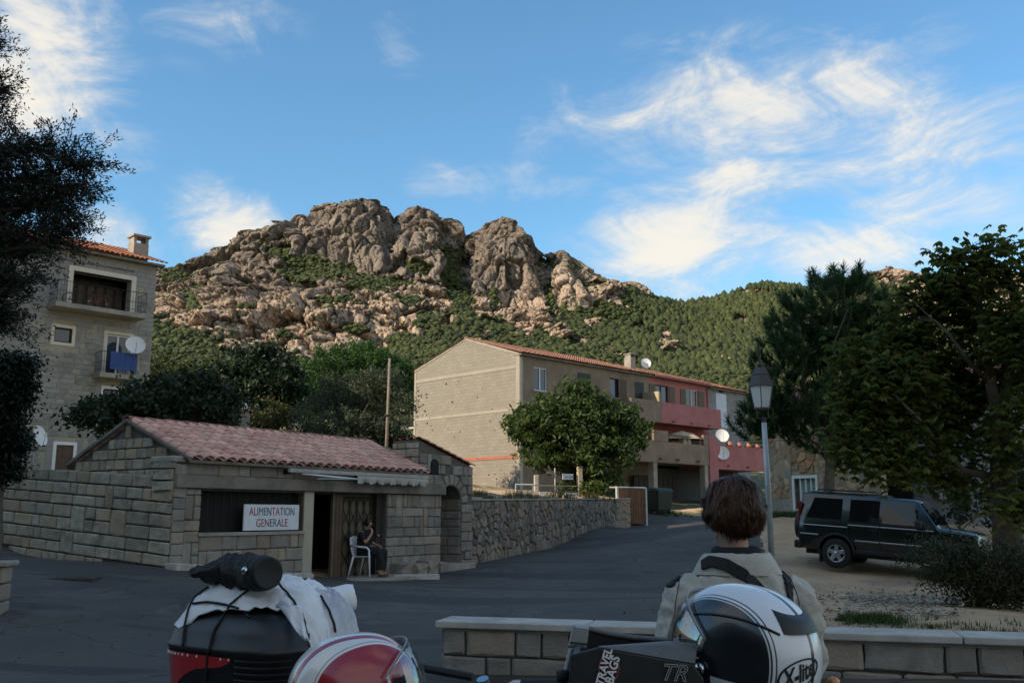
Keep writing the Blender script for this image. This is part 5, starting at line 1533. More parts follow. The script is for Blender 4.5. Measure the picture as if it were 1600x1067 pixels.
def tree(name, label, base, env, ncl, rcl, nleaf, lsize, m, seed, trunk_r=.15, bark='bark', nl=24, top=None, group=None, cat='tree', rough=16, **kw):
    t = thing(name, label, cat, base, 0, group)
    rr = np.random.default_rng(seed + 1); ex = []
    for k in range(rough):
        e = env[rr.integers(len(env))]; d = rr.normal(size=3); d /= np.linalg.norm(d); s = rr.uniform(.18, .34); ex.append((e[0] + d[0] * e[3], e[1] + d[1] * e[4], e[2] + d[2] * e[5], e[3] * s, e[4] * s, e[5] * s * 1.1))
    o, c = crown('crown', t, list(env) + ex, ncl, rcl, nleaf, lsize, m, seed, **kw)
    mb = MB(); tp = top or (env[0][0], env[0][1], env[0][2]); limbs(mb, (0, 0, -.3), tp, trunk_r, c, nl, seed)
    mb.build('trunk', bark, t, smooth=True); return t


def G(px, Y, py=760):
    p = at(px, py, Y); return Vector((p.x, p.y, gz(p.x, p.y)))


def E(base, px, py, Y, rx_px, rz_px, ry=None):
    """ellipsoid in the tree's own coordinates from its place in the view and its depth"""
    p = at(px, py, Y) - base; s = Y / 1504.0
    return (p.x, p.y, p.z, rx_px * s, ry if ry else rx_px * s * .85, rz_px * s)


# -- tree behind the shop, right of the apartment block
b = G(265, 29)
tree('fig_tree', 'dark spreading broadleaf tree rising behind the shop gable', b, [E(b, 270, 640, 29, 95, 52), E(b, 330, 655, 30, 50, 36), E(b, 190, 645, 28, 55, 34), E(b, 140, 655, 27, 32, 18)], 330, .38, 15000, .085, 'leaf_oak', 101, .12, nl=30, aspect=.6)
b = G(395, 66)
tree('holm_oak', 'dense dark evergreen oak behind the shop roof', b, [E(b, 400, 600, 66, 64, 62), E(b, 355, 610, 66, 34, 46), E(b, 450, 610, 66, 34, 46), E(b, 420, 565, 66, 34, 32), E(b, 400, 655, 65, 55, 30)], 420, .62, 15000, .17, 'leaf_darkoak', 102, .3, nl=20, aspect=.6)
b = G(560, 78)
tree('umbrella_pine', 'bright green umbrella pine with domed crown', b, [E(b, 555, 585, 78, 88, 50), E(b, 600, 590, 78, 52, 46), E(b, 500, 600, 77, 52, 48), E(b, 560, 560, 78, 60, 28), E(b, 480, 635, 76, 34, 34)], 620, .55, 22000, .16, 'leaf_stonepine', 103, .35, nl=22, aspect=.35, up=.6)
b = G(560, 52)
tree('grey_olive_tree', 'grey green olive tree below the umbrella pine', b, [E(b, 570, 625, 52, 62, 48), E(b, 520, 615, 52, 30, 36), E(b, 600, 600, 52, 38, 34), E(b, 625, 650, 51, 28, 36), E(b, 500, 650, 51, 44, 30), E(b, 540, 670, 50, 80, 30)], 420, .42, 17000, .10, 'leaf_greyolive', 104, .18, nl=26, aspect=.35)
b = G(425, 57)
tree('yellow_shrub', 'yellowish shrub between the dark oak and the olive', b, [E(b, 425, 648, 57, 28, 24), E(b, 450, 655, 57, 20, 18)], 80, .35, 3200, .09, 'leaf_yellow', 105, .06, nl=8, cat='shrub')
b = G(350, 60)
tree('dark_shrub', 'dark low shrub left of the ruined wall post', b, [E(b, 345, 675, 55, 40, 24), E(b, 310, 670, 55, 30, 24)], 90, .4, 3600, .11, 'leaf_darkoak', 106, .06, nl=8, cat='shrub')
b = G(635, 52)
tree('garden_shrub', 'dark shrub at the foot of the utility pole', b, [E(b, 600, 690, 50, 42, 28), E(b, 640, 700, 50, 16, 24), E(b, 540, 690, 50, 40, 20)], 130, .4, 5200, .10, 'leaf_darkoak', 107, .06, nl=8, cat='shrub')
# -- walnut in front of the long house
b = G(905, 47)
tree('walnut_tree', 'round leafy tree standing before the brown house facade', b,
     [E(b, 895, 672, 47, 88, 58), E(b, 835, 668, 46, 44, 40), E(b, 965, 672, 47, 42, 46), E(b, 890, 635, 47, 60, 30), E(b, 850, 712, 46, 40, 24), E(b, 940, 715, 46, 56, 34), E(b, 890, 745, 46, 26, 22), E(b, 925, 755, 46, 40, 20)],
     430, .40, 21000, .15, 'leaf_house', 108, .2, nl=40, aspect=.36, up=.1, rough=30)
# -- big pine behind the lamp
def pine():
    b = G(1297, 31.5, 790); t = thing('pine_tree', 'tall pine with long needle tufts behind the street lamp', 'tree', b)
    Y = 31.5; env = [E(b, 1310, 480, Y, 95, 62), E(b, 1250, 530, Y, 70, 60), E(b, 1225, 580, Y, 62, 60), E(b, 1330, 560, Y, 80, 80), E(b, 1200, 645, Y, 52, 40), E(b, 1270, 640, Y, 70, 46), E(b, 1380, 520, Y, 50, 70), E(b, 1320, 440, Y, 45, 26), E(b, 1175, 665, Y, 40, 26), E(b, 1235, 660, Y, 60, 30), E(b, 1400, 600, Y, 60, 80), E(b, 1300, 690, Y, 60, 24)]
    r = np.random.default_rng(55); c, d = clump_centres(env, 1000, r, .3); per = 74; n = len(c) * per; ci = np.repeat(np.arange(len(c)), per)
    out = d * .6 + np.array([0, -.05, .75]); out /= np.linalg.norm(out, axis=1)[:, None]
    v = r.normal(size=(n, 3)) * .62 + out[ci]; v /= np.linalg.norm(v, axis=1)[:, None]; L = r.uniform(.16, .30, n)[:, None]
    st = c[ci] + out[ci] * r.uniform(-.22, .10, n)[:, None]; sd = np.cross(v, r.normal(size=(n, 3))); sd /= np.linalg.norm(sd, axis=1)[:, None]; w = .011
    V = np.stack([st - sd * w, st + sd * w, st + v * L + sd * w * .5, st + v * L - sd * w * .5], 1).reshape(-1, 3)
    me = npmesh('crown', V, np.arange(4 * n).reshape(n, 4)); tt = np.clip(r.normal(.42, .2, len(c))[ci] + r.normal(0, .12, n) , 0, 1)
    vattr(me, 'tint', np.repeat(tt, 4)); mobj('crown', me, 'leaf_pine', t)
    mb = MB(); limbs(mb, (0, 0, -.3), (.1, 0, 6.2), .2, c, 46, 3, .015, .02, .3); mb.build('trunk', 'bark', t, smooth=True)


pine()


# -- chestnut on the right, with hanging hand-shaped leaves
def chestnut():
    def E(b_, px, py, Y_, rx, rz): return globals()['E'](b_, px, py, Y_, rx, rz, rx * Y_ / 1504.0 * .5)
    Y = 18.5; b = G(1572, Y, 850); t = thing('chestnut_tree', 'horse chestnut with browning leaves over the parked car', 'tree', b)
    env = [E(b, 1500, 430, Y, 62, 52), E(b, 1560, 410, Y, 70, 46), E(b, 1470, 520, Y + .4, 40, 40), E(b, 1590, 520, Y - .5, 70, 70), E(b, 1400, 600, Y, 80, 50), E(b, 1350, 660, Y, 52, 60), E(b, 1430, 690, Y, 75, 56),
           E(b, 1520, 660, Y + .6, 70, 66), E(b, 1600, 680, Y - .6, 60, 80), E(b, 1380, 720, Y - .3, 58, 38), E(b, 1660, 560, Y, 90, 150), E(b, 1590, 790, Y - .8, 40, 30), E(b, 1420, 570, Y + .5, 60, 36), E(b, 1340, 560, Y + .5, 40, 40), E(b, 1450, 610, Y + 1, 90, 70), E(b, 1480, 740, Y + .8, 60, 30), E(b, 1550, 560, Y + .8, 60, 80), E(b, 1500, 480, Y + .5, 60, 50), E(b, 1420, 500, Y + .6, 50, 56), E(b, 1400, 560, Y + .8, 60, 50), E(b, 1460, 450, Y + .5, 44, 40), E(b, 1340, 610, Y + .4, 50, 50), E(b, 1320, 690, Y - .2, 34, 40)]
    r = np.random.default_rng(66); c, d = clump_centres(env, 3100, r, .2)
    # each centre carries a spray of palmate leaves: five leaflets hanging from one stalk
    per = 3; k5 = 5; n = len(c) * per; ci = np.repeat(np.arange(len(c)), per)
    o = c[ci] + r.normal(size=(n, 3)) * .13; az = r.uniform(0, 2 * math.pi, n); tilt = r.uniform(.2, .9, n)
    V = []; idx = np.arange(n)
    for k in range(k5):
        a = az + (k - 2) * .62; L = r.uniform(.12, .20, n) * (1.0 if k in (1, 2, 3) else .75)
        dr = np.stack([np.cos(a) * np.cos(tilt), np.sin(a) * np.cos(tilt), -np.sin(tilt)], 1); sd = np.stack([-np.sin(a), np.cos(a), np.zeros(n)], 1)
        w = (L * .22)[:, None]; m1 = o + dr * (L * .62)[:, None]
        V.append(np.stack([o, m1 + sd * w, o + dr * L[:, None] - np.array([0, 0, .02]), m1 - sd * w], 1))
    V = np.stack(V, 1).reshape(-1, 3); me = npmesh('crown', V, np.arange(len(V)).reshape(-1, 4))
    tt = np.clip(r.normal(.45, .2, len(c))[ci] + r.normal(0, .15, n), 0, 1); br = np.clip(r.random(n) * .78 + r.uniform(-.05, .22, len(c))[ci], 0, 1)
    vattr(me, 'tint', np.repeat(tt, 20)); vattr(me, 'tint2', np.repeat(br, 20)); mobj('crown', me, 'leaf_chestnut', t)
    mb = MB(); P = lambda px, py, dY=0: at(px, py, Y + dY) - b
    mb.tube([Vector((0, 0, -.3)), P(1570, 780), P(1566, 720), P(1562, 660)], [.30, .25, .22, .20], 12)
    for path, ra in (([P(1564, 690), P(1548, 600), P(1535, 520), P(1525, 440), P(1530, 400)], .13), ([P(1562, 680), P(1575, 560), P(1585, 470), P(1570, 410)], .14), ([P(1566, 745), P(1535, 742), P(1505, 735), P(1470, 700), P(1440, 660, -.3), P(1400, 620, -.4)], .085),
                     ([P(1546, 600), P(1510, 560), P(1480, 520), P(1460, 500)], .06), ([P(1566, 700), P(1600, 640), P(1650, 560)], .12), ([P(1470, 700), P(1430, 700), P(1390, 690)], .045), ([P(1530, 470), P(1500, 440), P(1480, 420)], .045)):
        mb.tube(path, [ra * (1 - .65 * i / (len(path) - 1)) for i in range(len(path))], 8)
    rr = random.Random(2)
    for i in rr.sample(range(len(c)), 90):
        e = Vector(c[i]); s = min((Vector(v) for v in mb.v[::5]), key=lambda q: (q - e).length + (0 if q.z < e.z else .8)); h = (e - s).length
        if h < 1.8: mb.tube([s, s.lerp(e, .5) + Vector((0, 0, .12 * h)), e], [.02, .012, .006], 4, False)
    mb.build('trunk', 'bark', t, smooth=True)


chestnut()

# -- bush at the lower right and hedge plants behind the car
b = G(1530, 13.0, 960)
tree('tall_bush', 'twiggy dark bush in the corner beyond the low wall', b, [E(b, 1530, 900, 13, 62, 56), E(b, 1480, 880, 13, 52, 36), E(b, 1580, 900, 13, 60, 60), E(b, 1450, 862, 13.4, 34, 20), E(b, 1640, 900, 13, 60, 60)], 420, .2, 17000, .026, 'leaf_bush', 120, .03, nl=150, aspect=.4, cat='bush', brownness=.1)
b = G(1497, 29, 820)
tree('green_shrub', 'dark upright shrub against the grey house wall', b, [E(b, 1497, 785, 29, 18, 30), E(b, 1560, 790, 29, 30, 30), E(b, 1600, 760, 29, 40, 60)], 110, .3, 4200, .08, 'leaf_darkoak', 121, .05, nl=8, cat='shrub')
# -- dark hedge shrub and olive at the left edge
b = G(-8, 14.5, 860)
tree('dark_cypress_shrub', 'almost black dense shrub at the picture edge before the stone wall', b, [E(b, 5, 640, 14.5, 44, 100), E(b, 20, 600, 14.5, 32, 60), E(b, 10, 710, 14.5, 28, 50), E(b, -40, 660, 14.5, 50, 110)], 520, .17, 24000, .034, 'leaf_hedge', 122, .1, nl=20, aspect=.5, cat='shrub')


def olive():
    Y = 10.5; b = G(-330, Y, 860); t = thing('olive_tree', 'dark feathery olive branches reaching in from the picture edge', 'tree', b)
    r = np.random.default_rng(88); mb = MB(); P = lambda px, py, dY=0: at(px, py, Y + dY) - b
    mb.tube([Vector((0, 0, -.3)), Vector((.05, 0, 1.2)), P(-300, 420), P(-250, 250)], [.26, .22, .18, .14], 10)
    mains = [[P(-280, 380), P(-120, 330), P(0, 330), P(110, 322)], [P(-270, 350), P(-130, 280), P(-20, 240), P(90, 235), P(150, 268)], [P(-270, 300), P(-150, 180), P(-60, 110), P(-10, 60)], [P(-290, 420), P(-150, 410), P(-20, 400), P(80, 385), P(130, 362)],
             [P(-290, 450), P(-150, 470), P(-40, 470), P(50, 450)], [P(-280, 330), P(-140, 250), P(-40, 180), P(5, 150)], [P(-285, 440), P(-160, 500), P(-60, 510), P(20, 500)], [P(-280, 360), P(-100, 290), P(30, 280), P(120, 290)], [P(-270, 260), P(-160, 90), P(-70, 10), P(-30, -60)]]
    V = []; T = []
    for mi, mp in enumerate(mains):
        mb.tube(mp, [.07 * (1 - .85 * i / (len(mp) - 1)) for i in range(len(mp))], 6)
        for sub in range(120):
            f = .22 + .78 * r.random() ** .7; k = f * (len(mp) - 1); i = min(int(k), len(mp) - 2); s = mp[i].lerp(mp[i + 1], k - i); d = (mp[i + 1] - mp[i]).normalized()
            e = d * r.uniform(.1, .7) + Vector(r.normal(size=3)) * .45 + Vector((0, 0, .12)); e.normalize(); L = r.uniform(.25, .62)
            tip = s + e * L; mid = s.lerp(tip, .5) + Vector((0, 0, .03)); mb.tube([s, mid, tip], [.006, .004, .002], 3, False)
            nl = int(30 * L / .4); tt = r.uniform(.1, 1, nl) ** .8
            for q in range(2):
                pos = np.array(s)[None] + np.array(e)[None] * (L * tt)[:, None] + r.normal(size=(nl, 3)) * .03
                ld = np.array(e)[None] * .7 + r.normal(size=(nl, 3)) * .6; ld /= np.linalg.norm(ld, axis=1)[:, None]
                sd = np.cross(ld, r.normal(size=(nl, 3))); sd /= np.linalg.norm(sd, axis=1)[:, None]; ln = r.uniform(.038, .066, nl)[:, None]
                V.append(np.stack([pos, pos + ld * ln * .5 + sd * .008, pos + ld * ln, pos + ld * ln * .5 - sd * .008], 1).reshape(-1, 3)); T.append(np.repeat(np.clip(r.normal(.4, .25, nl), 0, 1), 4))
    V = np.concatenate(V); me = npmesh('crown', V, np.arange(len(V)).reshape(-1, 4)); vattr(me, 'tint', np.concatenate(T)); o = mobj('crown', me, 'leaf_olive', t)
    env = [E(b, -60, 330, Y + .3, 85, 150), E(b, -30, 440, Y + .2, 60, 70), E(b, -120, 100, Y + .3, 100, 170), E(b, -200, 300, Y, 120, 250), E(b, 30, 330, Y + .3, 60, 60), E(b, 15, 300, Y + .2, 70, 80), E(b, 40, 400, Y + .2, 60, 55), E(b, 0, 480, Y + .2, 60, 40), E(b, 60, 275, Y + .1, 40, 30)]
    crown('inner_crown', t, env, 700, .26, 30000, .040, 'leaf_olive', 89, aspect=.26, up=.1)
    mb.build('trunk', 'bark', t, smooth=True); t.location.x -= .17


olive()


# -- trees on the lower hillside: four kinds of crown shared by all of them
def hillside_trees():
    protos = []
    for k in range(5):
        t = thing('hillside_tree', 'round green tree on the lower hillside', 'tree')
        env = [(0, 0, 2.6, 1.5, 1.5, 1.2), (.7, .3, 2.2, 1.0, 1.0, .9), (-.6, -.4, 2.4, 1.1, 1.1, 1.0), (.1, .2, 3.3, .9, .9, .7)]
        o, c = crown('crown', t, env, 70, .42, 1900, .13, 'leaf_hill', 200 + k, aspect=.6)
        mb = MB(); limbs(mb, (0, 0, -.4), (0, 0, 2.4), .12, c, 6, k); mb.build('trunk', 'bark', t); protos.append(t)
    r = random.Random(31); nr, nc, _ = MT_P.shape; n = 0; used = set()
    lab = {0: 'round green tree among many on the lower hillside beside the apartment block', 1: 'round green tree among many on the slope behind the village roofs'}
    def place(px, Y, s, side):
        nonlocal n
        ci = int(np.argmin(abs(MT_PX - px))); ri = int(np.argmin(abs(MT_P[:60, ci, 1] - Y))); p = MT_P[ri, ci]; k = r.randrange(5)
        if k not in used: used.add(k); t = protos[k]
        else:
            t = protos[k].copy(); COL.objects.link(t)
            for ch in protos[k].children:
                c = ch.copy(); COL.objects.link(c); c.parent = t
        t.location = p; t.scale = (s, s, s * r.uniform(.85, 1.25)); t.rotation_euler = (0, 0, r.uniform(0, 6.28)); t['label'] = lab[side]; t['group'] = 'trees on the lower hillside'; n += 1
    for i in range(95): place(r.uniform(150, 480), r.uniform(98, 260), r.uniform(.8, 1.6), 0)
    for i in range(105): place(r.uniform(480, 1400), r.uniform(100, 260), r.uniform(.7, 1.4), 1)


hillside_trees()


# -- grass, weeds, fallen leaves, gravel
def bank_z(x, y):
    d = GW1 - GW0; f = ((x - GW0.x) * d.x + (y - GW0.y) * d.y) / (d.x ** 2 + d.y ** 2); s = abs((x - GW0.x) * d.y - (y - GW0.y) * d.x) / math.hypot(d.x, d.y)
    return 1.90 + .32 * f + .09 * s + .12 * math.sin(x * 1.7 + y)


def scatter_blades(name, label, cat, regions, m, seed, hgt):
    r = np.random.default_rng(seed); V = []; T = []
    for (poly_fn, n, hs) in regions:
        for _ in range(n):
            x, y = poly_fn(r); z = gz_cache(x, y); k = 7
            for q in range(k):
                a = r.uniform(0, 6.28); l = hgt * hs * r.uniform(.5, 1.3); w = .006 + .004 * hs; dx, dy = math.cos(a), math.sin(a); px, py = x + r.normal() * .04, y + r.normal() * .04
                lean = r.uniform(.1, .7) * l; V += [(px - dy * w, py + dx * w, z - .02), (px + dy * w, py - dx * w, z - .02), (px + dx * lean, py + dy * lean, z + l)]; T.append(r.random())
    me = npmesh(name, np.array(V), np.arange(len(V)).reshape(-1, 3)); vattr(me, 'tint', np.repeat(T, 3)); tag(mobj(name, me, m), label, cat, kind='stuff')


_gc = {}


def gz_cache(x, y):
    k = (round(x * 2), round(y * 2))
    if k not in _gc: _gc[k] = (gz(k[0] / 2, k[1] / 2))
    a = _gc[k]; return a + (gz(x, y) - a if len(_gc) < 0 else 0)


def seg(pa, pb, sd):
    return lambda r: (lambda t: (pa[0] + (pb[0] - pa[0]) * t + r.normal() * sd, pa[1] + (pb[1] - pa[1]) * t + r.normal() * sd))(r.random())


g1, g2 = at(1290, 962, 11.3), at(1480, 972, 10.8); g3, g4 = at(1205, 808, 34), at(1260, 808, 33); g5, g6 = GW0 + Vector((-.6, 1.2, 0)), GW1 + Vector((-1.3, -2.5, 0)); g7, g8 = at(1045, 812, 50), at(1010, 806, 55)
scatter_blades('grass', 'tufts of green grass along walls and lot edges', 'grass', [(seg(g1, g2, .16), 90, .3), (seg(at(1330, 962, 11.4), at(1400, 966, 11.2), .10), 200, .75), (seg(g3, g4, .25), 160, 2.0), (seg(g7, g8, .6), 260, 2.0), (seg(at(1500, 975, 10.6), at(1640, 975, 10.2), .4), 120, .6)], 'grass_blade', 1, .10)
scatter_blades('dry_weeds', 'dry weeds growing on top of the garden wall bank', 'weeds', [(seg(g5, g6, .35), 300, 1.6)], 'leaf_yellow', 2, .16)
for v in bpy.data.objects['dry_weeds'].data.vertices: v.co.z += bank_z(v.co.x, v.co.y) - gz_cache(v.co.x, v.co.y)


def litter():
    r = np.random.default_rng(5); n = 900; x0 = at(1290, 960, 11.5); P = []
    while len(P) < n:
        px = r.uniform(1225, 1520); py = 885 + (r.random() ** .6) * 78; Y = np.interp(py, [885, 962], [23, 11.6]); p = at(px, py, Y); P.append((p.x, p.y))
    P = np.array(P); z = gz_np(P[:, 0], P[:, 1]) + .03; nrm = np.c_[r.normal(size=(n, 2)) * .25, np.ones(n)]; nrm /= np.linalg.norm(nrm, axis=1)[:, None]
    V, F = leaf_quads(np.c_[P, z], nrm, r.uniform(.018, .05, n), r, .5); me = npmesh('fallen_leaves', V, F); vattr(me, 'tint', np.repeat(r.random(n), 4)); tag(mobj('fallen_leaves', me, 'dry_leaf'), 'dry leaves and bits scattered on the dirt lot', 'leaves', kind='stuff')
    v, f = ico(); n = 1500; px = r.uniform(1320, 1500, n); py = 905 + r.random(n) * 60; Y = np.interp(py, [885, 962], [23, 11.6]); Q = np.array([at(a, b_, c)[:2] for a, b_, c in zip(px, py, Y)])
    z = gz_np(Q[:, 0], Q[:, 1]) + .012; s = r.uniform(.008, .03, n); V = v[None] * (1 + .3 * r.uniform(-1, 1, (n, len(v), 1))) * s[:, None, None] * np.array([1, 1, .6]) + np.c_[Q, z][:, None]
    me = npmesh('gravel', V.reshape(-1, 3), (f[None] + (np.arange(n) * len(v))[:, None, None]).reshape(-1, 3)); tag(mobj('gravel', me, 'concrete'), 'loose grey gravel on the dirt lot', 'gravel', kind='stuff')

    # grit and leaves on the road
    n = 420; px = r.uniform(20, 1050, n); py = r.uniform(885, 960, n); Q = []
    for a, b_ in zip(px, py):
        q = atz(a, b_, .15); q = atz(a, b_, gz(q.x, q.y)) if q.y < 40 else q; Q.append((q.x, q.y))
    Q = np.array(Q); ok_ = inside(ROAD, Q[:, 0], Q[:, 1]); Q = Q[ok_]; n = len(Q); nrm = np.c_[r.normal(size=(n, 2)) * .25, np.ones(n)]; nrm /= np.linalg.norm(nrm, axis=1)[:, None]
    V, F = leaf_quads(np.c_[Q, gz_np(Q[:, 0], Q[:, 1]) + .03], nrm, r.uniform(.012, .035, n), r, .5); me = npmesh('road_litter', V, F); vattr(me, 'tint', np.repeat(r.random(n), 4)); tag(mobj('road_litter', me, 'dry_leaf'), 'leaves and grit lying on the asphalt', 'litter', kind='stuff')
    # drain cover
    p = atz(105, 958, .05); p.z = gz(p.x, p.y); t = thing('drain_cover', 'rectangular iron drain cover in the asphalt', 'drain cover', p, R(8)); MB().box(-.42, .42, -.26, .26, -.08, .006).build('frame', 'lamp_brown', t, bevel=.008)
    for k in range(7): MB().box(-.36 + k * .105, -.30 + k * .105, -.21, .21, .0065, .014).build('bar', 'lamp_brown', t)


litter()


def garden_bank():
    """earth held back by the garden wall, up to the foot of the long house"""
    d = (GW1 - GW0); d.z = 0; n = Vector((-d.y, d.x, 0)).normalized(); V = []; N1, N2 = 40, 24
    for i in range(N1 + 1):
        for k in range(N2 + 1):
            p = GW0 + d * (i / N1) + n * (.3 + k * .42); V.append((p.x, p.y, bank_z(p.x, p.y) - .02))
    V = np.array(V); V[:, 2] += fbm(V * 1.1, 3) * .10; I = np.arange((N1 + 1) * (N2 + 1)).reshape(N1 + 1, N2 + 1); F = np.stack([I[:-1, :-1], I[:-1, 1:], I[1:, 1:], I[1:, :-1]], -1).reshape(-1, 4)
    tag(mobj('garden_terrace', npmesh('garden_terrace', V, F, True), 'dirt'), 'raised garden ground behind the rubble wall', kind='structure')


garden_bank()


def added_shade_trees():
    """unseen plane trees added behind the camera to darken the near street"""
    lab = ('first', 'second', 'third', 'fourth', 'fifth')
    for k, (x, y, s) in enumerate(((-13, -7, 1.1), (-6, -12, 1.0))):  # out of view, added to shade the foreground
        tree('added_plane_tree', 'unseen plane tree added for shade behind the camera, %s of the row' % lab[k], Vector((x, y, gz(x, y))), [(0, 0, 5.4 * s, 3.4 * s, 3.4 * s, 2.6 * s), (1.2, .6, 4.4 * s, 2.8 * s, 2.8 * s, 1.8 * s), (-1.3, -.5, 4.6 * s, 2.6 * s, 2.6 * s, 1.8 * s)], 260, .8, 9000, .2, 'leaf_oak', 300 + k, .28, nl=22, group='plane trees added for shade behind the camera', rough=8)


added_shade_trees()
# ================================================================== parked car
pmat('car_green', (.005, .011, .009), None, rough=.25, coat=.6, obj=True)
pmat('car_black', (.012, .012, .013), (.02, .02, .02), 20, .6, obj=True)
pmat('car_glass', (.006, .008, .009), None, rough=.03, spec=.5)
pmat('chrome', (.55, .56, .57), None, rough=.22, metal=1.0)
pmat('alloy', (.55, .56, .57), (.62, .63, .64), 8, .32, metal=.85, obj=True)
pmat('tyre', (.014, .014, .014), (.022, .021, .02), 12, .85, obj=True)
pmat('tail_red', (.22, .012, .012), None, rough=.25, coat=.6)
pmat('amber', (.55, .17, .02), None, rough=.3, coat=.5)


def car():
    p = at(1322, 885, 25.3); ang = math.atan2(-.57, .82)
    t = thing('parked_car', 'dark green off-road estate car parked on the dirt lot', 'car', (p.x, p.y, gz(p.x, p.y) + .01), ang)
    q = (p.x + math.cos(ang) * 2.54, p.y + math.sin(ang) * 2.54); pit = math.atan2(t.location.z - gz(*q), 2.54); t.rotation_euler = (0, max(pit, R(3.2)), ang)
    ST_ = [(-.99, .90, .60, 1.74, .52), (-.95, .97, .645, 1.84, .45), (-.80, 1, .66, 1.885, .42), (1.03, 1, .66, 1.89, .42), (1.10, 1, .66, 1.835, .42), (1.80, 1, .655, 1.82, .42), (1.94, 1, .645, 1.785, .42),
           (2.36, 1, .79, 1.215, .42), (2.42, 1, .81, 1.175, .42), (3.0, 1, .79, 1.135, .42), (3.17, .99, .77, 1.105, .42), (3.26, .97, .75, 1.04, .44), (3.30, .95, .73, .88, .5)]
    rings = []
    for (x, k, yr, zr, zb) in ST_:
        belt = min(1.15, zr - .045)
        half = [(.76 * k, zb), (.86 * k, zb + .08), (.905 * k, .74), (.90 * k, min(1.0, belt - .06)), (.87 * k, belt), (yr, zr - .06), (yr - .09, zr - .012), (yr * .5, zr + .008)]
        rings.append([(x, y, z) for y, z in half] + [(x, -y, z) for y, z in reversed(half)])
    b = MB().loft(rings).build('body', 'car_green', t)
    cut = []
    for x in (0, 2.54):
        for s in (-1, 1):
            c = MB().tube([(x, s * .5, .40), (x, s * 1.1, .40)], .44, 28).build('cutter', None, t); m = b.modifiers.new('b', 'BOOLEAN'); m.object = c; m.operation = 'DIFFERENCE'; m.solver = 'EXACT'; cut.append(c)
    bv = b.modifiers.new('bevel', 'BEVEL'); bv.width = .02; bv.segments = 2; bv.limit_method = 'ANGLE'; bv.angle_limit = R(28)
    bpy.context.view_layer.update(); baked(b)
    for c in cut: bpy.data.objects.remove(c)
    for pl in b.data.polygons: pl.use_smooth = True
    b.data.set_sharp_from_angle(angle=R(30)) if hasattr(b.data, 'set_sharp_from_angle') else None
    MB().box(-.85, 3.1, -.62, .62, .30, .6).build('underbody', 'car_black', t)
    sx_ = [q[0] for q in ST_]
    def side(x, v, s, zr=0, off=.014):
        zr = float(np.interp(x, sx_, [q[3] for q in ST_])); yr = float(np.interp(x, sx_, [q[2] for q in ST_])); y = .87 + (yr - .87) * v; z = 1.15 + (zr - .06 - 1.15) * v; return Vector((x, s * (y + off), z + off * .3))
    for s in (-1, 1):
        for poly in ([(-.78, .10), (.10, .10), (.10, .86), (-.62, .86)], [(.30, .06), (1.02, .06), (1.02, .86), (.30, .86)], [(1.10, .06), (1.93, .06), (1.93, .70), (1.82, .86), (1.10, .86)]):
            zz = 1.87 if poly[0][0] < 0 else 1.81
            MB().prism([side(x, v, s, zz) for x, v in poly], (0, -s * .012, 0)).build('side_window', 'car_glass', t)
        for xa, xb, z, h, m in ((-.92, .28, 1.035, .022, 'chrome'), (.28, 1.05, 1.095, .03, 'chrome'), (1.07, 2.3, 1.095, .03, 'chrome'), (-.92, -.45, .80, .035, 'chrome'), (.46, 1.05, .72, .035, 'chrome'), (1.07, 2.08, .72, .035, 'chrome')):
            o = MB().box(xa, xb, s * .897 - .012, s * .897 + .012, z - h / 2, z + h / 2).build('side_trim', m, t, bevel=.006)
        for x in (.27, 1.06, 2.10): MB().box(x - .004, x + .004, s * .903 - .006, s * .903 + .006, .55, 1.10).build('door_gap', 'car_black', t)
        for x in (.9, 1.75): MB().box(x - .09, x + .09, s * .905 - .012, s * .905 + .018, .985, 1.015).build('door_handle', 'car_black', t, bevel=.008)
        MB().box(.47, 2.08, s * .86 - .04, s * .86 + .03, .40, .52).build('sill', 'car_black', t, bevel=.02)
        for x in (0, 2.54):
            arc = [(x + .45 * math.cos(a), s * .905, .40 + .45 * math.sin(a)) for a in np.linspace(-.1, math.pi + .1, 15)]; MB().tube(arc, .03, 6).build('arch_flare', 'car_black', t, smooth=True)
            ty = MB().lathe([(.22, -.12), (.33, -.125), (.365, -.095), (.375, 0), (.365, .095), (.33, .125), (.22, .12)], 30, (x, s * .80, .372), Matrix.Rotation(R(90), 4, 'X'), cap=False).build('wheel', 'tyre', t, smooth=True)
            rim = MB().lathe([(.225, .0), (.235, .10), (.215, .105), (.20, .05), (.05, .05)], 30, (x, s * .80, .372), Matrix.Rotation(R(-90 * s) if s > 0 else R(90), 4, 'X'), cap=True).build('rim', 'iron', ty, smooth=True)
            f = s * .80 + s * .10
            rg = [(x + .215 * math.cos(2 * math.pi * k / 28), f, .372 + .215 * math.sin(2 * math.pi * k / 28)) for k in range(29)]; MB().tube(rg, .017, 6, False).build('rim_ring', 'alloy', ty, smooth=True)
            for k in range(5):
                a = 2 * math.pi * k / 5 + .3; e = Vector((math.cos(a), 0, math.sin(a))); n = Vector((-math.sin(a), 0, math.cos(a))); c = Vector((x, f, .372))
                MB().prism([c + n * .055, c + e * .21 + n * .045, c + e * .21 - n * .045, c - n * .055], (0, -s * .03, 0)).build('spoke', 'alloy', ty, bevel=.008)
            MB().lathe([(.045, -.02), (.05, .012), (.03, .02)], 14, (x, f, .372), Matrix.Rotation(R(90), 4, 'X')).build('hub_cap', 'alloy', ty)
        MB().tube([(-.6, s * .58, 1.895), (-.55, s * .58, 1.95), (.6, s * .58, 1.95), (.66, s * .58, 1.89)], .016, 6).build('roof_rail', 'car_black', t)
        MB().box(-1.005, -.95, s * .78 - .05, s * .78 + .05, 1.10, 1.62).build('tail_light', 'tail_red', t, bevel=.015)
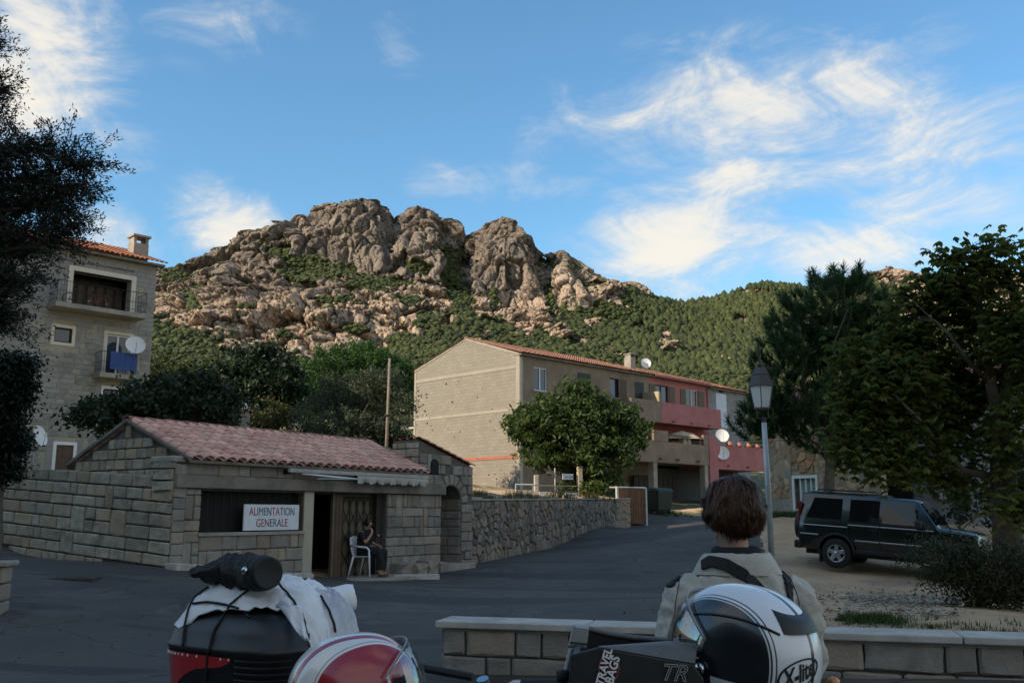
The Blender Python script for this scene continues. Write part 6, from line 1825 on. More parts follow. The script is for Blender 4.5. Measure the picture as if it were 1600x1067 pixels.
        MB().box(3.16, 3.27, s * .70 - .13, s * .70 + .13, .80, .96).build('headlight', 'lamp_glass', t, bevel=.02)
        MB().box(1.90, 2.06, s * 1.0 - .10, s * 1.0 + .08, 1.14, 1.32).build('mirror', 'car_black', t, bevel=.03)
        MB().box(-.42, -.38, s * .80 - .12, s * .80 + .1, .12, .42).build('mudflap', 'car_black', t)
    n = Vector((.565, 0, .42)).normalized() * .012
    MB().prism([Vector((1.965, -.57, 1.75)) + n, Vector((2.335, -.70, 1.245)) + n, Vector((2.335, .70, 1.245)) + n, Vector((1.965, .57, 1.75)) + n], tuple(-n * .9)).build('windscreen', 'car_glass', t)
    MB().box(-1.02, -.985, -.55, .55, 1.18, 1.62).build('rear_window', 'car_glass', t, bevel=.01)
    MB().box(-1.10, -.90, -.86, .86, .42, .62).build('rear_bumper', 'car_black', t, bevel=.04); MB().box(3.2, 3.38, -.84, .84, .45, .68).build('front_bumper', 'car_black', t, bevel=.05)
    MB().box(3.285, 3.31, -.5, .5, .74, .92).build('grille', 'car_black', t, bevel=.01)
    MB().lathe([(.20, -.11), (.34, -.10), (.365, 0), (.34, .09), (.30, .11)], 26, (-1.12, -.12, .98), Matrix.Rotation(R(90), 4, 'Y')).build('spare_wheel', 'car_black', t, smooth=True)
    for x in (-.3, .5): MB().box(x - .03, x + .03, -.6, .6, 1.945, 1.965).build('roof_bar', 'car_black', t)


car()


# ================================================================== people
pmat('skin', (.42, .22, .14), (.50, .28, .19), 10, .55, obj=True)
pmat('black_cloth', (.010, .010, .012), (.02, .02, .022), 10, .95, obj=True)
pmat('jacket', (.48, .455, .385), (.58, .55, .475), 6, .9, .004, 200, obj=True)
pmat('strap', (.008, .008, .009), (.016, .016, .017), 60, .8, obj=True)
leaf_mat('hair', (.012, .006, .003), (.16, .062, .024), trans=0.0, rough=.42)
pmat('dark_hair', (.010, .008, .007), (.022, .018, .016), 40, .5, obj=True)
pmat('denim', (.03, .035, .05), (.05, .055, .07), 30, .9, obj=True)


def skin(name, joints, edges, m, parent, root=0, sub=2):
    me = bpy.data.meshes.new(name); me.from_pydata([j[0] for j in joints], edges, []); o = bpy.data.objects.new(name, me); link(o, parent)
    mod = o.modifiers.new('skin', 'SKIN'); mod.branch_smoothing = .6; mod.use_smooth_shade = True
    if not me.skin_vertices: raise RuntimeError('no skin layer')
    for i, j in enumerate(joints):
        r = j[1]; me.skin_vertices[0].data[i].radius = r if isinstance(r, tuple) else (r, r); me.skin_vertices[0].data[i].use_root = (i == root)
    s = o.modifiers.new('sub', 'SUBSURF'); s.levels = sub; s.render_levels = sub
    bpy.context.view_layer.update(); baked(o); o.data.materials.clear(); o.data.materials.append(MATS[m])
    for p in o.data.polygons: p.use_smooth = True
    return o


def hand(joints, edges, wrist, d, side, s=1.0, curl=.5, thumb=1):
    """palm and five fingers as skinned chains from joint index wrist; d direction of the hand, side the thumb side"""
    d = Vector(d).normalized(); sd = Vector(side); sd = (sd - d * sd.dot(d)).normalized(); n = d.cross(sd); w = Vector(joints[wrist][0])
    joints.append((tuple(w + d * .05 * s), (.034 * s, .022 * s))); edges.append((wrist, len(joints) - 1)); palm = len(joints) - 1
    for k, ln in enumerate((.068, .078, .072, .055)):
        b = w + d * .088 * s + sd * (.03 - .02 * k) * s; joints.append((tuple(b), .0095 * s)); edges.append((palm, len(joints) - 1))
        m = b + (d * math.cos(curl * .6) + n * math.sin(curl * .6)) * ln * .5 * s; joints.append((tuple(m), .0085 * s)); edges.append((len(joints) - 2, len(joints) - 1))
        e = m + (d * math.cos(curl * 1.6) + n * math.sin(curl * 1.6)) * ln * .5 * s; joints.append((tuple(e), .0075 * s)); edges.append((len(joints) - 2, len(joints) - 1))
    b = w + d * .03 * s + sd * .04 * s; joints.append((tuple(b), .011 * s)); edges.append((palm, len(joints) - 1))
    joints.append((tuple(b + (d * .8 + sd * .5 + n * .3).normalized() * .05 * s), .009 * s)); edges.append((len(joints) - 2, len(joints) - 1))


def blob(rings, parent, name, m, vox, sm=8, arms=()):
    """closed garment: lofted trunk plus arm tubes, fused and smoothed into one surface"""
    mb = MB(); mb.loft(rings)
    for pts, rr in arms: mb.tube(pts, rr, 14)
    o = mb.build(name, m, parent); r = o.modifiers.new('r', 'REMESH'); r.mode = 'VOXEL'; r.voxel_size = vox
    s = o.modifiers.new('s', 'SMOOTH'); s.iterations = sm; s.factor = .5
    bpy.context.view_layer.update(); baked(o)
    for p in o.data.polygons: p.use_smooth = True
    return o


def ell(z, a, b, cx=0, cy=0, n=28, p=2.3):
    return [(cx + a * math.copysign(abs(math.cos(2 * math.pi * k / n)) ** (2 / p), math.cos(2 * math.pi * k / n)), cy + b * math.copysign(abs(math.sin(2 * math.pi * k / n)) ** (2 / p), math.sin(2 * math.pi * k / n)), z) for k in range(n)]


def verts(o):
    a = np.empty(len(o.data.vertices) * 3, np.float32); o.data.vertices.foreach_get('co', a); return a.reshape(-1, 3)


def setv(o, a): o.data.vertices.foreach_set('co', np.asarray(a, np.float32).ravel()); o.data.update()


def hit_path(bvh, Mi, px_path, step=14, off=.0):
    """points where view lines through the given image path meet a surface (local space), with normals"""
    res = []; C = Mi @ Vector((0, 0, EYE))
    for (a, b) in zip(px_path[:-1], px_path[1:]):
        n = max(2, int(math.hypot(b[0] - a[0], b[1] - a[1]) / step * 2))
        for k in range(n):
            q = ray(a[0] + (b[0] - a[0]) * k / n, a[1] + (b[1] - a[1]) * k / n); d = (Mi.to_3x3() @ q).normalized(); loc, nor, i, ds = bvh.ray_cast(C, d)
            if loc is not None: res.append((loc + nor * off, nor))
    return res


def bvh_of(*objs):
    V = []; F = []
    for o in objs:
        n = len(V); V += [tuple(v.co) for v in o.data.vertices]; F += [tuple(i + n for i in p.vertices) for p in o.data.polygons]
    return BVHTree.FromPolygons(V, F)


def ribbon(path, width, th=.004):
    """flat strap lying on a surface along path of (point, normal)"""
    rings = []
    for i, (p, n) in enumerate(path):
        t = (path[min(i + 1, len(path) - 1)][0] - path[max(i - 1, 0)][0]).normalized(); s = t.cross(n).normalized() * width / 2; u = n * th
        rings.append([p - s - u, p + s - u, p + s + u, p - s + u])
    return MB().loft(rings)


def rider():
    p = at(1150, 850, 3.2); base = Vector((p.x, p.y, 0)); t = thing('person', 'person with short brown hair and beige jacket seen from behind', 'person', base, R(4))
    hx, hy, hz = -.004, .015, 1.605; A_ = R(34)
    j = [((0, 0, .98), (.135, .10)), ((0, -.005, 1.16), (.125, .09)), ((0, -.01, 1.32), (.14, .09)), ((0, 0, 1.43), (.07, .06)), ((0, .005, 1.475), .052), ((-.004, .012, 1.545), (.066, .075)), ((-.006, .015, 1.625), (.074, .088)), ((-.006, .005, 1.685), (.05, .06)),
         ((-.095, 0, .90), .085), ((-.11, .01, .52), .058), ((-.12, 0, .10), .042), ((-.13, .13, .05), .036), ((.095, 0, .90), .085), ((.11, .01, .52), .058), ((.12, 0, .10), .042), ((.13, .13, .05), .036),
         ((-.14, .01, 1.345), .042), ((-.205, .0, 1.14), .040), ((-.165, .22, 1.02), .028), ((.14, .01, 1.345), .042), ((.20, .02, 1.12), .040), ((.16, .22, 1.0), .028), ((-.045, .105, 1.615), .014), ((-.02, .085, 1.555), .03)]
    e = [(0, 1), (1, 2), (2, 3), (3, 4), (4, 5), (5, 6), (6, 7), (0, 8), (8, 9), (9, 10), (10, 11), (0, 12), (12, 13), (13, 14), (14, 15), (2, 16), (16, 17), (17, 18), (2, 19), (19, 20), (20, 21), (6, 22), (5, 23)]
    hand(j, e, 18, (.5, .8, -.2), (.3, -.2, 1)); hand(j, e, 21, (-.5, .8, -.2), (-.3, -.2, 1))
    skin('body', j, e, 'skin', t)
    # ears
    for s in (-1, 1):
        c = Vector((hx, hy - .01, hz - .012)) + Matrix.Rotation(A_, 3, 'Z') @ Vector((s * .083, -.005, 0)); MB().lathe([(.004, -.012), (.017, -.008), (.022, .002), (.014, .010), (.004, .006)], 14, c, Matrix.Rotation(R(90) * s, 4, 'Y') @ Matrix.Diagonal((1.5, 1, 1, 1))).build('ear', 'skin', t, smooth=True)
    # jacket
    rings = [ell(.86, .185, .145), ell(.92, .20, .15), ell(1.05, .195, .142), ell(1.18, .20, .138), ell(1.28, .212, .132), ell(1.345, .205, .118), ell(1.395, .165, .10), ell(1.43, .115, .088), ell(1.462, .088, .08)]
    jk = blob(rings, t, 'jacket', 'jacket', .0085, 10, [([(-.15, 0, 1.365), (-.205, -.005, 1.33), (-.252, -.01, 1.22), (-.268, .005, 1.12), (-.235, .12, 1.05), (-.20, .20, 1.02)], [.06, .074, .068, .066, .056, .05]),
                                                      ([(.15, 0, 1.365), (.20, 0, 1.325), (.235, 0, 1.22), (.25, .02, 1.11), (.21, .13, 1.03), (.17, .20, 1.0)], [.06, .074, .068, .064, .055, .05])])
    a = verts(jk); a[:, 0] *= 1 - .10 * sstep(np.abs(a[:, 0]), .05, .2); a[:, 0] += .008; setv(jk, a); nn = np.empty(len(a) * 3, np.float32); jk.data.vertices.foreach_get('normal', nn); nn = nn.reshape(-1, 3)
    w = fbm(a * np.array([9, 9, 14]) + 3, 3, ridged=True) - .45; w2 = fbm(np.c_[a[:, 0] * 6 + a[:, 2] * 10, a[:, 1] * 6, a[:, 2] * 5 - a[:, 0] * 9] + 8, 3, ridged=True) - .5
    setv(jk, a + nn * (w * .013 + w2 * .018 * sstep(1.48 - a[:, 2], 0, .1))[:, None])
    col = []                                                                                          # turned-down stand collar
    for (z, ax, by, k) in ((1.405, .150, .108, 0), (1.432, .134, .106, 0), (1.458, .120, .101, 0), (1.474, .106, .092, 0), (1.476, .096, .082, 0), (1.46, .088, .075, 0), (1.44, .084, .072, 0)):
        col.append([(x, y + .004, zz - .10 * y * (1 if y > 0 else .25)) for x, y, zz in ell(z, ax, by, n=36)])
    co = MB().loft(col, cap=False).build('collar', 'jacket', t, smooth=True, sub=1)
    bpy.context.view_layer.update(); baked(co); a = verts(co); setv(co, a + (fbm(a * 22, 3) * .006)[:, None])
    MB().loft([ell(1.44, .085, .076, n=24), ell(1.487, .080, .071, n=24), ell(1.495, .07, .062, n=24)], cap=False).build('neck_scarf', 'black_cloth', t, smooth=True)
    Mi = (Matrix.Translation(base) @ Matrix.Rotation(R(4), 4, 'Z')).inverted(); bv = bvh_of(jk, co)
    for path, w in (([(1098, 884), (1110, 877), (1135, 882), (1160, 896), (1178, 912), (1192, 928), (1205, 950)], .036), ([(1216, 882), (1224, 894), (1231, 915), (1233, 940), (1230, 960)], .034), ([(1046, 918), (1056, 908), (1068, 899)], .03)):
        hp = hit_path(bv, Mi, path, 8, .005)
        if len(hp) > 2: ribbon(hp, w).build('strap', 'strap', t, smooth=False, bevel=.0015)
    for path in ([(1082, 925), (1120, 918), (1160, 925)], [(1062, 905), (1056, 940), (1052, 985)], [(1236, 905), (1246, 930), (1252, 960)]):
        hp = hit_path(bv, Mi, path, 6, .0005)
        if len(hp) > 3: MB().tube([q for q, _ in hp], .0016, 5).build('seam', 'denim', t)
    MB().loft([ell(.1 + .02, .07, .08, -.12, .0), ell(.5, .075, .085, -.11, .01), ell(.92, .10, .11, -.085, 0)]).build('trouser_leg', 'black_cloth', t, smooth=True); MB().loft([ell(.12, .07, .08, .12, 0), ell(.5, .075, .085, .11, .01), ell(.92, .10, .11, .085, 0)]).build('trouser_leg', 'black_cloth', t, smooth=True)
    for s in (-1, 1): MB().loft([ell(.0, .05, .13, s * .125, .05), ell(.06, .05, .13, s * .125, .05), ell(.12, .052, .06, s * .12, 0), ell(.2, .055, .065, s * .12, 0)]).build('boot', 'black_cloth', t, smooth=True)
    # hair: locks following the skull from the whorl down to the nape
    r = np.random.default_rng(14); n = 9000; K = 8; V = []; T = []
    cen = np.array([hx, hy - .005, hz]); rad = np.array([.090, .100, .113])
    az = r.uniform(0, 2 * math.pi, n)                                    # 0 = front of the face
    th_end = np.where(np.abs(((az + math.pi) % (2 * math.pi)) - math.pi) < 1.0, r.uniform(1.15, 1.45, n), np.where(np.abs(((az + math.pi) % (2 * math.pi)) - math.pi) < 1.75, r.uniform(1.7, 2.1, n), r.uniform(1.75, 2.62, n)))
    th0 = r.random(n) ** .8 * th_end * .82; lay = 1.0 + .055 * r.random(n) + .07 * r.random(n) ** 3; wv = r.normal(0, .16, n); tw = r.normal(0, .25, n); lift = r.random(n) ** 3 * .20
    ts = np.linspace(0, 1, K); P = np.zeros((n, K, 3))
    for k, s in enumerate(ts):
        th = th0 + (np.minimum(th_end - th0, r.uniform(.75, 1.0))) * s; a = az + wv * s * 1.3 + tw * math.sin(s * 3) * .25
        rr = lay + .012 * np.sin(s * 6 + az * 5) + lift * s * np.sin(np.clip(th, 0, 1.6)) * .5 - .17 * sstep(th, 1.8, 2.65); x, y, z = np.sin(th) * np.sin(a), np.sin(th) * np.cos(a), np.cos(th)
        q = np.stack([x * rad[0], y * rad[1], z * rad[2]], -1) * rr[:, None]; q[:, 1] -= .012 * np.clip(z, 0, 1); P[:, k] = q
    c, s_ = math.cos(A_), math.sin(A_); P = np.stack([P[..., 0] * c - P[..., 1] * s_, P[..., 0] * s_ + P[..., 1] * c, P[..., 2]], -1) + cen
    dd = np.stack([fbm(P.reshape(-1, 3) * 22 + q, 2) for q in (3, 13, 23)], -1).reshape(n, K, 3) + .6 * np.stack([fbm(P.reshape(-1, 3) * 60 + q, 2) for q in (33, 43, 53)], -1).reshape(n, K, 3); P = P + dd * .014 * (.3 + ts)[None, :, None]
    tg = np.gradient(P, axis=1); out = P - cen; sd = np.cross(tg, out); sd /= np.linalg.norm(sd, axis=-1, keepdims=True) + 1e-9
    wd = (.0017 * (1 - ts ** 2.5 * .9))[None, :, None] * r.uniform(.6, 1.3, n)[:, None, None]
    V = np.stack([P - sd * wd, P + sd * wd], 2).reshape(-1, 3); I = np.arange(n * K * 2).reshape(n, K, 2)
    F = np.stack([I[:, :-1, 0], I[:, :-1, 1], I[:, 1:, 1], I[:, 1:, 0]], -1).reshape(-1, 4); me = npmesh('hair', V, F, True)
    tn = np.clip(r.normal(.32, .2, n) + .35 * (r.random(n) < .12) + .15 * np.sin(az * 3), 0, 1); vattr(me, 'tint', np.repeat(tn, K * 2)); hr = mobj('hair', me, 'hair', t)
    cap = []
    for k in range(1, 13):
        th = 2.2 * k / 12; cap.append([(math.sin(th) * math.sin(a) * .084, math.sin(th) * math.cos(a) * (.093 if not (th > 1.3 and abs(((a + math.pi) % (2 * math.pi)) - math.pi) < 1.2) else .075), math.cos(th) * .106) for a in np.linspace(0, 2 * math.pi, 28, endpoint=False)])
    cm = MB().loft(cap, cap=True); cm.v = [(x * c - y * s_ + cen[0], x * s_ + y * c + cen[1], z + cen[2]) for x, y, z in cm.v]; cm.build('hair_base', 'dark_hair', hr, smooth=True)


rider()


def sitter():
    g = at(571, 897, 22.2); z0 = gz(g.x, g.y) + .035; ang = R(-22)
    ch = thing('plastic_chair', 'white plastic armchair outside the shop door', 'chair', (g.x, g.y, z0), ang)
    MB().loft([[(-.21, -.21, .42), (.22, -.23, .43), (.22, .23, .43), (-.21, .21, .42)], [(-.21, -.21, .445), (.22, -.23, .455), (.22, .23, .455), (-.21, .21, .445)]]).build('seat', 'white_plastic', ch, bevel=.012)
    bk = MB().tube([(-.21, -.22, .45), (-.27, -.23, .70), (-.32, -.17, .84), (-.34, 0, .87), (-.32, .17, .84), (-.27, .23, .70), (-.21, .22, .45)], .022, 8).build('back_frame', 'white_plastic', ch, smooth=True)
    for y in (-.13, -.065, 0, .065, .13): MB().box(-.02, .0, y - .022, y + .022, 0, .44).build('back_slat', 'white_plastic', bk, loc=(-.215, 0, .44)).rotation_euler = (0, R(-15), 0)
    for s in (-1, 1):
        MB().tube([(-.27, s * .24, .68), (-.05, s * .27, .66), (.18, s * .27, .64), (.23, s * .26, .58)], .024, 8).build('armrest', 'white_plastic', ch, smooth=True)
        MB().tube([(.23, s * .26, .60), (.23, s * .25, .43), (.27, s * .27, .0)], [.022, .026, .018], 8).build('front_leg', 'white_plastic', ch, smooth=True); MB().tube([(-.2, s * .22, .44), (-.30, s * .26, .0)], [.026, .018], 8).build('rear_leg', 'white_plastic', ch, smooth=True)
    t = thing('person', 'seated person in black, hand held to the chin', 'person', (g.x, g.y, z0), ang)
    j = [((-.06, 0, .53), (.11, .12)), ((-.08, 0, .72), (.10, .12)), ((-.05, 0, .92), (.09, .14)), ((.0, 0, 1.03), .05), ((.035, 0, 1.09), .048), ((.065, 0, 1.16), (.07, .062)), ((.06, 0, 1.22), (.072, .064)),
         ((.05, -.1, .52), .08), ((.40, -.11, .50), .06), ((.42, -.11, .09), .04), ((.54, -.11, .045), .033), ((.05, .1, .52), .08), ((.40, .10, .50), .06), ((.36, .10, .09), .04), ((.48, .10, .045), .033),
         ((-.05, -.18, .96), .05), ((.10, -.20, .74), .038), ((.19, -.07, .97), .028), ((-.05, .18, .96), .05), ((.05, .22, .72), .038), ((.27, .12, .66), .028), ((.14, 0, 1.165), .016)]
    e = [(0, 1), (1, 2), (2, 3), (3, 4), (4, 5), (5, 6), (0, 7), (7, 8), (8, 9), (9, 10), (0, 11), (11, 12), (12, 13), (13, 14), (2, 15), (15, 16), (16, 17), (2, 18), (18, 19), (19, 20), (5, 21)]
    hand(j, e, 17, (-.35, .2, .9), (0, 1, 0), 1, .8); hand(j, e, 20, (.8, -.4, -.1), (.2, -.4, .8), 1, .6)
    skin('body', j, e, 'skin', t)
    blob([ell(.44, .13, .19, -.05), ell(.52, .15, .20, -.05), ell(.66, .13, .185, -.07), ell(.82, .13, .20, -.07), ell(.94, .11, .20, -.05), ell(1.0, .085, .12, -.03), ell(1.035, .06, .065, -.005)], t, 'dress', 'black_cloth', .012, 4,
         [([(-.02, -.09, .53), (.2, -.10, .54), (.42, -.11, .51), (.44, -.11, .35), (.43, -.11, .16)], [.12, .115, .10, .09, .10]), ([(-.02, .09, .53), (.2, .10, .54), (.42, .10, .51), (.40, .10, .35), (.37, .10, .16)], [.12, .115, .10, .09, .10]),
          ([(-.05, -.16, .96), (-.0, -.20, .88), (.06, -.205, .80)], [.065, .062, .058]), ([(-.05, .16, .96), (.0, .21, .85), (.05, .22, .76)], [.065, .06, .055])])
    MB().loft([[(.05 + x * .9, y, z) for x, y, z in ell(z_, a, b_, -.0)] for z_, a, b_ in ((1.10, .045, .05), (1.14, .075, .07), (1.20, .088, .078), (1.25, .078, .07), (1.285, .04, .036))]).build('hair', 'dark_hair', t, smooth=True).location = (-.022, 0, .008)
    MB().lathe([(.01, -.035), (.035, -.015), (.038, .01), (.012, .035)], 14, (-.055, 0, 1.17)).build('hair_bun', 'dark_hair', t, smooth=True)
    for x, y in ((.50, -.11), (.44, .10)): MB().loft([[(x + q, y + w, z) for q, w, z in ell(z_, a, b_)] for z_, a, b_ in ((.0, .115, .042), (.03, .11, .042), (.055, .07, .035))]).build('shoe', 'shutter_brown', t, smooth=True)


sitter()
# ================================================================== motorcycles and luggage in the foreground
pmat('case_black', (.011, .011, .012), (.016, .016, .017), 40, .42, .0006, 500, obj=True)
pmat('case_grey', (.10, .095, .09), (.13, .125, .115), 30, .45, obj=True)
pmat('reflector', (.42, .012, .018), (.52, .02, .025), 90, .25, coat=.7, obj=True)
pmat('rubber', (.012, .012, .012), None, rough=.7)
pmat('bag_black', (.006, .006, .006), (.018, .017, .016), 14, .75, .006, 40, obj=True)
pmat('jean_white', (.70, .72, .74), (.78, .79, .80), 14, .5, obj=True)
pmat('print_white', (.75, .75, .74), None, rough=.5)
pmat('print_grey', (.30, .30, .30), None, rough=.5)
glass_mat('visor', (.93, .95, .97), .02)


def film_mat():
    m = bpy.data.materials.new('plastic_film'); m.use_nodes = True; MATS['plastic_film'] = m
    h = NT(m.node_tree); b = h.n['Principled BSDF']; out = h.n['Material Output']; P = h.node('ShaderNodeTexCoord').outputs['Object']
    h.put(b.inputs['Base Color'], h.mix(h.ramp(h.noise(P, 9, 5, .6), .35, .65), (.56, .57, .64), (.76, .77, .79))); b.inputs['Roughness'].default_value = .32
    bn = h.node('ShaderNodeBump'); bn.inputs['Distance'].default_value = .006; h.put(bn.inputs['Height'], h.noise(h.vmul(P, (1, 1.6, 1)), 26, 6, .65, 1.2)); h.l.new(bn.outputs[0], b.inputs['Normal'])
    tr = h.node('ShaderNodeBsdfTranslucent'); tr.inputs[0].default_value = (.7, .7, .75, 1); mx = h.node('ShaderNodeMixShader'); mx.inputs[0].default_value = .25
    h.l.new(b.outputs[0], mx.inputs[1]); h.l.new(tr.outputs[0], mx.inputs[2]); h.l.new(mx.outputs[0], out.inputs[0])


film_mat()


def bike_wheel(t, x, z=.31):
    w = MB().lathe([(.24, -.06), (.29, -.07), (.315, -.03), (.318, 0), (.315, .03), (.29, .07), (.24, .06)], 30, (x, 0, z), Matrix.Rotation(R(90), 4, 'X'), cap=False).build('wheel', 'tyre', t, smooth=True)
    MB().lathe([(.242, -.05), (.23, 0), (.242, .05)], 30, (x, 0, z), Matrix.Rotation(R(90), 4, 'X'), cap=False).build('rim', 'case_grey', w, smooth=True)
    for k in range(5):
        a = 2 * math.pi * k / 5; MB().tube([(x, 0, z), (x + .23 * math.cos(a), 0, z + .23 * math.sin(a))], .016, 6).build('spoke', 'case_grey', w)
    MB().tube([(x, -.09, z), (x, .09, z)], .035, 10).build('hub', 'case_grey', w)


def bike_body(t, paint):
    """road motorcycle: x forward, rear axle at x=0"""
    bike_wheel(t, 0); bike_wheel(t, 1.42)
    MB().loft([[(.0, y, z) for y, z in ((-.06, .74), (.06, .74), (.09, .84), (-.09, .84))], [(.45, y, z) for y, z in ((-.12, .66), (.12, .66), (.15, .80), (-.15, .80))], [(.72, y, z) for y, z in ((-.09, .66), (.09, .66), (.12, .78), (-.12, .78))]]).build('seat', 'rubber', t, bevel=.03)
    MB().loft([[(.68, y, z) for y, z in ((-.10, .68), (.10, .68), (.13, .82), (-.13, .82))], [(.90, y, z) for y, z in ((-.15, .62), (.15, .62), (.15, .95), (-.15, .95))], [(1.12, y, z) for y, z in ((-.12, .66), (.12, .66), (.12, .92), (-.12, .92))]]).build('tank', paint, t, bevel=.05, seg=3)
    MB().box(.45, 1.0, -.17, .17, .26, .62).build('engine', 'case_grey', t, bevel=.05); MB().tube([(.62, -.2, .36), (.2, -.24, .36), (-.25, -.24, .44)], [.03, .05, .055], 10).build('exhaust', 'chrome', t, smooth=True)
    for s in (-1, 1):
        MB().tube([(1.42, s * .10, .31), (1.16, s * .10, .95)], .026, 8).build('fork', 'chrome', t); MB().tube([(0, s * .09, .31), (.5, s * .09, .42)], .025, 6).build('swingarm', 'case_grey', t)
        MB().tube([(1.12, s * .12, .96), (1.04, s * .34, .99)], .016, 8).build('handlebar', 'rubber', t)
        MB().tube([(.42, s * .10, .70), (-.12, s * .12, .86)], .014, 6).build('rack_rail', 'case_black', t)
    MB().lathe([(.02, -.08), (.09, -.05), (.10, .02), (.09, .04)], 18, (1.26, 0, .84), Matrix.Rotation(R(90), 4, 'Y')).build('headlight', 'chrome', t, smooth=True)
    MB().tube([(.5, .1, .30), (.42, .34, .0)], .014, 6).build('side_stand', 'iron', t)


def case_ring(z, a, b, n=64, p=4.2):
    return ell(z, a, b, n=n, p=p)


CASE = dict(a=.235, b=.20, z0=.0, zt=.335)


def case_h(x, y):
    """height of the lid above the case bottom, and how far (x,y) lies outside"""
    s = (abs(x / CASE['a']) ** 4.2 + abs(y / CASE['b']) ** 4.2) ** (1 / 4.2)
    return (CASE['zt'] - .09 * s ** 5) if s < 1 else CASE['zt'] - .09 - (s - 1) * 1.1


def left_bike():
    c = at(412, 1000, 2.88); zc = 1.335 - CASE['zt']; phi = -.58; ang = phi + R(90)
    C0 = Vector((c.x, c.y, 0)); fw = Vector((math.cos(ang), math.sin(ang), 0)); base = C0 + fw * .10
    t = thing('motorcycle', 'dark motorcycle carrying a black top case with red reflector', 'motorcycle', (base.x, base.y, 0), ang); bike_body(t, 'case_black')
    Mc = Matrix.Translation((-.10, 0, zc)) @ Matrix.Rotation(-R(90), 4, 'Z')            # case axes: x across, -y rear
    def put(o): o.matrix_local = Mc; return o
    cs = MB().loft([case_ring(.0, .17, .15), case_ring(.02, .19, .17), case_ring(.12, .226, .193), case_ring(.225, .238, .202), case_ring(.230, .243, .207), case_ring(.240, .243, .207), case_ring(.245, .237, .201), case_ring(.275, .230, .194), case_ring(.305, .208, .174), case_ring(.325, .17, .142), case_ring(.335, .10, .085)]).build('top_case', 'case_black', t, smooth=True); put(cs)
    for k in range(7):
        z = .212 - k * .0165; s = 1.005 - .03 * (k / 6) ** 1.5; rib = [(x * s * 1.004, y * s * 1.004, z) for x, y, _ in case_ring(z, .235, .20)][50:62]; MB().tube([Vector(q) for q in rib], .0042, 5).build('rib', 'case_black', cs)
    # reflector wrapped round the rear corner
    ring = case_ring(0, 1, 1, 256); i0, i1 = 146, 198; V = []; F = []; n = i1 - i0
    for i in range(n + 1):
        f = i / n; x, y, _ = ring[(i0 + i) % 256]; zt_, zb_ = .224 - .006 * f, .125 + (.085 if f > .6 else 0) * ((f - .6) / .4)
        for z in (zb_, zt_):
            k = np.interp(z, [0, .02, .12, .225], [.17, .19, .226, .238]); kb = np.interp(z, [0, .02, .12, .225], [.15, .17, .193, .202]); V.append((x * k * 1.012, y * kb * 1.012, z))
    F = [(2 * i, 2 * i + 2, 2 * i + 3, 2 * i + 1) for i in range(n)]; MB().add(V, F).build('reflector', 'reflector', cs, smooth=True)
    for k in range(16):
        i = i0 + 6 + k * 3; x, y, _ = ring[i % 256]; MB().box(-.0018, .0018, -.001, .001, -.003, .003).build('print_mark', 'print_white', cs, loc=(x * .237 * 1.016, y * .201 * 1.016, .214))
    MB().box(-.15, .15, -.14, .14, -.02, -.001).build('carrier_plate', 'case_black', cs)
    Wc = Matrix.Translation((base.x, base.y, 0)) @ Matrix.Rotation(ang, 4, 'Z') @ Mc
    # sleeping mat wrapped in white film, on the lid
    def drape(name, label, cx, cy, rx, ry, rot, bulge, seed, m, cat, flap=None, lift=.012):
        n, k = 90, 54; V = []; r = np.random.default_rng(seed)
        for i in range(n):
            a = 2 * math.pi * i / n
            for j in range(k + 1):
                s = j / k; wob = 1 + .10 * math.sin(3 * a + seed) + .06 * math.sin(7 * a + 2 * seed)
                x, y = rx * s * math.cos(a) * wob, ry * s * math.sin(a) * wob; X = cx + x * math.cos(rot) - y * math.sin(rot); Y = cy + x * math.sin(rot) + y * math.cos(rot)
                z = case_h(X, Y) + lift + bulge * max(0, 1 - s ** 2.4); V.append((X, Y, z))
        V = np.array(V); q = np.c_[V[:, 0] * 10 + V[:, 1] * 4, V[:, 1] * 18, V[:, 2] * 9] + seed
        V[:, 2] += (fbm(q, 4, ridged=True) - .4) * .026 + (fbm(V * 35 + seed, 3, ridged=True) - .4) * .012
        F = []
        for i in range(n):
            for j in range(k): a_, b_ = i * (k + 1) + j, ((i + 1) % n) * (k + 1) + j; F.append((a_, b_, b_ + 1, a_ + 1))
        o = mobj(name, npmesh(name, V, F, True), m); o.matrix_world = Wc; sd = o.modifiers.new('thick', 'SOLIDIFY'); sd.thickness = .003; bpy.context.view_layer.update(); baked(o); tag(o, label, cat); return o
    f1 = drape('wrapped_mat', 'white film wrapped bundle draped over the black top case', -.015, .02, .275, .185, .12, .062, 2, 'jean_white', 'bundle')
    f2 = drape('plastic_sheet', 'crumpled translucent plastic sheet behind the white bundle', .17, .13, .17, .20, -.5, .035, 5, 'plastic_film', 'sheet', lift=.02)
    objs = [f1, f2, cs]
    # hanging corner of the film
    P = [at(478, 958, 2.66), at(492, 978, 2.63), at(478, 1000, 2.62)]
    V = []
    for i in range(9):
        for j in range(5):
            f = i / 8; px = 452 + 26 * f + (j - 2) * 9 * (1 - f * .8); py = 945 + 55 * f; p = at(px, py, 2.70 - .06 * f + .008 * math.sin(j * 2.1 + i)); V.append(Wc.inverted() @ p)
    fl = MB().add(V, [(i * 5 + j, i * 5 + j + 1, i * 5 + 6 + j, i * 5 + 5 + j) for i in range(8) for j in range(4)]).build('film_corner', 'jean_white', None, smooth=True); fl.parent = f1
    sd = fl.modifiers.new('t', 'SOLIDIFY'); sd.thickness = .002
    # white roll at the back
    p = at(520, 938, 3.05); rl = thing('white_roll', 'small white rolled bundle at the back of the luggage', 'bundle', p, .3)
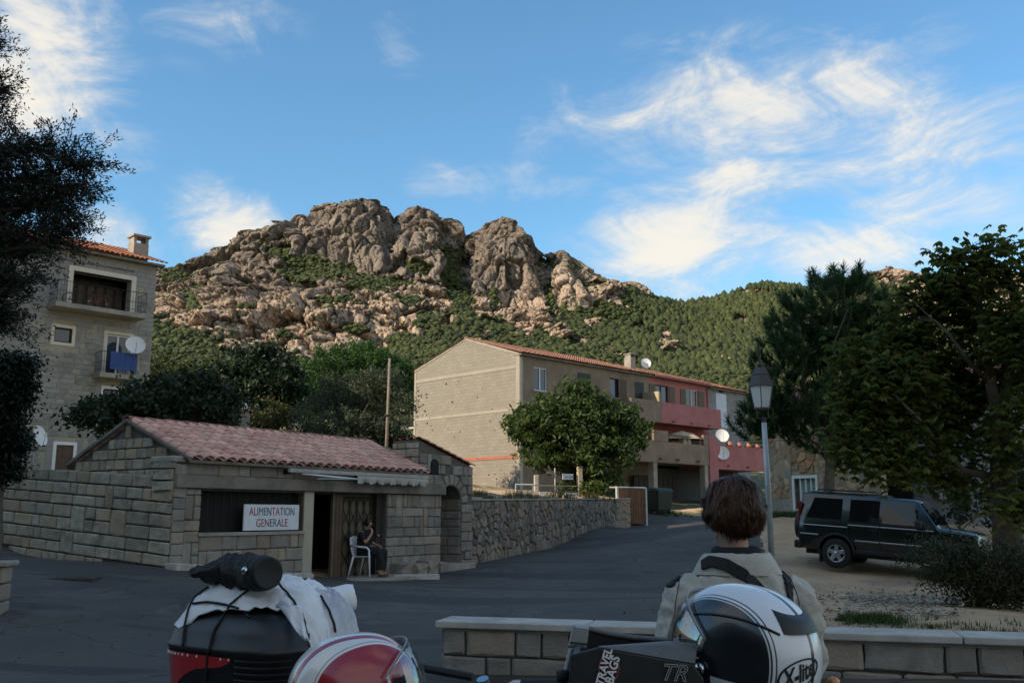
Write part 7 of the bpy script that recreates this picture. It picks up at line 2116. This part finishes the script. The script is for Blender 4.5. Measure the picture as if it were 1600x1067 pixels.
    prof = [(.004, -.07), (.036, -.068), (.042, -.05), (.040, 0), (.043, .05), (.037, .068), (.004, .07)]; o = MB().lathe(prof, 26, (0, 0, 0), Matrix.Rotation(R(80), 4, 'Y')).build('roll', 'jean_white', rl, smooth=True); a = verts(o); setv(o, a + (fbm(a * 40, 3) * .006)[:, None])
    # black rolled jacket with round end, and the soft bag behind it
    p = at(418, 895, 2.70); q = at(338, 896, 2.95); d = q - p; j = thing('rolled_jacket', 'rolled black jacket lying on the white bundle', 'jacket', p, 0)
    fs_ = [0, .015] + list(np.linspace(.05, 1, 40)); pts = [d * f for f in fs_]
    o = MB().tube(pts, [float(np.interp(f, [0, .015, .12, .3, .5, .7, .88, 1], [.041, .047, .048, .048, .050, .050, .042, .016])) for f in fs_], 48).build('roll', 'bag_black', j, smooth=True, sub=1); bpy.context.view_layer.update(); baked(o); a = verts(o); nrm = fbm(a * 14 + 4, 3, ridged=True) - .4; setv(o, a + (np.c_[fbm(a * 15, 2), fbm(a * 15 + 9, 2), nrm] * .028) * sstep(np.linalg.norm(a, axis=1), .04, .14)[:, None])
    e = -d.normalized(); M = e.to_track_quat('Z', 'Y').to_matrix().to_4x4(); MB().lathe([(.038, -.01), (.045, .0), (.043, .007), (.036, .003), (.002, .001)], 26, (0, 0, 0), M).build('end_face', 'rubber', j, smooth=True)
    MB().lathe([(.046, -.012), (.050, -.006), (.050, .006), (.046, .012)], 26, d * .14, M).build('binding', 'strap', j, smooth=True); u = d * .14 + Vector((-.030, -.042, .010)); MB().lathe([(.004, 0), (.011, .002), (.008, .008), (.002, .01)], 12, u, Matrix.Rotation(R(80), 4, 'X')).build('snap', 'chrome', j, smooth=True)
    p = at(352, 893, 2.86); bg = thing('soft_bag', 'crumpled black glove bag beside the rolled jacket', 'bag', p, .3)
    o = MB().loft([[(x, b_ * math.cos(a_) * 1.0, h_ * math.sin(a_)) for a_ in np.linspace(0, 2 * math.pi, 20, endpoint=False)] for x, b_, h_ in ((-.10, .01, .006), (-.085, .035, .016), (-.04, .05, .028), (.02, .05, .036), (.07, .045, .036), (.10, .02, .015))]).build('pouch', 'bag_black', bg, smooth=True, sub=2)
    bpy.context.view_layer.update(); baked(o); a = verts(o); setv(o, a + np.c_[fbm(a * 26, 3), fbm(a * 26 + 5, 3), fbm(a * 20 + 9, 3, ridged=True) - .4] * .016)
    # elastic cords
    bv = bvh_of(f1, f2, cs); Mi = Wc.inverted(); cd = thing('elastic_cords', 'black elastic cords stretched over the luggage and case', 'cord', Wc.translation)
    for path in ([(327, 917), (305, 932), (296, 950), (290, 975), (286, 1010)], [(398, 915), (378, 930), (360, 945), (348, 965), (335, 985), (326, 1020), (322, 1066)], [(302, 943), (325, 940), (352, 944), (375, 952), (392, 967)], [(436, 912), (455, 935), (470, 955), (476, 975), (480, 1000)], [(500, 930), (512, 950), (521, 975), (523, 990)], [(470, 958), (450, 974)]):
        hp = hit_path(bv, Mi, path, 5, .0035)
        if len(hp) > 3:
            pts = [Wc @ q for q, _ in hp]; pts = [pts[0]] + [(pts[i - 1] + pts[i] + pts[i + 1]) / 3 for i in range(1, len(pts) - 1)] + [pts[-1]]
            MB().tube([q - Wc.translation for q in pts], .0032, 6).build('cord', 'rubber', cd, smooth=True)


left_bike()


# ------------------------------------------------------------------ helmets
def helmet_pt(u, v, k=1.0, L=.158, W=.122, H=.142):
    """u: angle from the front round the side, v: elevation -0.9..pi/2"""
    p = 2.25; cu, su, cv, sv = math.cos(u), math.sin(u), math.cos(v), math.sin(v)
    sg = lambda a: math.copysign(abs(a) ** (2 / p), a)
    x, y, z = L * sg(cv) * sg(cu), W * sg(cv) * sg(su), H * sg(sv)
    if z < 0: x *= 1 - .10 * (z / .10) ** 2 * (1 if cu < 0 else .2); y *= 1 - .07 * (z / .10) ** 2
    return Vector((x * k, y * k, z * k))


def helmet_shell(t, name, m, vlo=-.85, n=72, rows=34, k=1.0):
    V = []; F = []
    for j in range(rows):
        v = vlo + (math.pi / 2 - .02 - vlo) * j / (rows - 1)
        for i in range(n): V.append(helmet_pt(2 * math.pi * i / n, v, k))
    F = [(j * n + i, j * n + (i + 1) % n, (j + 1) * n + (i + 1) % n, (j + 1) * n + i) for j in range(rows - 1) for i in range(n)]
    F += [tuple((rows - 1) * n + i for i in range(n))]
    rim = [helmet_pt(2 * math.pi * i / n, vlo, .86) for i in range(n)]; b = len(V); V += rim; F += [(i, b + i, b + (i + 1) % n, (i + 1) % n) for i in range(n)]
    return MB().add(V, F).build(name, m, t, smooth=True, recalc=True)


def helmet_mat(name, kind):
    m = bpy.data.materials.new(name); m.use_nodes = True; MATS[name] = m
    h = NT(m.node_tree); b = h.n['Principled BSDF']; P = h.node('ShaderNodeTexCoord').outputs['Object']; x, y, z = h.sep(P); ay = h.math('ABSOLUTE', y)
    def band(v, lo, hi, s=.0007):
        return h.math('MULTIPLY', h.ramp(v, lo - s, lo + s), h.ramp(v, hi - s, hi + s, 1, 0))
    if kind == 'stripe':
        # broad white centre stripe with dark middle line and pinstripe on a black shell
        wd = h.math('ADD', .078, h.math('MULTIPLY', x, -.05)); c = h.mix(h.ramp(h.math('SUBTRACT', ay, wd), -.0007, .0007), (.76, .77, .78), (.010, .011, .014))
        c = h.mix(band(ay, -.01, .0052), c, (.012, .014, .02)); c = h.mix(band(h.math('SUBTRACT', wd, ay), .004, .0062), c, (.02, .02, .03)); c = h.mix(band(h.math('SUBTRACT', ay, wd), .0025, .0045), c, (.6, .6, .6))
        side = h.math('MULTIPLY', h.ramp(h.math('ADD', z, h.math('MULTIPLY', x, -.55)), .012, .014, 1, 0), h.ramp(x, -.005, -.003, 1, 0)); side = h.math('MULTIPLY', side, h.ramp(z, -.03, -.028, 1, 0))
        c = h.mix(h.math('MULTIPLY', side, h.ramp(h.math('SUBTRACT', ay, wd), .01, .012)), c, (.72, .73, .74))
    else:
        c = h.mix(h.math('MAXIMUM', band(ay, .030, .048), h.ramp(h.math('SUBTRACT', ay, h.math('ADD', .076, h.math('MULTIPLY', x, -.16))), -.0008, .0008)), (.74, .73, .68), (.36, .018, .028))
        c = h.mix(h.math('MULTIPLY', band(h.math('SUBTRACT', ay, h.math('ADD', .072, h.math('MULTIPLY', x, -.18))), -.004, -.0025), 1.0), c, (.05, .05, .06))
    h.put(b.inputs['Base Color'], c); b.inputs['Roughness'].default_value = .22 if kind != 'stripe' else .3; b.inputs['Coat Weight'].default_value = .7; b.inputs['Coat Roughness'].default_value = .12


helmet_mat('helmet_stripe', 'stripe'); helmet_mat('helmet_red', 'red')


def visor(t, tilt, u0=1.5, v0=-.42, v1=.62, k=1.10, name='visor', px=.02, pz=.0):
    n, rows = 40, 14; V = []; M = Matrix.Translation((px, 0, pz)) @ Matrix.Rotation(-tilt, 4, 'Y') @ Matrix.Translation((-px, 0, -pz))
    for j in range(rows):
        for i in range(n):
            u = -u0 + 2 * u0 * i / (n - 1); s = 1 - .55 * (abs(u) / u0) ** 3; v = (v0 + v1) / 2 + (v1 - v0) / 2 * (2 * j / (rows - 1) - 1) * s; V.append(M @ helmet_pt(u, v, k))
    o = MB().add(V, [(j * n + i, j * n + i + 1, (j + 1) * n + i + 1, (j + 1) * n + i) for j in range(rows - 1) for i in range(n - 1)]).build(name, 'visor', t, smooth=True)
    for row in (0, rows - 1): MB().tube([V[row * n + i] for i in range(n)], .0022, 5).build('edge', 'print_grey', o, smooth=True)
    sd = o.modifiers.new('t', 'SOLIDIFY'); sd.thickness = .002; return o


def on_helmet(mesh_o, u_c, v_c, k=1.006, rot=0.0):
    """wrap a flat drawing (x right, y up, metres) onto the shell around (u_c, v_c)"""
    a = verts(mesh_o); c, s = math.cos(rot), math.sin(rot); X, Y = a[:, 0] * c - a[:, 1] * s, a[:, 0] * s + a[:, 1] * c
    mesh_o.data.vertices.foreach_set('co', np.array([helmet_pt(u_c + x / .135, v_c + y / .135, k + float(z)) for x, y, z in zip(X, Y, a[:, 2])], np.float32).ravel()); mesh_o.data.update()


def striped_helmet():
    c = at(1164, 1022, 2.05); head = Vector((-.66, .75, 0)); ang = math.atan2(head.y, head.x)
    t = thing('motorcycle_helmet', 'black helmet with broad white stripes and clear raised visor', 'helmet', c, ang); t.rotation_euler = (0, R(-8), ang)
    sh = helmet_shell(t, 'shell', 'helmet_stripe'); visor(t, R(14), 1.48, -.50, .52, 1.075)
    MB().loft([[helmet_pt(u, -.86, .93) for u in np.linspace(0, 2 * math.pi, 48, endpoint=False)], [helmet_pt(u, -.93, .95) for u in np.linspace(0, 2 * math.pi, 48, endpoint=False)], [helmet_pt(u, -.95, .85) for u in np.linspace(0, 2 * math.pi, 48, endpoint=False)]], cap=False).build('neck_roll', 'rubber', t, smooth=True)
    # eye port and its gasket
    V = []; n, rows = 30, 8
    for j in range(rows):
        for i in range(n): u = -1.15 + 2.3 * i / (n - 1); V.append(helmet_pt(u, -.38 + .72 * j / (rows - 1), 1.012))
    MB().add(V, [(j * n + i, j * n + i + 1, (j + 1) * n + i + 1, (j + 1) * n + i) for j in range(rows - 1) for i in range(n - 1)]).build('eye_port', 'rubber', t, smooth=True)
    # rear air extractor across the stripe
    V = []; n, rows = 22, 7
    for j in range(rows):
        for i in range(n):
            f = i / (n - 1) * 2 - 1; g = j / (rows - 1); u = math.pi + f * (.62 - .1 * g); v = .80 - .30 * g + .10 * f * f * (1 - g); V.append(helmet_pt(u, v, 1.004 + .042 * math.sin(min(1, g * 1.25) * math.pi * .75) * (1 - f ** 4)))
    MB().add(V, [(j * n + i, j * n + i + 1, (j + 1) * n + i + 1, (j + 1) * n + i) for j in range(rows - 1) for i in range(n - 1)]).build('air_extractor', 'case_black', t, smooth=True)
    for s in (-1, 1):
        for u, v in ((1.32, -.02), (1.50, -.10)):
            p = helmet_pt(s * u, v, 1.07); M = Vector((p.x * .3, p.y, 0)).to_track_quat('Z', 'Y').to_matrix().to_4x4(); MB().lathe([(.002, .006), (.010, .005), (.012, 0), (.012, -.01)], 16, p, M).build('visor_screw', 'chrome', t, smooth=True)
    # moulded edge on the side of the shell
    MB().tube([helmet_pt(s_u, .42 + .22 * math.sin((s_u - .9) * 1.7), 1.003) for s_u in np.linspace(.75, 2.55, 26)], .0028, 5).build('side_ridge', 'case_black', t, smooth=True)
    # emblem on the back: oval and wordmark
    uc, vc = math.pi - .28, .02
    V = []; F = []; n = 48
    for i in range(n):
        a = 2 * math.pi * i / n
        for kx in (1.0, .90): V.append((.052 * kx * math.cos(a), .021 * kx * math.sin(a) * (1 if kx == 1 else .96), 0))
    F = [(2 * i, 2 * i + 1, (2 * i + 3) % (2 * n), (2 * i + 2) % (2 * n)) for i in range(n)]; o = MB().add(V, F).build('emblem_ring', 'rubber', t); on_helmet(o, uc, vc, 1.008, .25)
    o = mobj('emblem_lettering', text_mesh('X-lite', .034, .0010, .15), 'rubber', t); on_helmet(o, uc, vc, 1.008, .25)
    return t


def red_helmet():
    c = at(552, 1084, 2.40); head = Vector((.93, .36, 0)); ang = math.atan2(head.y, head.x); t = thing('motorcycle_helmet', 'cream and red striped open helmet with clear visor', 'helmet', c, ang); t.rotation_euler = (0, R(-6), ang)
    helmet_shell(t, 'shell', 'helmet_red', -.75); visor(t, R(10), 1.25, -.55, .55, 1.13)
    MB().loft([[helmet_pt(u, -.76, .93) for u in np.linspace(0, 2 * math.pi, 40, endpoint=False)], [helmet_pt(u, -.84, .94) for u in np.linspace(0, 2 * math.pi, 40, endpoint=False)], [helmet_pt(u, -.86, .82) for u in np.linspace(0, 2 * math.pi, 40, endpoint=False)]], cap=False).build('edge_trim', 'rubber', t, smooth=True)
    V = []; n, rows = 28, 8
    for j in range(rows):
        for i in range(n): u = -1.1 + 2.2 * i / (n - 1); V.append(helmet_pt(u, -.62 + .86 * j / (rows - 1), 1.006))
    MB().add(V, [(j * n + i, j * n + i + 1, (j + 1) * n + i + 1, (j + 1) * n + i) for j in range(rows - 1) for i in range(n - 1)]).build('face_opening', 'rubber', t, smooth=True)
    for s in (-1, 1):
        p = helmet_pt(s * 1.3, -.1, 1.10); M = Vector((p.x * .3, p.y, 0)).to_track_quat('Z', 'Y').to_matrix().to_4x4(); MB().lathe([(.002, .005), (.011, .004), (.013, -.008)], 16, p, M).build('snap', 'chrome', t, smooth=True)


striped_helmet(); red_helmet()


def right_bike():
    a = at(893, 1060, 1.98); ang = R(176)
    base = Vector((.44, 2.20, 0)); t = thing('motorcycle', 'motorcycle carrying the open black travel case and both helmets', 'motorcycle', base, ang); bike_body(t, 'case_black')
    # open hard case on the tail; built in its own axes: x to the right in view, y away
    c = thing('travel_case', 'open black travel case with grey trim and bag emblem', 'case', (0, 0, 0)); P = lambda px, py, Y: at(px, py, Y)
    Yn, Yf = 1.95, 2.30; o = P(890, 1020, Yn)
    c.location = (o.x, o.y, 1.0); L = lambda p: Vector(p) - c.location
    zn = 1.31
    # near side panel
    pn = [P(893, 1022, Yn), P(936, 1011, Yn), P(1084, 1037, Yn), P(1100, 1060, Yn), P(1100, 1125, Yn), P(884, 1125, Yn)]
    MB().prism([L(p) for p in pn], (0, .012, 0)).build('side_panel', 'case_black', c, bevel=.003)
    tr = [P(936, 1010, Yn), P(1046, 1002, Yn + .05), P(1090, 1006, Yn + .05), P(1086, 1036, Yn)]
    MB().prism([L(p) for p in tr], (0, .012, 0)).build('grey_trim', 'case_grey', c)
    far = [P(905, 985, Yf), P(1120, 1006, Yf), P(1120, 1110, Yf), P(900, 1110, Yf)]
    MB().prism([L(p) for p in far], (0, .012, 0)).build('far_panel', 'case_black', c)
    MB().prism([L(P(895, 1020, Yn + .014)), L(P(908, 986, Yf - .002)), L(P(903, 1110, Yf - .002)), L(P(888, 1125, Yn + .014))], (.012, 0, 0)).build('end_panel', 'case_black', c)
    MB().prism([L(P(886, 1124, Yn + .014)), L(P(1100, 1124, Yn + .014)), L(P(1115, 1108, Yf - .002)), L(P(902, 1108, Yf - .002))], (0, 0, .012)).build('floor_panel', 'case_black', c)
    MB().tube([L(P(x, y, Yf)) for x, y in ((902, 990), (905, 981), (912, 980), (930, 985), (955, 991), (990, 996), (1040, 1000), (1120, 1005))], .0065, 8).build('rim', 'case_grey', c, smooth=True)
    MB().prism([L(p) for p in (P(897, 976, 2.1), P(921, 979, 2.1), P(917, 1014, 2.1), P(888, 1011, 2.1))], (0, .03, 0)).build('latch', 'grey_metal', c, bevel=.004)
    MB().prism([L(p) for p in (P(890, 1002, 2.096), P(918, 1005, 2.096), P(918, 1006.5, 2.096), P(890, 1003.5, 2.096))], (0, .004, 0)).build('latch_groove', 'iron', c)
    MB().tube([L(P(893, 1013, 2.09)), L(P(886, 1042, 2.08)), L(P(880, 1070, 2.07))], .006, 8).build('latch_rod', 'grey_metal', c); MB().lathe([(.002, -.014), (.014, -.01), (.015, .01), (.002, .014)], 14, L(P(880, 1056, 2.06))).build('latch_knob', 'rubber', c, smooth=True)
    # emblem on the panel
    s = Yn / 1504.0; yy = -(.004)
    def onp(px, py): q = P(px, py, Yn); return L((q.x, q.y - .002, q.z))
    ctr = onp(951, 1044); r0 = 15 * s; ring = MB().tube([ctr + Vector((r0 * math.cos(a_), 0, r0 * 1.25 * math.sin(a_))) for a_ in np.linspace(0, 2 * math.pi, 33)], .0016, 5, False); ring.build('emblem_ring', 'ink_red', c)
    for dz, lst in ((0, ()),): MB().tube([ctr + Vector((-r0 * .7, 0, r0 * .9)), ctr + Vector((r0 * .2, 0, -r0 * .2)), ctr + Vector((r0 * .7, 0, r0 * .3))], .0016, 5).build('emblem_bar', 'ink_red', c)
    for body, px, py, sz in (('TRAVEL', 944, 1041, 13.5), ('BAGS', 957, 1046, 14.5)):
        q = onp(px, py) + Vector((0, -.003, 0)); M = Matrix.Translation(q) @ Matrix.Rotation(-R(74), 4, 'Y') @ FRONT
        me = text_mesh(body, sz * s * 1.28, .0007, .12); ob = mobj('emblem_lettering', me, 'print_white', c); ob.matrix_local = M @ Matrix.Diagonal((.92, 1, 1, 1))
    q = onp(1050, 1062) + Vector((0, -.003, 0)); cu = font('outline_lettering', 'TR', 34 * s, 'print_grey', c, Matrix.Translation(q) @ Matrix.Rotation(R(4), 4, 'Y') @ FRONT, outline=.0009, shear=.35)
    # padded seat bag that carries the striped helmet, tank bag under the red one
    b = thing('seat_bag', 'black padded bag under the striped helmet', 'bag', (.52, 2.06, .88)); MB().loft([case_ring(0, .20, .15, 40), case_ring(.05, .23, .17, 40), case_ring(.24, .22, .16, 40), case_ring(.275, .17, .12, 40)]).build('body', 'bag_black', b, smooth=True)
    hp = at(552, 1084, 2.40); b = thing('tank_bag', 'black tank bag under the red helmet', 'bag', (hp.x, hp.y, .90)); zt = hp.z - .118 - .90; MB().loft([case_ring(0, .15, .12, 40), case_ring(.03, .17, .14, 40), case_ring(max(.05, zt - .03), .16, .13, 40), case_ring(zt, .12, .10, 40)]).build('body', 'bag_black', b, smooth=True)
    p = at(1302, 1066, 2.1); i = thing('turn_indicator', 'orange turn signal lens at the bike tail', 'indicator', p, .4); MB().lathe([(.003, -.012), (.010, -.010), (.013, .0), (.010, .010), (.003, .012)], 16, (0, 0, 0), Matrix.Rotation(R(90), 4, 'Y')).build('lens', 'amber', i, smooth=True); MB().tube([(0, 0, -.015), (-.12, .05, -.20)], .008, 6).build('stalk', 'rubber', i)


right_bike()
